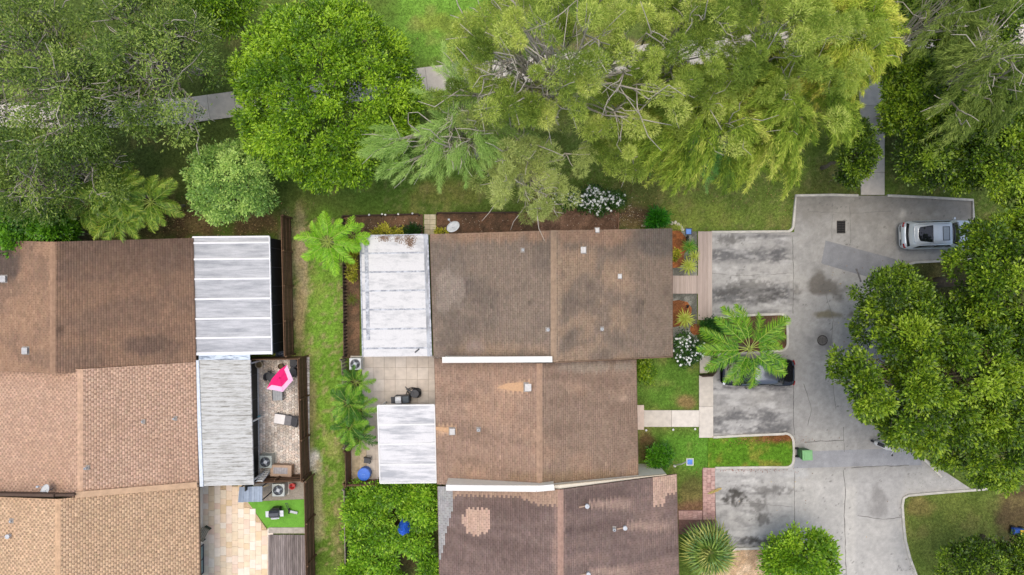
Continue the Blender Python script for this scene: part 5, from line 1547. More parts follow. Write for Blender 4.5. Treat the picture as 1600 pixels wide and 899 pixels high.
# --- feathery pines
PIN = [S(98, 122, 46), S(134, 156, 64), S(168, 186, 84), S(198, 206, 114)]
PIN2 = [S(112, 146, 66), S(142, 174, 88), S(170, 196, 112)]
PIN3 = [S(84, 112, 36), S(126, 152, 50), S(166, 184, 72), S(204, 206, 104)]
PIN4 = [S(108, 136, 42), S(150, 172, 58), S(186, 196, 78), S(212, 208, 104)]
casuarina('tall olive pine with round tufts and long bare grey limbs over the sidewalk', 880, 105, 12.0, (5.6, 4.0, 3.2), 126, .66, 620, PIN, 401, tips=60, trunk=.3, inner=.5, twigs=4, rt=.02, gap=-.25)
casuarina('wispy blue green pine reaching towards the dense round tree', 735, 190, 9.5, (4.3, 3.5, 2.0), 135, .62, 300, PIN2, 402, L=.5, w=.018, droop=.25, tips=46, inner=.45, gap=-.1, twigs=5, rt=.018, amp=.3)
casuarina('soft olive pine overhanging the mulch beds', 815, 248, 9.0, (2.9, 2.7, 2.2), 84, .62, 540, [S(138, 152, 80), S(164, 178, 100), S(188, 198, 122)], 403, w=.02, tips=40, inner=.35, gap=-.3, twigs=3, rt=.018)
casuarina('olive pine with dense tufts beside the bare limbed pine', 1040, 70, 11.5, (3.6, 3.2, 2.8), 84, .66, 600, PIN, 404, tips=30, inner=.45, gap=-.4, rt=.018)
casuarina('drooping yellow green pine above the north lawn', 1105, 190, 9.0, (4.9, 2.8, 2.8), 350, .58, 260, PIN3, 405, L=.45, droop=.9, tips=14, inner=.25, gap=-.9, amp=.2, w=.03, south=.5)
casuarina('yellow green pine with trailing tips beside the footpath', 1225, 165, 9.5, (3.3, 3.4, 2.8), 260, .58, 260, PIN3, 406, L=.45, droop=.9, tips=12, inner=.25, gap=-.9, w=.03, south=.5)
casuarina('olive pine of small tufts between the bare limbed pine and the lawn', 985, 185, 9.0, (3.3, 2.6, 2.4), 78, .6, 560, PIN, 412, tips=20, inner=.4, gap=-.6)
casuarina('pale olive pine with broad soft tufts north of the trailing pine', 1205, 55, 12.0, (4.2, 3.0, 2.8), 96, .72, 620, PIN, 407, tips=24, inner=.4, gap=-.7)
casuarina('golden yellow pine beside the dark broadleaf trees', 1318, 58, 11.0, (2.3, 2.8, 2.6), 230, .52, 260, PIN4, 408, L=.45, droop=.7, tips=8, inner=.25, gap=-1.0, w=.03, south=.4)
casuarina('bright green feathery sapling at the lawn edge below the pines', 1075, 248, 4.0, (2.2, .9, 1.2), 70, .4, 110, [S(110, 164, 76), S(138, 188, 92), S(164, 204, 112)], 409, L=.45, droop=.3, trunk=.07, tips=6, w=.026)
DPN = [S(80, 100, 42), S(108, 128, 56), S(142, 158, 76)]
casuarina('drooping olive pine beyond the broadleaf trees in the north east', 1545, 105, 10.5, (2.9, 3.4, 2.8), 150, .55, 130, DPN, 410, L=.45, droop=1.0, tips=22, inner=.3, gap=-.35, w=.026, south=.7, rt=.018)
casuarina('thin olive pine at the north east path', 1460, 30, 10.5, (2.2, 1.7, 2.0), 60, .55, 130, DPN, 411, L=.45, droop=.9, tips=12, inner=.3, gap=-.3, w=.026, south=.6)

# --- east: broadleaf trees
BRO = [S(54, 80, 24), S(90, 124, 34), S(132, 162, 48), S(172, 196, 80)]
BRD = [S(44, 68, 22), S(74, 104, 32), S(110, 140, 44), S(150, 176, 70)]
NE = 'broadleaf trees in the north east'
broadleaf('broadleaf_tree', 'bright broadleaf tree beside the footpath under the golden pine', 'tree', 1438, 158, 6.0, (2.6, 2.6, 2.2), 863, 24, 0.191, 0.123, BRO, 501, .18, base=(*W(1398, 200)[:2], 0), amp=.14, gap=-.9, group=NE, spread=.5)
broadleaf('broadleaf_tree', 'narrow dark broadleaf tree covering part of the footpath', 'tree', 1338, 242, 4.6, (1.15, 2.0, 1.6), 348, 24, 0.176, 0.123, BRD, 502, .13, amp=.2, gap=-.7, group=NE, spread=.5)
broadleaf('broadleaf_tree', 'dark broadleaf tree north of the silver car', 'tree', 1478, 238, 6.0, (3.0, 2.3, 2.2), 863, 24, 0.176, 0.123, BRD, 503, .2, base=(*W(1415, 262)[:2], 0), amp=.18, gap=-.8, group=NE, spread=.5)
broadleaf('broadleaf_tree', 'broadleaf tree north of the road end beside the drooping pine', 'tree', 1582, 250, 7.0, (2.9, 3.0, 2.4), 930, 24, 0.183, 0.123, BRO, 504, .2, amp=.18, gap=-.8, group=NE, spread=.5)
broadleaf('broadleaf_tree', 'dark broadleaf tree standing behind the golden pine', 'tree', 1410, 40, 6.0, (2.3, 2.8, 2.0), 498, 24, 0.176, 0.123, BRD, 505, .16, amp=.2, gap=-.7, group=NE, spread=.5)
broadleaf('broadleaf_tree', 'dim broadleaf tree under the drooping olive pine', 'tree', 1565, 150, 5.0, (3.0, 2.8, 2.0), 547, 24, 0.176, 0.123, BRD, 506, .16, amp=.2, gap=-.6, group=NE, spread=.5)
SH = 'shade trees by the road'
broadleaf('broadleaf_tree', 'dark broadleaf tree at the far north east beyond the path', 'tree', 1510, 25, 6.5, (3.2, 2.4, 2.2), 620, 30, .2, .17, BRD, 514, .18, amp=.2, gap=-.6, group=NE, spread=.5)
broadleaf('broadleaf_tree', 'dark broadleaf tree filling the gap below the drooping olive pine', 'tree', 1515, 185, 5.6, (2.8, 2.4, 2.0), 560, 30, .2, .17, BRD, 515, .18, amp=.2, gap=-.8, group=NE, spread=.5)
broadleaf('shade_tree', 'large spreading green shade tree over the road', 'tree', 1472, 588, 7.2, (5.9, 4.6, 3.3), 2742, 29, 0.205, 0.128, BRO, 507, .36, base=(*W(1432, 592)[:2], 0), amp=.14, dens=2.9, fr=3.0, gap=-.75, inner=.15, group=SH, tips=26, spread=.5, bough=.95)
broadleaf('shade_tree', 'large green shade tree covering the front of the silver car', 'tree', 1594, 440, 7.5, (3.6, 4.2, 3.0), 1663, 29, 0.205, 0.128, BRO, 508, .32, amp=.10, fr=3.0, gap=-1.0, inner=.15, group=SH, tips=22, spread=.5, bough=.9)
broadleaf('shade_tree', 'smaller shade tree with loose dark boughs by the slanted asphalt patch', 'tree', 1400, 478, 6.2, (2.5, 2.4, 2.0), 564, 25, 0.183, 0.128, BRD, 509, .18, amp=.25, gap=-.5, group=SH, base=(W(1425, 470)[0], W(1425, 470)[1], 0), spread=.5)
broadleaf('shade_tree', 'shade tree at the southern tip of the wooded verge', 'tree', 1545, 690, 6.5, (3.1, 2.3, 2.4), 863, 27, 0.191, 0.123, BRO, 510, .22, amp=.14, gap=-1.0, group=SH, spread=.5)
broadleaf('broadleaf_tree', 'dark broadleaf tree at the south edge of the kerbed lawn', 'tree', 1535, 890, 4.6, (2.6, 1.8, 1.8), 631, 24, 0.176, 0.123, BRD, 511, .16, base=(*W(1505, 880)[:2], 0), amp=.22, gap=-.6, group=None, spread=.5)
broadleaf('broadleaf_tree', 'dark broadleaf tree beside the toy car', 'tree', 1612, 880, 4.4, (1.7, 1.7, 1.6), 365, 24, 0.176, 0.123, BRD, 512, .16, amp=.22, gap=-.8, spread=.5)
broadleaf('small_tree', 'compact bright green tree between the gravel and the road', 'tree', 1248, 868, 3.0, (2.15, 1.8, 1.7), 430, 34, .22, .18, [S(84, 124, 38), S(116, 160, 50), S(140, 178, 58), S(168, 200, 80)], 513, .12, gain=1.12, amp=.12, gap=-1.2, spread=.5, bough=.5)

# --- overgrown yard
YG = [S(80, 118, 36), S(110, 158, 48), S(146, 192, 66), S(176, 210, 92)]
yard = [(560, 775, .8), (585, 778, .7), (615, 772, .7), (645, 775, .75), (670, 772, .55), (562, 805, .85), (595, 808, .85), (628, 840, .8), (662, 808, .75), (560, 840, .85), (592, 842, .9), (655, 850, .8), (565, 878, .85), (600, 882, .8), (672, 885, .7), (640, 792, .5), (548, 895, .6), (610, 915, .8)]
ylab = ['shrub in the yard corner under the brown fence below the blue barrel', 'shrub under the west corner of the bright white patio roof', 'shrub under the middle of the bright white patio roof edge', 'shrub just north of the blue tarp under the patio roof edge', 'small shrub in the corner between the patio roof and the purple roofed house', 'bushy shrub by the north end of the weathered board fence', 'broad shrub west of the blue tarp', 'shrub just south of the blue tarp', 'shrub between the blue tarp and the purple roofed house', 'bushy shrub by the middle of the weathered board fence', 'broad shrub at the heart of the overgrown yard', 'shrub against the grey shingle edge of the purple roofed house', 'shrub by the south part of the weathered board fence', 'broad shrub south of the one at the heart of the yard', 'shrub at the south wall corner of the purple roofed house', 'small shrub touching the north side of the blue tarp', 'small shrub squeezed against the south end of the weathered fence', 'southernmost broad shrub of the overgrown yard']
for i, (x, y, rr) in enumerate(yard):
    broadleaf('shrub', 'leafy green ' + ylab[i], 'shrub', x, y, 1.0 + .3 * (i % 3), (rr * 1.05, rr, .8), 74, 30, .22, .13, YG, 520 + i, .04, amp=.2, asp=.45, tips=7, twigs=1, group='shrubs of the overgrown yard', zmin=-.3, spread=.5, gain=1.12)

# --- small shrubs and bedding
broadleaf('flowering_shrub', 'shrub with white blossoms behind the grey roofed house', 'shrub', 935, 313, 1.0, (1.75, .80, .75), 150, 36, .15, .16, [S(36, 70, 26), S(58, 98, 40), S(84, 124, 58)], 550, .04, flowers=(300, (.85, .87, .85), .095), amp=.15)
broadleaf('flowering_shrub', 'small white blossomed shrub at the west end of the blossom hedge', 'shrub', 884, 311, .9, (.55, .5, .55), 40, 34, .15, .15, [S(36, 70, 26), S(58, 98, 40), S(84, 124, 58)], 551, .03, flowers=(45, (.80, .82, .80), .07), amp=.15, tips=5)
broadleaf('flowering_shrub', 'white blossomed shrub between the grey roofed house and the tall palm', 'shrub', 1073, 545, .9, (.95, .95, .75), 95, 34, .15, .15, [S(30, 64, 24), S(50, 92, 36), S(78, 118, 52)], 552, .04, flowers=(140, (.85, .87, .85), .09), amp=.15)
broadleaf('fern', 'rich green fern clump at the north corner of the grey roofed house', 'fern', 1026, 341, .6, (.62, .55, .5), 60, 30, .26, .12, [S(30, 92, 24), S(50, 128, 36), S(84, 164, 52)], 553, .03, asp=.25, tips=6, spread=.8)
broadleaf('shrub', 'rounded bright green shrub by the wall of the middle house', 'shrub', 1030, 712, .8, (.75, .85, .7), 95, 34, .17, .15, [S(56, 112, 26), S(88, 150, 40), S(124, 182, 60)], 554, .04, asp=.42, spread=.6)
broadleaf('shrub', 'yellow green shrub at the front corner of the middle house', 'shrub', 1006, 577, .7, (.55, .8, .6), 60, 32, .18, .15, [S(80, 120, 34), S(120, 156, 48), S(160, 184, 66)], 555, .03, asp=.4)
broadleaf('shrub', 'dark green shrub beside the fern of the white patio roof bed', 'shrub', 646, 362, .7, (.6, .35, .45), 40, 30, .17, .12, [S(26, 60, 24), S(46, 88, 36)], 556, .03, asp=.4)
broadleaf('hedge', 'dark clipped hedge on the palm island', 'hedge', 1116, 512, .45, (.95, .55, .4), 80, 36, .12, .14, [S(24, 66, 24), S(40, 92, 34), S(60, 116, 44)], 557, .03, asp=.5)
CRO = [S(120, 130, 40), S(178, 178, 60), S(214, 204, 96), S(226, 216, 130)]
cr_ = [(589, 366), (601, 360), (618, 366), (630, 364), (553, 395), (550, 412), (552, 430), (556, 380), (1056, 398), (690, 362)]
clab = ['at the corner of the white patio roof by the small palm', 'in the north bed second from the small palm', 'in the north bed next but one to the dark green shrub', 'in the north bed touching the dark green shrub', 'beside the bare palm stem west of the white patio roof', 'in the middle of the row west of the white patio roof', 'at the south end of the row west of the white patio roof', 'at the north end of the row west of the white patio roof', 'in the orange mulch bed against the grey roofed house', 'at the foot of the satellite dish']
for i, (x, y) in enumerate(cr_):
    broadleaf('croton', 'small yellow croton ' + clab[i], 'croton', x, y, .4, (.3, .27, .3), 16, 22, .15, .08, CRO, 560 + i, .02, asp=.45, tips=4, twigs=1, group='yellow crotons', spread=.7)

def strap_mesh(L, w, arch, droop, cols, seed):
    V = []; F = []; K = []; n = 6
    for i in range(n + 1):
        t = i / n; x = L * (t - .15 * t ** 3); z = L * (arch * t - droop * t * t); ww = w * (1 - t ** 2.2) * .5 + .004
        V += [(x, -ww, z + .012), (x, 0, z), (x, ww, z + .012)]; K += [cols[1], cols[0], cols[1]]
        if i: b = (i - 1) * 3; F += [(b, b + 1, b + 4, b + 3), (b + 1, b + 2, b + 5, b + 4)]
    me = bpy.data.meshes.new('strap'); me.from_pydata(V, [], F); me.update()
    at = me.color_attributes.new('Col', 'FLOAT_COLOR', 'POINT'); c4 = np.ones((len(V), 4), np.float32); c4[:, :3] = np.array(K); at.data.foreach_set('color', c4.ravel())
    me.materials.append(LEAF); return me
def rosette(name, label, px, py, meshes, n, seed, z=.05, cat='plant', group=None, scl=(.8, 1.1)):
    rng = random.Random(seed); b = W(px, py, 0)
    t = thing(name, label, cat, (b[0], b[1], 0), group)
    mb = MB(); mb.lathe((b[0], b[1], -.05), [(.09, 0), (.08, .1), (.03, .22)], 8); mb.build('stem', solid('plant_stem', S(110, 124, 60), .7), t)
    for i in range(n):
        s = rng.uniform(*scl); inst(meshes[i % len(meshes)], 'leaf', t, (b[0], b[1], z + .12 * i / n), (rng.uniform(-.2, .2), -.9 * i / n + rng.uniform(-.1, .1), i * 2.39996), (s, s, s))
    return t
YS = [strap_mesh(.86, .085, .35, .5, (S(120, 150, 44), S(212, 214, 96)), 1), strap_mesh(.8, .08, .45, .5, (S(150, 176, 60), S(226, 226, 130)), 2)]
GS = [strap_mesh(.82, .085, .4, .6, (S(60, 116, 34), S(104, 160, 50)), 3), strap_mesh(.74, .08, .5, .6, (S(96, 140, 50), S(160, 186, 70)), 4)]
rosette('strap_plant', 'yellow striped strap leaf plant beside the boardwalk corner', 1075, 416, YS, 34, 1)
rosette('strap_plant', 'green strap leaf plant north of the yellow striped one', 1076, 386, GS, 34, 2)
rosette('strap_plant', 'small yellow green strap leaf plant touching the boardwalk edge', 1084, 400, YS, 24, 3, scl=(.55, .8))
rosette('strap_plant', 'large yellow striped strap leaf plant south of the boardwalk', 1069, 498, YS, 40, 4, scl=(.85, 1.15))
rosette('strap_plant', 'small yellow strap plant at the stone arc by the lamp', 1060, 356, YS, 14, 5, scl=(.4, .6))
rosette('strap_plant', 'brown green strap plant in the mulch bed by the low fence', 551, 468, [strap_mesh(.6, .06, .4, .6, (S(84, 96, 40), S(130, 134, 60)), 6)], 22, 6)
rosette('strap_plant', 'pale yellow bedding plant at the wall under the lamp bed', 1053, 404, YS, 14, 7, scl=(.4, .6))
# ------------------------------------------------------------------ vehicles
def paint(name, col, metal=.6, rough=.28):
    return solid(name, col, rough, metal, .03, 3, coat=.6)
TYRE = solid('tyre', (.02, .02, .021), .85)
RIM = solid('rim', (.45, .46, .48), .3, .9)

def loft(mb, secs):
    n = len(secs[0]); vs = [p for s in secs for p in s]; fs = []
    for i in range(len(secs) - 1):
        for k in range(n - 1):
            fs.append((i * n + k, i * n + k + 1, (i + 1) * n + k + 1, (i + 1) * n + k))
    fs.append(tuple(range(n - 1, -1, -1))); m = (len(secs) - 1) * n; fs.append(tuple(m + k for k in range(n)))
    mb.add(vs, fs)

def car(label, px, py, rz, pmat, L=4.6, Wd=1.9, H=1.62, roofmat=None, suv=True, dark_roof=False):
    c = W(px, py, 0); t = thing('car', label, 'car', (c[0], c[1], 0), rz=rz)
    k = L / 4.6; w = Wd / 2
    # body: stations from tail (-x) to nose (+x); (x, halfwidth, bottom, top)
    st = [(-2.30, .60, .46, .78), (-2.27, .73, .38, .90), (-2.18, .86, .32, 1.00), (-1.9, .965, .28, 1.04), (-1.2, .985, .26, 1.03), (-.4, .99, .25, 1.01), (.4, .99, .25, .99), (1.0, .985, .26, .97), (1.4, .97, .28, .94), (1.8, .945, .30, .88), (2.08, .90, .32, .80), (2.22, .82, .36, .72), (2.29, .68, .42, .62)]
    mb = MB(); secs = []
    for x, hw, zb, zt in st:
        W2 = hw * w
        half = [(W2 * .80, zb), (W2 * .97, zb + .10), (W2, zb + .30), (W2 * .995, zt - .20), (W2 * .965, zt - .06), (W2 * .90, zt - .005), (W2 * .55, zt + .025)]
        secs.append([(x * k, -y, z) for y, z in half] + [(x * k, 0, zt + .035)] + [(x * k, y, z) for y, z in half[::-1]])
    loft(mb, secs)
    body = mb.build('body', pmat, t, smooth=True, local=True)
    # cabin shell (rings: bottom at belt, top at roof)
    xr0, xf0 = (-2.10 if suv else -1.55) * k, 1.12 * k
    xr1, xf1 = (-1.80 if suv else -.95) * k, .28 * k
    zb = .99; wb, wt = w * .91, w * (.745 if suv else .70)
    def ring(x0, x1, hw, z, bow=.09, n=5):
        p = []
        for i in range(n + 1): f = -1 + 2 * i / n; p.append((x1 + bow * (1 - f * f), f * hw, z))
        for i in range(n + 1): f = 1 - 2 * i / n; p.append((x0 - bow * (1 - f * f), f * hw, z))
        return p
    rings = [ring(xr0, xf0, wb, zb - .06, .12), ring(xr0 * .55 + xr1 * .45, xf0 * .55 + xf1 * .45, wb * .55 + wt * .45, zb * .55 + H * .45, .11), ring(xr1 - .06, xf1 + .10, wt * 1.03, H - .06), ring(xr1, xf1, wt * .97, H - .012), ring(xr1 + .22, xf1 - .2, wt * .6, H + .03, .05)]
    mb = MB(); n = len(rings[0]); vs = [p for r in rings for p in r]; fs = []
    for i in range(len(rings) - 1):
        for j in range(n):
            j2 = (j + 1) % n; fs.append((i * n + j, i * n + j2, (i + 1) * n + j2, (i + 1) * n + j))
    fs.append(tuple((len(rings) - 1) * n + j for j in range(n)))
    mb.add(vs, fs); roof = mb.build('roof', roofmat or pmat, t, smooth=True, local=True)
    # glazing: proud quads patched on the cabin
    def patch(name, P, off, mat=GLASS, parent=t, nn=4):
        a, b, c_, d = [Vector(p) for p in P]; nrm = (b - a).cross(d - a).normalized(); mbp = MB(); vs = []; fs = []
        for i in range(nn + 1):
            for j in range(nn + 1):
                u, v = i / nn, j / nn; p = (a * (1 - u) + b * u) * (1 - v) + (d * (1 - u) + c_ * u) * v
                vs.append(p + nrm * (off[0] + off[1] * (1 - (2 * u - 1) ** 2)))
        for i in range(nn):
            for j in range(nn):
                q = i * (nn + 1) + j; fs.append((q, q + nn + 1, q + nn + 2, q + 1))
        mbp.add(vs, fs); o = mbp.build(name, mat, parent, smooth=True, local=True)
        m = o.modifiers.new('s', 'SOLIDIFY'); m.thickness = .012; m.offset = -1
        return o
    patch('windscreen', [(xf0 - .02, -wb * .90, zb + .02), (xf0 - .02, wb * .90, zb + .02), (xf1 + .13, wt * .92, H - .06), (xf1 + .13, -wt * .92, H - .06)], (.02, .115))
    if suv:
        f_ = .34; x2 = (xr0 + .02) * (1 - f_) + (xr1 - .09) * f_; w2 = (wb * .9) * (1 - f_) + wt * .86 * f_; z2 = (zb + .05) * (1 - f_) + (H - .08) * f_
        patch('rear_window', [(xr0 + .02, wb * .9, zb + .05), (xr0 + .02, -wb * .9, zb + .05), (x2, -w2, z2), (x2, w2, z2)], (.02, .105))
    else:
        patch('rear_window', [(xr0 + .02, wb * .86, zb + .05), (xr0 + .02, -wb * .86, zb + .05), (xr1 - .09, -wt * .86, H - .08), (xr1 - .09, wt * .86, H - .08)], (.02, .105))
    for sg in (-1, 1):
        xs = [xr0 + .35, -.62 * k, .0 * k + .12, xf0 - .42]; xt = [xr1 + .18, -.62 * k, .08, xf1 - .02]
        for i in range(3):
            P = [(xs[i] + .03, sg * wb, zb + .01), (xs[i + 1] - .03, sg * wb, zb + .01), (xt[i + 1] - .03, sg * wt * 1.04, H - .10), (xt[i] + .03, sg * wt * 1.04, H - .10)]
            if sg > 0: P = [P[1], P[0], P[3], P[2]]
            patch('side_window', P, (.018, .0), nn=2)
        mbm = MB(); mbm.box(((xf0 - .28), sg * (w * .99 + .07), 1.03), (.14, .15, .13)); mbm.build('mirror', pmat if not dark_roof else BLACK, t, bevel=.03, local=True)
        mbm = MB(); mbm.box((-2.2 * k, sg * w * .72, .90), (.14, .30, .12), sg * -.25); mbm.build('tail_light', solid('tail_red', (.25, .01, .012), .2), t, bevel=.02, local=True)
        mbm = MB(); mbm.box((2.13 * k, sg * w * .70, .74), (.16, .34, .11), sg * -.3); mbm.build('headlight', solid('headlamp', (.7, .72, .74), .1), t, bevel=.02, local=True)
        for x in (-1.42 * k, 1.42 * k):
            mbm = MB(); vs = []
            for dz, rr in ((-.11, .30), (-.11, .33), (.11, .33), (.11, .30)):
                pass
            ax = [(x, sg * (w - .24), .33), (x, sg * (w - .03), .33)]
            mbm.tube(ax, .335, 20); wh = mbm.build('wheel', TYRE, t, smooth=False, local=True)
            mbm = MB(); mbm.tube([(x, sg * (w - .06), .33), (x, sg * (w - .018), .33)], .21, 14); mbm.build('rim', RIM, wh, local=True)
    mbm = MB(); mbm.box((-2.29 * k, 0, .62), (.06, .5, .13)); mbm.build('number_plate', WHITE, t, local=True)
    if suv:
        # dark glass over the rear roof and a sunroof in front of it
        z = H + .037
        mbm = MB(); mbm.prism([(xr1 + .20, -.46), (xr1 + .10, -.25), (xr1 + .08, 0), (xr1 + .10, .25), (xr1 + .20, .46), (xr1 + 1.05, .57), (xr1 + 1.05, -.57)], z - .03, z); mbm.build('roof_glass', solid('roof_glass', (.01, .012, .014), .03, var=0, spec=.7), t, local=True)
        mbm = MB(); mbm.box((xf1 - .34, 0, z - .012), (.46, .92, .034)); mbm.build('sunroof_frame', BLACK, t, local=True)
        mbm = MB(); mbm.box((xf1 - .35, .0, z + .002), (.38, .84, .02)); mbm.build('sunroof', solid('sunroof_tint', S(150, 160, 166), .12, .2, .05), t, local=True)
        for sg in (-1, 1):
            mbm = MB(); mbm.tube([(xr1 + .1, sg * wt * .9, H + .0), (xr1 + .2, sg * wt * .9, H + .06), (xf1 - .2, sg * wt * .9, H + .06), (xf1 - .1, sg * wt * .9, H)], .018, 6); mbm.build('roof_rail', RIM, t, local=True)
        mbm = MB(); mbm.prism([(xr1 - .16, -.52), (xr1 - .2, 0), (xr1 - .16, .52), (xr1 + .05, .54), (xr1 + .05, -.54)], H - .05, H + .01); mbm.build('spoiler', pmat, t, local=True, bevel=.015)
    # dark shut lines
    mbm = MB()
    for x in (1.13 * k,): mbm.box((x, 0, 1.0), (.02, Wd * .80, .02))
    mbm.build('bonnet_seam', BLACK, t, local=True)
    return t
car('pale silver blue crossover car with dark glass roof parked under the shade tree', 1455, 368, R(1.5), paint('silver_blue', S(208, 217, 222), .3), 4.95, 1.93, 1.64)
car('black car with a grey sky reflecting roof parked below the tall palm', 1178, 580, R(180), paint('black_paint', (.012, .012, .014), .2, .12), 4.85, 1.88, 1.46, roofmat=paint('roof_sky_sheen', S(96, 102, 110), .5, .18), suv=False)  # roof of the black body coloured grey to carry the sky's reflection

# ------------------------------------------------------------------ wheeled bin
def place(name, label, cat, px, py, rz=0.0, group=None, z=0.0):
    c = W(px, py, z); return thing(name, label, cat, (c[0], c[1], z), group, rz)
t = place('wheeled_bin', 'green wheeled rubbish bin beside the grass island kerb', 'bin', 1251, 706, R(2))
BG = solid('bin_green', S(62, 104, 66), .5, var=.08); BL = solid('bin_lid_green', S(124, 176, 118), .5, var=.06)
mb = MB(); mb.box((0, 0, .50), (.50, .56, .92), taper=1.18); mb.build('body', BG, t, bevel=.03, local=True)
mb = MB(); mb.box((.03, 0, 1.0), (.70, .70, .07), taper=.93); mb.box((.06, 0, 1.045), (.50, .5, .03)); lid = mb.build('lid', BL, t, bevel=.02, local=True)
mb = MB(); mb.tube([(-.36, -.24, .98), (-.42, -.24, .98), (-.42, .24, .98), (-.36, .24, .98)], .018, 6); mb.build('handle', BG, t, local=True)
for s in (-1, 1):
    mb = MB(); mb.tube([(-.30, s * .22, .14), (-.30, s * .32, .14)], .14, 14); mb.build('wheel', TYRE, t, local=True)
mb = MB(); mb.tube([(-.30, -.3, .14), (-.30, .3, .14)], .015, 6); mb.build('axle', DGREY, t, local=True)

# scooter at the edge of the shade tree
t = place('motor_scooter', 'small white and black scooter at the road edge of the shade tree', 'scooter', 1374, 694, R(-22))
mb = MB(); loft(mb, [[(x, -w_, z), (x, -w_ * .6, z + h), (x, 0, z + h * 1.15), (x, w_ * .6, z + h), (x, w_, z)] for x, w_, z, h in ((-.62, .08, .42, .2), (-.4, .17, .36, .34), (-.05, .14, .3, .3), (.1, .16, .18, .08), (.32, .18, .2, .1), (.42, .2, .3, .5), (.55, .08, .5, .42))]); mb.build('body', WHITE, t, smooth=True, local=True)
mb = MB(); mb.box((-.28, 0, .76), (.55, .25, .09), taper=.85); mb.build('seat', BLACK, t, bevel=.03, local=True)
mb = MB(); mb.tube([(.40, -.33, 1.0), (.46, -.1, .98), (.46, .1, .98), (.40, .33, 1.0)], .022, 6); mb.tube([(.46, 0, .98), (.6, 0, .3)], .03, 6); mb.build('handlebar', WHITE, t, local=True)
for x in (-.5, .62):
    mb = MB(); mb.tube([(x, -.05, .22), (x, .05, .22)], .22, 16); mb.build('wheel', TYRE, t, local=True)
mb = MB(); mb.box((.63, 0, .46), (.34, .14, .05)); mb.build('front_fender', WHITE, t, bevel=.02, local=True)
for s in (-1, 1):
    mb = MB(); mb.box((.44, s * .36, 1.08), (.05, .14, .1)); mb.build('mirror', BLACK, t, local=True)

# toy ride-on car at the right edge
t = place('toy_car', 'blue and yellow ride on toy car on bare soil at the lawn edge', 'toy', 1586, 828, R(-6))
mb = MB(); mb.box((0, 0, .3), (.85, .46, .26), taper=.88); mb.box((-.26, 0, .45), (.28, .36, .1), taper=.8); mb.build('body', solid('toy_blue', S(44, 84, 160), .35), t, bevel=.05, local=True)
mb = MB(); mb.box((.12, 0, .46), (.26, .32, .08)); mb.box((.26, 0, .58), (.06, .32, .26)); mb.build('seat', solid('toy_yellow', S(212, 182, 60), .4), t, bevel=.02, local=True)
for x in (-.28, .28):
    for s in (-1, 1):
        mb = MB(); mb.tube([(x, s * .2, .14), (x, s * .29, .14)], .14, 12); mb.build('wheel', TYRE, t, local=True)
mb = MB(); mb.tube([(-.06, -.11, .58), (-.1, 0, .6), (-.06, .11, .58)], .018, 6); mb.build('steering_bar', BLACK, t, local=True)

# ------------------------------------------------------------------ lamp posts
def lamp(label, b, tp, z, frame):
    p = W(*b); q = W(*tp, z); t = thing('lamp_post', label, 'lamp', (p[0], p[1], 0), 'front garden lamp posts')
    mb = MB(); mb.tube([(p[0], p[1], -.1), (p[0] * .5 + q[0] * .5, p[1] * .5 + q[1] * .5, z * .5), (q[0], q[1], z - .3)], [.05, .04, .035], 8); mb.lathe((p[0], p[1], -.03), [(.1, 0), (.1, .1), (.05, .16)], 10); mb.build('pole', frame, t)
    mb = MB(); mb.box((q[0], q[1], z - .3), (.22, .22, .05), taper=1.3)
    for sx in (-1, 1):
        for sy in (-1, 1): mb.beam((q[0] + sx * .13, q[1] + sy * .13, z - .29), (q[0] + sx * .19, q[1] + sy * .19, z), .025, .025)
    for s in (-1, 1): mb.box((q[0] + s * .20, q[1], z), (.05, .45, .05)); mb.box((q[0], q[1] + s * .2, z), (.35, .05, .05))
    la = mb.build('lantern', frame, t)
    mb = MB(); mb.box((q[0], q[1], z - .15), (.26, .26, .24), taper=1.25); mb.build('glass', solid('lantern_glass', S(70, 96, 130), .1, var=.1), la)
    mb = MB(); mb.box((q[0], q[1], z + .005), (.34, .34, .03), taper=.9); mb.build('lantern_cap', solid('sky_sheen_blue', S(78, 128, 200), .15, var=.2, scale=6), la)  # flat glossy cap, the sky's reflection put into its blue
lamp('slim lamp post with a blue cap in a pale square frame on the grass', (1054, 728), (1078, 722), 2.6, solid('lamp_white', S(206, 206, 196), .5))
lamp('dark lamp post with a blue cap by the boardwalk end', (1074, 375), (1076, 362), 2.4, DGREY)

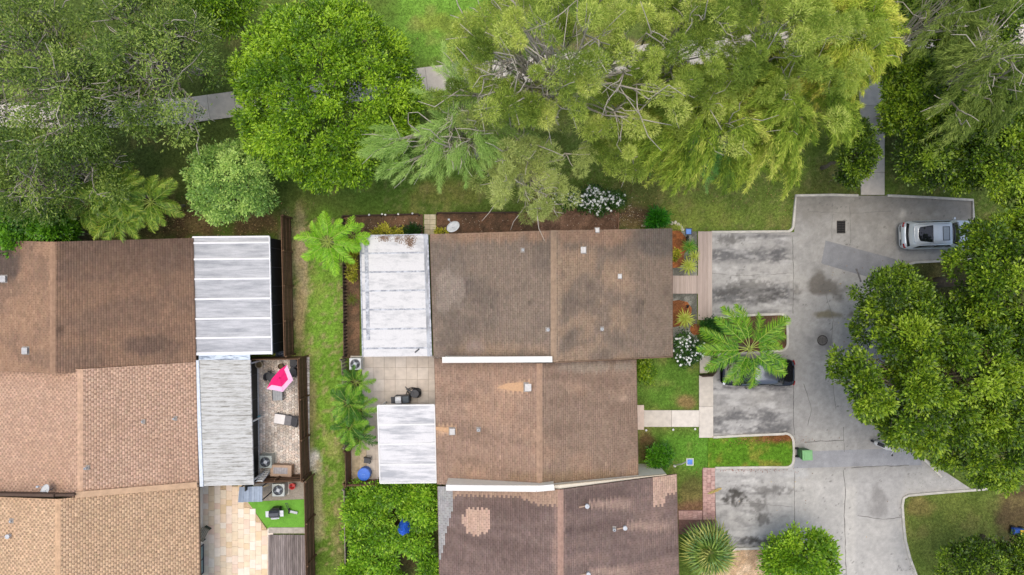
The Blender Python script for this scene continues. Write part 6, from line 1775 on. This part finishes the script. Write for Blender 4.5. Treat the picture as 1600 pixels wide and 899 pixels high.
# ------------------------------------------------------------------ air conditioners
ACM = solid('ac_case', S(176, 182, 176), .5, var=.08, scale=4); 
def ac(label, px, py, z0, mat, s=.84, h=.75):
    c = W(px, py, z0 + h); t = thing('air_conditioner', label, 'air conditioner', (c[0], c[1], z0), 'air conditioners')
    mb = MB(); mb.box((0, 0, .03), (s + .16, s + .16, .06)); mb.build('pad', CONC, t, local=True)
    mb = MB(); mb.box((0, 0, h / 2 + .05), (s, s, h - .02)); mb.build('case', mat, t, bevel=.04, local=True)
    mb = MB(); mb.lathe((0, 0, h + .035), [(s * .40, 0), (s * .40, .03), (s * .36, .035), (s * .34, .0)], 24); mb.build('fan_ring', DGREY, t, local=True)
    mb = MB(); mb.lathe((0, 0, h + .03), [(s * .34, 0), (s * .34, .012)], 24); fd = mb.build('fan_well', solid('fan_well', S(60, 66, 72), .5), t, local=True)
    mb = MB(); mb.lathe((0, 0, h + .045), [(.12, 0), (.12, .03), (.06, .05)], 14); mb.build('motor_cap', LGREY, t, local=True)
    for k in range(4):
        a = k * math.pi / 2 + .4; mb = MB(); mb.beam((.1 * math.cos(a), .1 * math.sin(a), h + .052), (s * .34 * math.cos(a), s * .34 * math.sin(a), h + .052), .11, .008); mb.build('fan_blade', solid('blade', S(120, 128, 134), .4), t, local=True)
    for rr in (.2, .27, .33):
        mb = MB(); n = 24
        mb.tube([(rr * math.cos(2 * math.pi * i / n), rr * math.sin(2 * math.pi * i / n), h + .075) for i in range(n + 1)], .006, 4); mb.build('guard_ring', DGREY, t, local=True)
    return t
ac('grey green air conditioner at the south end of the umbrella patio', 415, 722, .02, solid('ac_grey_green', S(164, 172, 164), .5))
ac('pale air conditioner beside the red bucket', 435, 766, .02, solid('ac_pale', S(184, 190, 182), .5))
ac('white air conditioner at the corner of the tiled patio', 555, 569, .02, solid('ac_white', S(214, 216, 214), .5), .78)

# ------------------------------------------------------------------ umbrella patio furniture
t = place('patio_umbrella', 'tilted bright pink patio umbrella with pale pink panels', 'umbrella', 440, 600)
c0 = Vector(org(t)); top = Vector(W(437, 591, 2.35))
rim = [W(449, 569, 2.2), W(457, 594, 2.0), W(441, 612, 1.95), W(420, 609, 2.0), W(417, 606, 2.15), W(431, 585, 2.25)]
PK = solid('pink_canvas', S(232, 30, 110), .8, var=.05); PP = solid('pale_pink_canvas', S(240, 188, 214), .8, var=.04)
rim = [W(448.5, 570, 2.15), W(458, 594, 1.95), W(442, 612.5, 1.95), W(416.5, 608, 2.0), W(425, 592, 2.2), W(437, 578, 2.25)]
inner = [(Vector(r) * .62 + top * .38) for r in rim]
for i in range(6):
    j = (i + 1) % 6
    mb = MB(); m1 = (inner[i] + inner[j]) / 2 - Vector((0, 0, .03))
    mb.add([top, inner[i], m1, inner[j]], [(0, 1, 2, 3)])
    o = mb.build('canopy_panel', PK, t); m = o.modifiers.new('s', 'SOLIDIFY'); m.thickness = .01
    mb = MB(); m2 = (Vector(rim[i]) + Vector(rim[j])) / 2 * .985 + top * .015; mb.add([inner[i], Vector(rim[i]), m2, Vector(rim[j]), inner[j], m1], [(0, 1, 2, 3, 4, 5)])
    pale = i in (0, 1, 2)
    o = mb.build('canopy_border', PP if pale else PK, t); m = o.modifiers.new('s', 'SOLIDIFY'); m.thickness = .01
    mb = MB(); mb.beam(top - Vector((0, 0, .03)), Vector(rim[i]) - Vector((0, 0, .03)), .02, .02); mb.build('rib', DGREY, t)
mb = MB(); mb.tube([(c0.x, c0.y, .02), (c0.x * .6 + top.x * .4, c0.y * .6 + top.y * .4, 1.2), top + Vector((0, 0, .08))], .022, 8); mb.build('pole', DGREY, t)
mb = MB(); mb.lathe((c0.x, c0.y, .04), [(.26, 0), (.26, .05), (.06, .1), (.04, .3)], 16); mb.build('base', DGREY, t)
mb = MB(); mb.lathe((top.x, top.y, top.z + .02), [(.04, 0), (.05, .03), (.01, .1)], 8); mb.build('finial', PK, t)

def chair(label, px, py, rz, mat, s=.56, group='dark patio chairs'):
    t = place('patio_chair', label, 'chair', px, py, rz, group, .05)
    mb = MB(); mb.box((0, 0, .42), (s, s, .06)); mb.build('seat', mat, t, bevel=.02, local=True)
    mb = MB(); n = 7
    for k in range(n):
        a0 = math.pi * .5 + math.pi * k / n; a1 = math.pi * .5 + math.pi * (k + 1) / n
        mb.beam((s * .5 * math.cos(a0), s * .5 * math.sin(a0), .65), (s * .5 * math.cos(a1), s * .5 * math.sin(a1), .65), .05, .4)
    mb.build('backrest', mat, t, local=True)
    for sx in (-1, 1):
        for sy in (-1, 1):
            mb = MB(); mb.tube([(sx * s * .42, sy * s * .42, 0), (sx * s * .38, sy * s * .38, .42)], .02, 6); mb.build('leg', mat, t, local=True)
    return t
chair('dark round backed patio chair west of the pink umbrella', 425, 587, R(-35), DGREY, .6)
chair('dark patio chair tucked north east of the pink umbrella', 462, 580, R(160), DGREY, .6)
chair('dark patio chair in the fence corner by the pink umbrella', 463, 565, R(180), DGREY, .6)
def pot(label, px, py, r, h, mat, soil=True, z=.04):
    t = place('plant_pot', label, 'plant pot', px, py, z=z)
    mb = MB(); mb.lathe((0, 0, 0), [(r * .7, 0), (r, h), (r * 1.08, h), (r * 1.08, h + .04), (r * .9, h + .04), (r * .88, h - .06)], 18); mb.build('pot', mat, t, smooth=False, local=True)
    mb = MB(); mb.lathe((0, 0, 0), [(r * .86, h - .05), (r * .5, h - .03)], 14); mb.build('soil', solid('pot_soil', S(104, 92, 66), .95), t, local=True)
    return t
pot('beige round pot beside the corrugated patio roof', 408, 569, .24, .4, solid('pot_beige', S(178, 168, 146), .8))
pot('small brown pot north of the pink umbrella', 441, 572, .18, .3, solid('pot_brown', S(96, 72, 54), .8))
# dark furniture cover heap in the north corner outside the patio
t = place('tarp_heap', 'crumpled blue grey tarp in the gap behind the umbrella patio fence', 'tarp', 440, 552)
rng = np.random.default_rng(8); mb = MB(); n = 9; vs = []; fs = []
for i in range(n):
    for j in range(n):
        u, v = i / (n - 1) - .5, j / (n - 1) - .5; vs.append((u * .8, v * .5, max(0, .35 * (1 - (2 * u) ** 2) * (1 - (2 * v) ** 2)) + rng.uniform(-.06, .08)))
for i in range(n - 1):
    for j in range(n - 1): q = i * n + j; fs.append((q, q + n, q + n + 1, q + 1))
mb.add(vs, fs); mb.build('cover', solid('tarp', S(74, 84, 100), .6), t, local=True)
# grey side table
t = place('side_table', 'grey slatted patio table south of the pink umbrella', 'table', 437, 616, R(2), z=.05)
for k in range(4):
    mb = MB(); mb.box((-.235 + k * .157, 0, .42), (.15, .72, .03)); mb.build('slat', solid('table_grey', S(158, 162, 162), .5), t, local=True)
for s in (-1, 1):
    mb = MB(); mb.box((s * .34, 0, .41), (.04, .74, .05)); mb.build('side_rail', DGREY, t, local=True)
    for s2 in (-1, 1): mb = MB(); mb.box((s * .33, s2 * .33, .2), (.04, .04, .4)); mb.build('leg', DGREY, t, local=True)
# lounger
t = place('sun_lounger', 'sun lounger with white seat pad and grey back by the brown fence', 'lounger', 450, 655, R(-9), z=.05)
for s in (-1, 1):
    mb = MB(); mb.beam((-.82, s * .33, .30), (.82, s * .33, .30), .04, .05); mb.build('frame_rail', DGREY, t, local=True)
    for x in (-.7, .1, .7): mb = MB(); mb.box((x, s * .33, .15), (.04, .04, .3)); mb.build('leg', DGREY, t, local=True)
mb = MB(); mb.box((-.45, 0, .36), (.72, .64, .1)); mb.build('seat_pad', solid('pad_white', S(232, 228, 222), .8, var=.04), t, bevel=.03, local=True)
mb = MB(); mb.box((.14, 0, .36), (.44, .64, .1)); mb.build('middle_pad', solid('pad_grey', S(122, 120, 120), .8), t, bevel=.03, local=True)
mb = MB(); mb.beam((.36, 0, .38), (.84, 0, .62), .64, .09); mb.build('backrest', solid('pad_dark', S(70, 70, 72), .8), t, bevel=.03, local=True)
# deck box
t = place('storage_box', 'beige storage box with a grey panelled lid by the brown fence', 'storage box', 444, 732, R(-2), z=.05)
BX = solid('box_beige', S(164, 140, 118), .6, var=.08)
mb = MB(); mb.box((0, 0, .3), (1.36, .7, .6), taper=1.04); mb.build('box', BX, t, bevel=.03, local=True)
mb = MB(); mb.box((0, 0, .64), (1.46, .8, .08), taper=.95); ld = mb.build('lid', solid('box_lid', S(176, 150, 126), .6), t, bevel=.02, local=True)
mb = MB(); mb.box((-.02, .02, .685), (.95, .42, .02)); mb.build('lid_panel', solid('lid_grey', S(160, 156, 156), .5, var=.2, scale=7), ld, local=True)
for k in range(6): mb = MB(); mb.box((-.42 + k * .16, .02, .70), (.015, .40, .015)); mb.build('lid_rib', MGREY, ld, local=True)
# ladder leaning on the fence
t = thing('ladder', 'white runged aluminium ladder leaning beside the air conditioner', 'ladder', W(418, 735))
a = Vector(W(420, 733, .1)); b = Vector(W(405, 753, 1.85)); sd_ = (b - a).cross(Vector((0, 0, 1))).normalized() * .2
for s in (-1, 1): mb = MB(); mb.beam(a + sd_ * s, b + sd_ * s, .035, .07); mb.build('stile', LGREY, t)
for k in range(7):
    p = a + (b - a) * ((k + .5) / 7); mb = MB(); mb.beam(p - sd_, p + sd_, .07, .04); mb.build('rung', solid('ladder_white', S(222, 222, 216), .5), t)
# small teal bottle on the sill
t = place('watering_can', 'small teal watering can beside the corrugated roof screen', 'watering can', 406, 651, z=.05)
mb = MB(); mb.lathe((0, 0, 0), [(.09, 0), (.10, .14), (.07, .2), (.05, .19)], 12); mb.build('body', solid('teal', S(130, 190, 200), .4), t, local=True)
mb = MB(); mb.tube([(.08, 0, .06), (.2, 0, .2)], .015, 6); mb.tube([(-.09, 0, .06), (-.17, 0, .12), (-.05, 0, .22)], .012, 6); mb.build('spout', solid('teal', S(130, 190, 200), .4), t, local=True)

# ------------------------------------------------------------------ turf yard
t = thing('lean_to', 'small blue grey corrugated lean to roof at the stone patio', 'lean-to', W(391, 772))
C5 = [W(374, 761, 1.9), W(410, 760, 2.0), W(410, 784, 2.0), W(372, 785, 1.9)]
for k in range(9):
    a = bil(C5, (k + .5) / 9, 0); b = bil(C5, (k + .5) / 9, 1); mb = MB(); mb.beam(a + Vector((0, 0, .012 * (k % 2))), b + Vector((0, 0, .012 * (k % 2))), .165, .03); mb.build('panel', randmat('lean_metal', [S(128, 140, 154), S(150, 162, 174), S(112, 124, 138)], .4, .12, 4, 0), t)
for u in (.04, .96):
    for v in (.06, .94): p = bil(C5, u, v); mb = MB(); mb.box((p.x, p.y, p.z / 2 - .03), (.06, .06, p.z)); mb.build('post', DGREY, t)
mb = MB(); mb.beam(bil(C5, 1, .05) + Vector((.02, 0, -.05)), Vector(W(420, 758, 1.7)), .04, .04); mb.build('brace', solid('brace_wood', S(176, 152, 110), .8), t)
t = place('bucket', 'red bucket beside the pale air conditioner', 'bucket', 459, 758, z=.03)
mb = MB(); mb.lathe((0, 0, 0), [(.15, 0), (.2, .34), (.215, .34), (.215, .37), (.18, .37), (.13, .06)], 16); mb.build('pail', solid('red', S(196, 70, 66), .5), t, local=True)
mb = MB(); mb.tube([(.2 * math.cos(a), .05, .36 + .0 + .12 * math.sin(a)) for a in [math.pi * i / 8 for i in range(9)]], .008, 5); mb.build('bail', MGREY, t, local=True)
t = place('barbecue_grill', 'barbecue grill with white side shelves on the bright turf', 'grill', 435, 797, R(3), z=.03)
mb = MB(); loft(mb, [[(x, -.26, .62), (x, -.24, .86), (x, -.1, 1.0), (x, .1, 1.0), (x, .24, .86), (x, .26, .62)] for x in (-.32, -.3, .3, .32)]); mb.build('lid', solid('grill_dark', S(70, 74, 80), .35, .3), t, local=True)
for s in (-1, 1):
    mb = MB(); mb.box((s * .47, -.02, .74), (.26, .40, .05)); mb.build('side_shelf', solid('shelf_white', S(206, 210, 212), .4), t, bevel=.02, local=True)
    for s2 in (-1, 1): mb = MB(); mb.box((s * .28, s2 * .2, .3), (.04, .04, .6)); mb.build('leg', DGREY, t, local=True)
mb = MB(); mb.box((0, -.32, .68), (.55, .12, .05)); mb.build('front_shelf', solid('shelf_white', S(206, 210, 212), .4), t, local=True)
mb = MB(); mb.tube([(-.2, -.28, .84), (-.2, -.33, .86), (.2, -.33, .86), (.2, -.28, .84)], .015, 6); mb.build('handle', RIM, t, local=True)
mb = MB(); mb.box((0, .12, .36), (.5, .36, .5)); mb.build('cabinet', BLACK, t, local=True)
t = place('push_mower', 'thin handled garden mower lying beside the barbecue grill', 'mower', 453, 795, z=.03)
mb = MB(); mb.tube([(-.02, -.12, .16), (-.1, .55, .62)], .018, 6); mb.tube([(.06, -.12, .16), (.02, .55, .62)], .018, 6); mb.tube([(-.12, .55, .62), (.05, .56, .62)], .02, 6); mb.build('handle', DGREY, t, local=True)
mb = MB(); mb.box((.25, -.18, .14), (.62, .16, .05), R(-12)); mb.build('deck', LGREY, t, local=True)
for s in (-1, 1): mb = MB(); mb.tube([(-.04, -.12 + s * .05, .13), (.03, -.12 + s * .06, .13)], .13, 14); mb.build('wheel', TYRE, t, local=True)
# folded chair by the house wall
t = place('bench', 'weathered slatted bench beside the sliding glass door', 'bench', 322, 832, R(62), z=.05)
for k in range(4): mb = MB(); mb.box((0, -.16 + k * .11, .42), (.95, .085, .03)); mb.build('slat', solid('bench_wood', S(156, 150, 130), .8), t, local=True)
for k in range(3): mb = MB(); mb.box((0, .24, .56 + k * .12), (.95, .03, .09)); mb.build('back_slat', solid('bench_wood', S(156, 150, 130), .8), t, local=True)
for s in (-1, 1): mb = MB(); mb.box((s * .42, 0, .2), (.05, .42, .4)); mb.build('leg', solid('bench_dark', S(60, 74, 64), .6), t, local=True)

# ------------------------------------------------------------------ tiled patio objects
t = place('gas_grill', 'dark grill cart with a white lid cluttered with looped hoses', 'grill', 631, 622, R(3), z=.05)
mb = MB(); mb.box((0, 0, .4), (1.0, .5, .7)); mb.build('cart', solid('cart_dark', S(56, 60, 64), .5), t, bevel=.03, local=True)
mb = MB(); loft(mb, [[(x, -.24, .76), (x, -.2, .95), (x, 0, 1.02), (x, .2, .95), (x, .24, .76)] for x in (-.42, -.4, -.06, -.04)]); mb.build('lid', solid('lid_white', S(222, 224, 224), .35), t, local=True)
mb = MB(); mb.box((-.62, 0, .72), (.24, .44, .05)); mb.build('side_shelf', DGREY, t, bevel=.02, local=True)
mb = MB(); mb.box((.25, .0, .80), (.4, .42, .1)); mb.build('burner', solid('burner', S(80, 90, 96), .5), t, bevel=.02, local=True)
mb = MB(); mb.tube([(-.4, .26, .86), (-.4, .31, .86), (-.06, .31, .86), (-.06, .26, .86)], .014, 5); mb.build('handle', BLACK, t, local=True)
for k, (x, y) in enumerate(((-.42, -.2), (.42, -.2), (-.42, .2), (.42, .2))): mb = MB(); mb.tube([(x - .03, y, .06), (x + .03, y, .06)], .06, 10); mb.build('caster', TYRE, t, local=True)
t = place('garden_hose', 'tangle of dark looped garden hose beside the white lidded grill', 'hose', 648, 613, z=.05)
rng = np.random.default_rng(3); pts = []
for i in range(150):
    a = i * .21; r_ = .34 + .12 * math.sin(i * .13) + .05 * math.sin(i * .71); pts.append((r_ * math.cos(a) * 1.1 + .1 * math.sin(i * .05), r_ * math.sin(a) * .75, .04 + .9 * (.5 + .5 * math.sin(i * .043)) * (i / 150)))
mb = MB(); mb.tube(pts, .024, 6); mb.build('coil', solid('hose_black', S(40, 40, 40), .5), t, smooth=True, local=True)
mb = MB(); mb.tube([(-.55, .45, .6), (-.3, .28, .75), (0, .1, .8)], .03, 6); mb.tube([(-.5, .32, .62), (-.25, .2, .75), (.05, .05, .8)], .03, 6); mb.build('wand', DGREY, t, local=True)
mb = MB(); mb.lathe((.1, 0, 0), [(.3, 0), (.3, .05), (.1, .08), (.1, .7), (.28, .72), (.28, .76)], 14); mb.build('reel', DGREY, t, local=True)
t = place('plastic_barrel', 'blue plastic barrel in the corner below the dark folding chair', 'barrel', 572, 737, z=.03)
BLU = solid('barrel_blue', S(62, 112, 204), .45, var=.08)
mb = MB(); mb.lathe((0, 0, 0), [(.36, 0), (.40, .08), (.42, .3), (.40, .55), (.40, .60), (.43, .62), (.43, .7), (.38, .72)], 22); mb.build('barrel', BLU, t, smooth=False, local=True)
mb = MB(); mb.lathe((0, 0, .71), [(.40, 0), (.40, .03), (.28, .05), (.28, .03), (.05, .035)], 22); lid = mb.build('lid', BLU, t, local=True)
mb = MB(); mb.box((0, .02, .765), (.2, .06, .03)); mb.build('lid_handle', solid('barrel_blue2', S(90, 136, 214), .45), lid, local=True)
t = place('folding_chair', 'dark folding chair behind the blue barrel', 'chair', 576, 717, R(-10), z=.05)
mb = MB(); mb.box((0, 0, .42), (.44, .42, .04)); mb.build('seat', DGREY, t, bevel=.01, local=True)
mb = MB(); mb.box((0, .22, .66), (.44, .05, .36)); mb.build('backrest', DGREY, t, bevel=.01, local=True)
for sx in (-1, 1):
    for sy in (-1, 1): mb = MB(); mb.tube([(sx * .19, sy * .24, 0), (sx * .19, -sy * .1, .42)], .015, 5); mb.build('leg', DGREY, t, local=True)
t = place('blue_tarp', 'crumpled blue tarp lying among the yard shrubs', 'tarp', 638, 814, z=0)
mb = MB(); n = 11; vs = []; fs = []; rng = np.random.default_rng(12)
for i in range(n):
    for j in range(n):
        u, v = i / (n - 1) - .5, j / (n - 1) - .5; vs.append((u * (1.25 - .5 * (v + .5)) + v * .15, v * .95, max(0.02, 2.35 - 1.2 * (abs(u) ** 1.5 + abs(v) ** 1.5) * 2) + rng.uniform(-.09, .09)))
for i in range(n - 1):
    for j in range(n - 1): q = i * n + j; fs.append((q, q + n, q + n + 1, q + 1))
mb.add(vs, fs); mb.build('sheet', solid('tarp_blue', S(52, 104, 214), .5, var=.1), t, local=True)
mb = MB(); mb.box((0, 0, 1.0), (.4, .36, 2.1), taper=.8); mb.build('stack', solid('stack_wood', S(110, 92, 72), .9), t, local=True)
# white stones along the curved bed edge and pale path lights
ST = [(1043, 344), (1050, 349), (1055, 348), (1060, 351), (1064, 355), (1066, 359)]
STM = randmat('pale_stone', [S(206, 196, 172), S(220, 214, 196), S(190, 180, 150)], .9, .2, 8)
for i, (x, y) in enumerate(ST):
    b = MB(); b.lathe((0, 0, 0), [(.09, 0), (.14, .05), (.12, .11), (.05, .14)], 8, .75); c = W(x, y)
    o = b.build('edging_stone', STM); o.location = (c[0], c[1], -.02); o.rotation_euler = (0, 0, random.uniform(0, 3)); o.scale = (1, 1, 1)
    tag(o, 'pale stone in the arc edging the bed by the dark lamp post', 'stone', 'stones edging the lamp bed')
for i, (x, y) in enumerate(((1008, 671), (1050, 670), (1084, 669))):
    t = place('path_light', 'small white path light along the concrete front walk', 'path light', x, y, 0, 'path lights by the front walk')
    mb = MB(); mb.tube([(0, 0, -.08), (0, 0, .3)], .012, 5); mb.build('stake', DGREY, t, local=True)
    mb = MB(); mb.lathe((0, 0, .3), [(.05, 0), (.075, .06), (.03, .09)], 10); mb.build('cap', WHITE, t, local=True)
for i, (x, y) in enumerate(((579, 337), (599, 336), (604, 337), (624, 336), (646, 335))):
    t = place('path_light', 'small white garden light along the low fence of the mulch bed', 'path light', x, y, 0, 'garden lights on the mulch bed fence')
    mb = MB(); mb.tube([(0, 0, -.08), (0, 0, .42)], .012, 5); mb.build('stake', DGREY, t, local=True)
    mb = MB(); mb.lathe((0, 0, .42), [(.05, 0), (.07, .06), (.03, .09)], 10); mb.build('cap', WHITE, t, local=True)
for i, x in enumerate((1005, 1012)):
    c = W(x, 353); mb = MB(); mb.box((c[0], c[1], .04), (.26, .14, .14), R(4)); o = mb.build('paving_brick', randmat('pale_brick', [S(206, 186, 172), S(196, 172, 160)], .9), bevel=.01); tag(o, 'pale brick lying at the north eave of the grey roofed house', 'brick', 'pale bricks at the eave')
for i, (x, y) in enumerate(((1071, 372), (1073, 481))):
    t = place('garden_spotlight', ('black garden spotlight in the north mulch bed', 'black garden spotlight in the south mulch bed')[i], 'spotlight', x, y, i * 1.2)
    mb = MB(); mb.tube([(0, 0, -.05), (0, 0, .2)], .015, 5); mb.build('stake', BLACK, t, local=True)
    mb = MB(); mb.tube([(0, 0, .2), (.12, .06, .32)], [.05, .09], 10); mb.build('lamp_head', BLACK, t, local=True)
# fallen palm frond on the brick walk
c = W(1112, 770); o = inst(frond_mesh(1.1, 30, .16, .03, .05, .04, [S(196, 166, 96), S(214, 186, 116)], 390, pet=.1), 'fallen_frond', None, (c[0] - .3, c[1] - .05, .1), (0, 0, R(22)))
tag(o, 'dry yellow palm frond lying across the brick walk', 'frond')

# ------------------------------------------------------------------ grass tufts and leaf litter
rng = np.random.default_rng(77)
N = 60000
x = rng.uniform(-36, 36, N); y = rng.uniform(-21, 21, N)
px, py = topx(x, y, 0)
NOT = [(-10, 365, 545, 960), (560, 365, 1052, 960), (1088, 365, 1412, 960), (1243, 306, 1525, 405), (1040, 360, 1090, 545), (535, 330, 970, 372), (536, 300, 562, 960), (1090, 580, 1115, 690), (1000, 640, 1095, 668)]
lawn = np.ones(N, bool)
strip = (px > 490) & (px < 534) & (py > 340)
for a0, b0, a1, b1 in NOT: lawn &= ~((px > a0) & (px < a1) & (py > b0) & (py < b1))
lawn |= strip
lawn |= inpoly(px, py, [(1414, 776), (1560, 768), (1620, 768), (1620, 960), (1450, 960), (1418, 850)])
isl = inpoly(px, py, [(1118, 686), (1225, 683), (1236, 690), (1236, 720), (1220, 726), (1118, 726)])
lawn |= isl
# keep off the sidewalk
sy = np.interp(px, [-60, 180, 285, 368, 700, 930, 1200, 1640], [182, 180, 174, 163, 121, 98, 72, 48]); lawn &= np.abs(py - sy) > 22
lawn &= ~((np.abs(px - 1362) < 20) & (py < 308) & (py > 55))
x, y, px, py = x[lawn], y[lawn], px[lawn], py[lawn]
zb = np.where(isl[lawn], .06, -.035)
c = blobs(px, py, G_BASE, GB, 3); green = c[:, 1] > c[:, 0] * 1.02
x, y, zb, c = x[green], y[green], zb[green], c[green]
m = len(x); k = 4
X = np.repeat(np.stack([x, y, zb], -1), k, 0) + np.concatenate([rng.normal(0, .035, (m * k, 2)), np.zeros((m * k, 1))], 1)
a = rng.uniform(0, 6.28, m * k); h = rng.uniform(.04, .10, m * k); ln = rng.uniform(.02, .07, m * k)
tip = X + np.stack([np.cos(a) * ln, np.sin(a) * ln, h], -1); sdv = np.stack([-np.sin(a), np.cos(a), np.zeros(m * k)], -1) * .011
v = np.stack([X + sdv, X - sdv, tip], 1).reshape(-1, 3); f = np.arange(m * k * 3).reshape(-1, 3)
cc = np.repeat(c, k, 0) * rng.uniform(.7, 1.25, (m * k, 1))
o = np_obj('grass', v, f, np.repeat(cc, 3, 0), NEEDLE); tag(o, 'short grass blades growing over the lawns', 'grass', kind='stuff')

def scatter(region, n, seed, z):
    r = np.random.default_rng(seed); out = []
    for cx, cy, rx, ry, k in region:
        g = r.standard_normal((k, 2)) * .6
        for u, v_ in g: p = W(cx + u * rx, cy + v_ * ry, z); out.append(p)
    return out
BR = [S(150, 112, 70), S(176, 140, 90), S(120, 84, 54), S(190, 170, 110), S(104, 80, 52)]
litter('leaf_litter', 'dry brown leaves fallen on the dirt behind the silver roof', scatter([(300, 345, 70, 28, 420), (400, 345, 60, 25, 260)], 0, 1, -.005), 900, BR, .09)
litter('leaf_litter', 'fallen leaves on the lawn below the pines', scatter([(1000, 300, 120, 40, 300), (1200, 300, 140, 40, 160), (930, 90, 160, 60, 260)], 0, 2, 0.0), 900, BR, .08)
litter('leaf_litter', 'scattered leaves on the asphalt near the shade tree', scatter([(1380, 600, 50, 120, 60), (1330, 440, 60, 50, 30), (1250, 760, 90, 60, 20)], 0, 3, .014), 400, BR, .08)
litter('leaf_litter', 'reddish leaves along the tip of the grass island', scatter([(1195, 688, 60, 6, 200), (1180, 735, 60, 3, 120)], 0, 4, .075), 400, [S(150, 80, 60), S(170, 100, 70), S(120, 66, 50)], .07)
litter('leaf_litter', 'pale petals and chips strewn in the mulch beds behind the house', scatter([(980, 335, 30, 20, 160), (900, 345, 90, 14, 60), (760, 352, 60, 12, 50), (600, 350, 60, 10, 60)], 0, 6, .03), 400, [S(220, 210, 200), S(200, 190, 176), S(190, 150, 120)], .06)
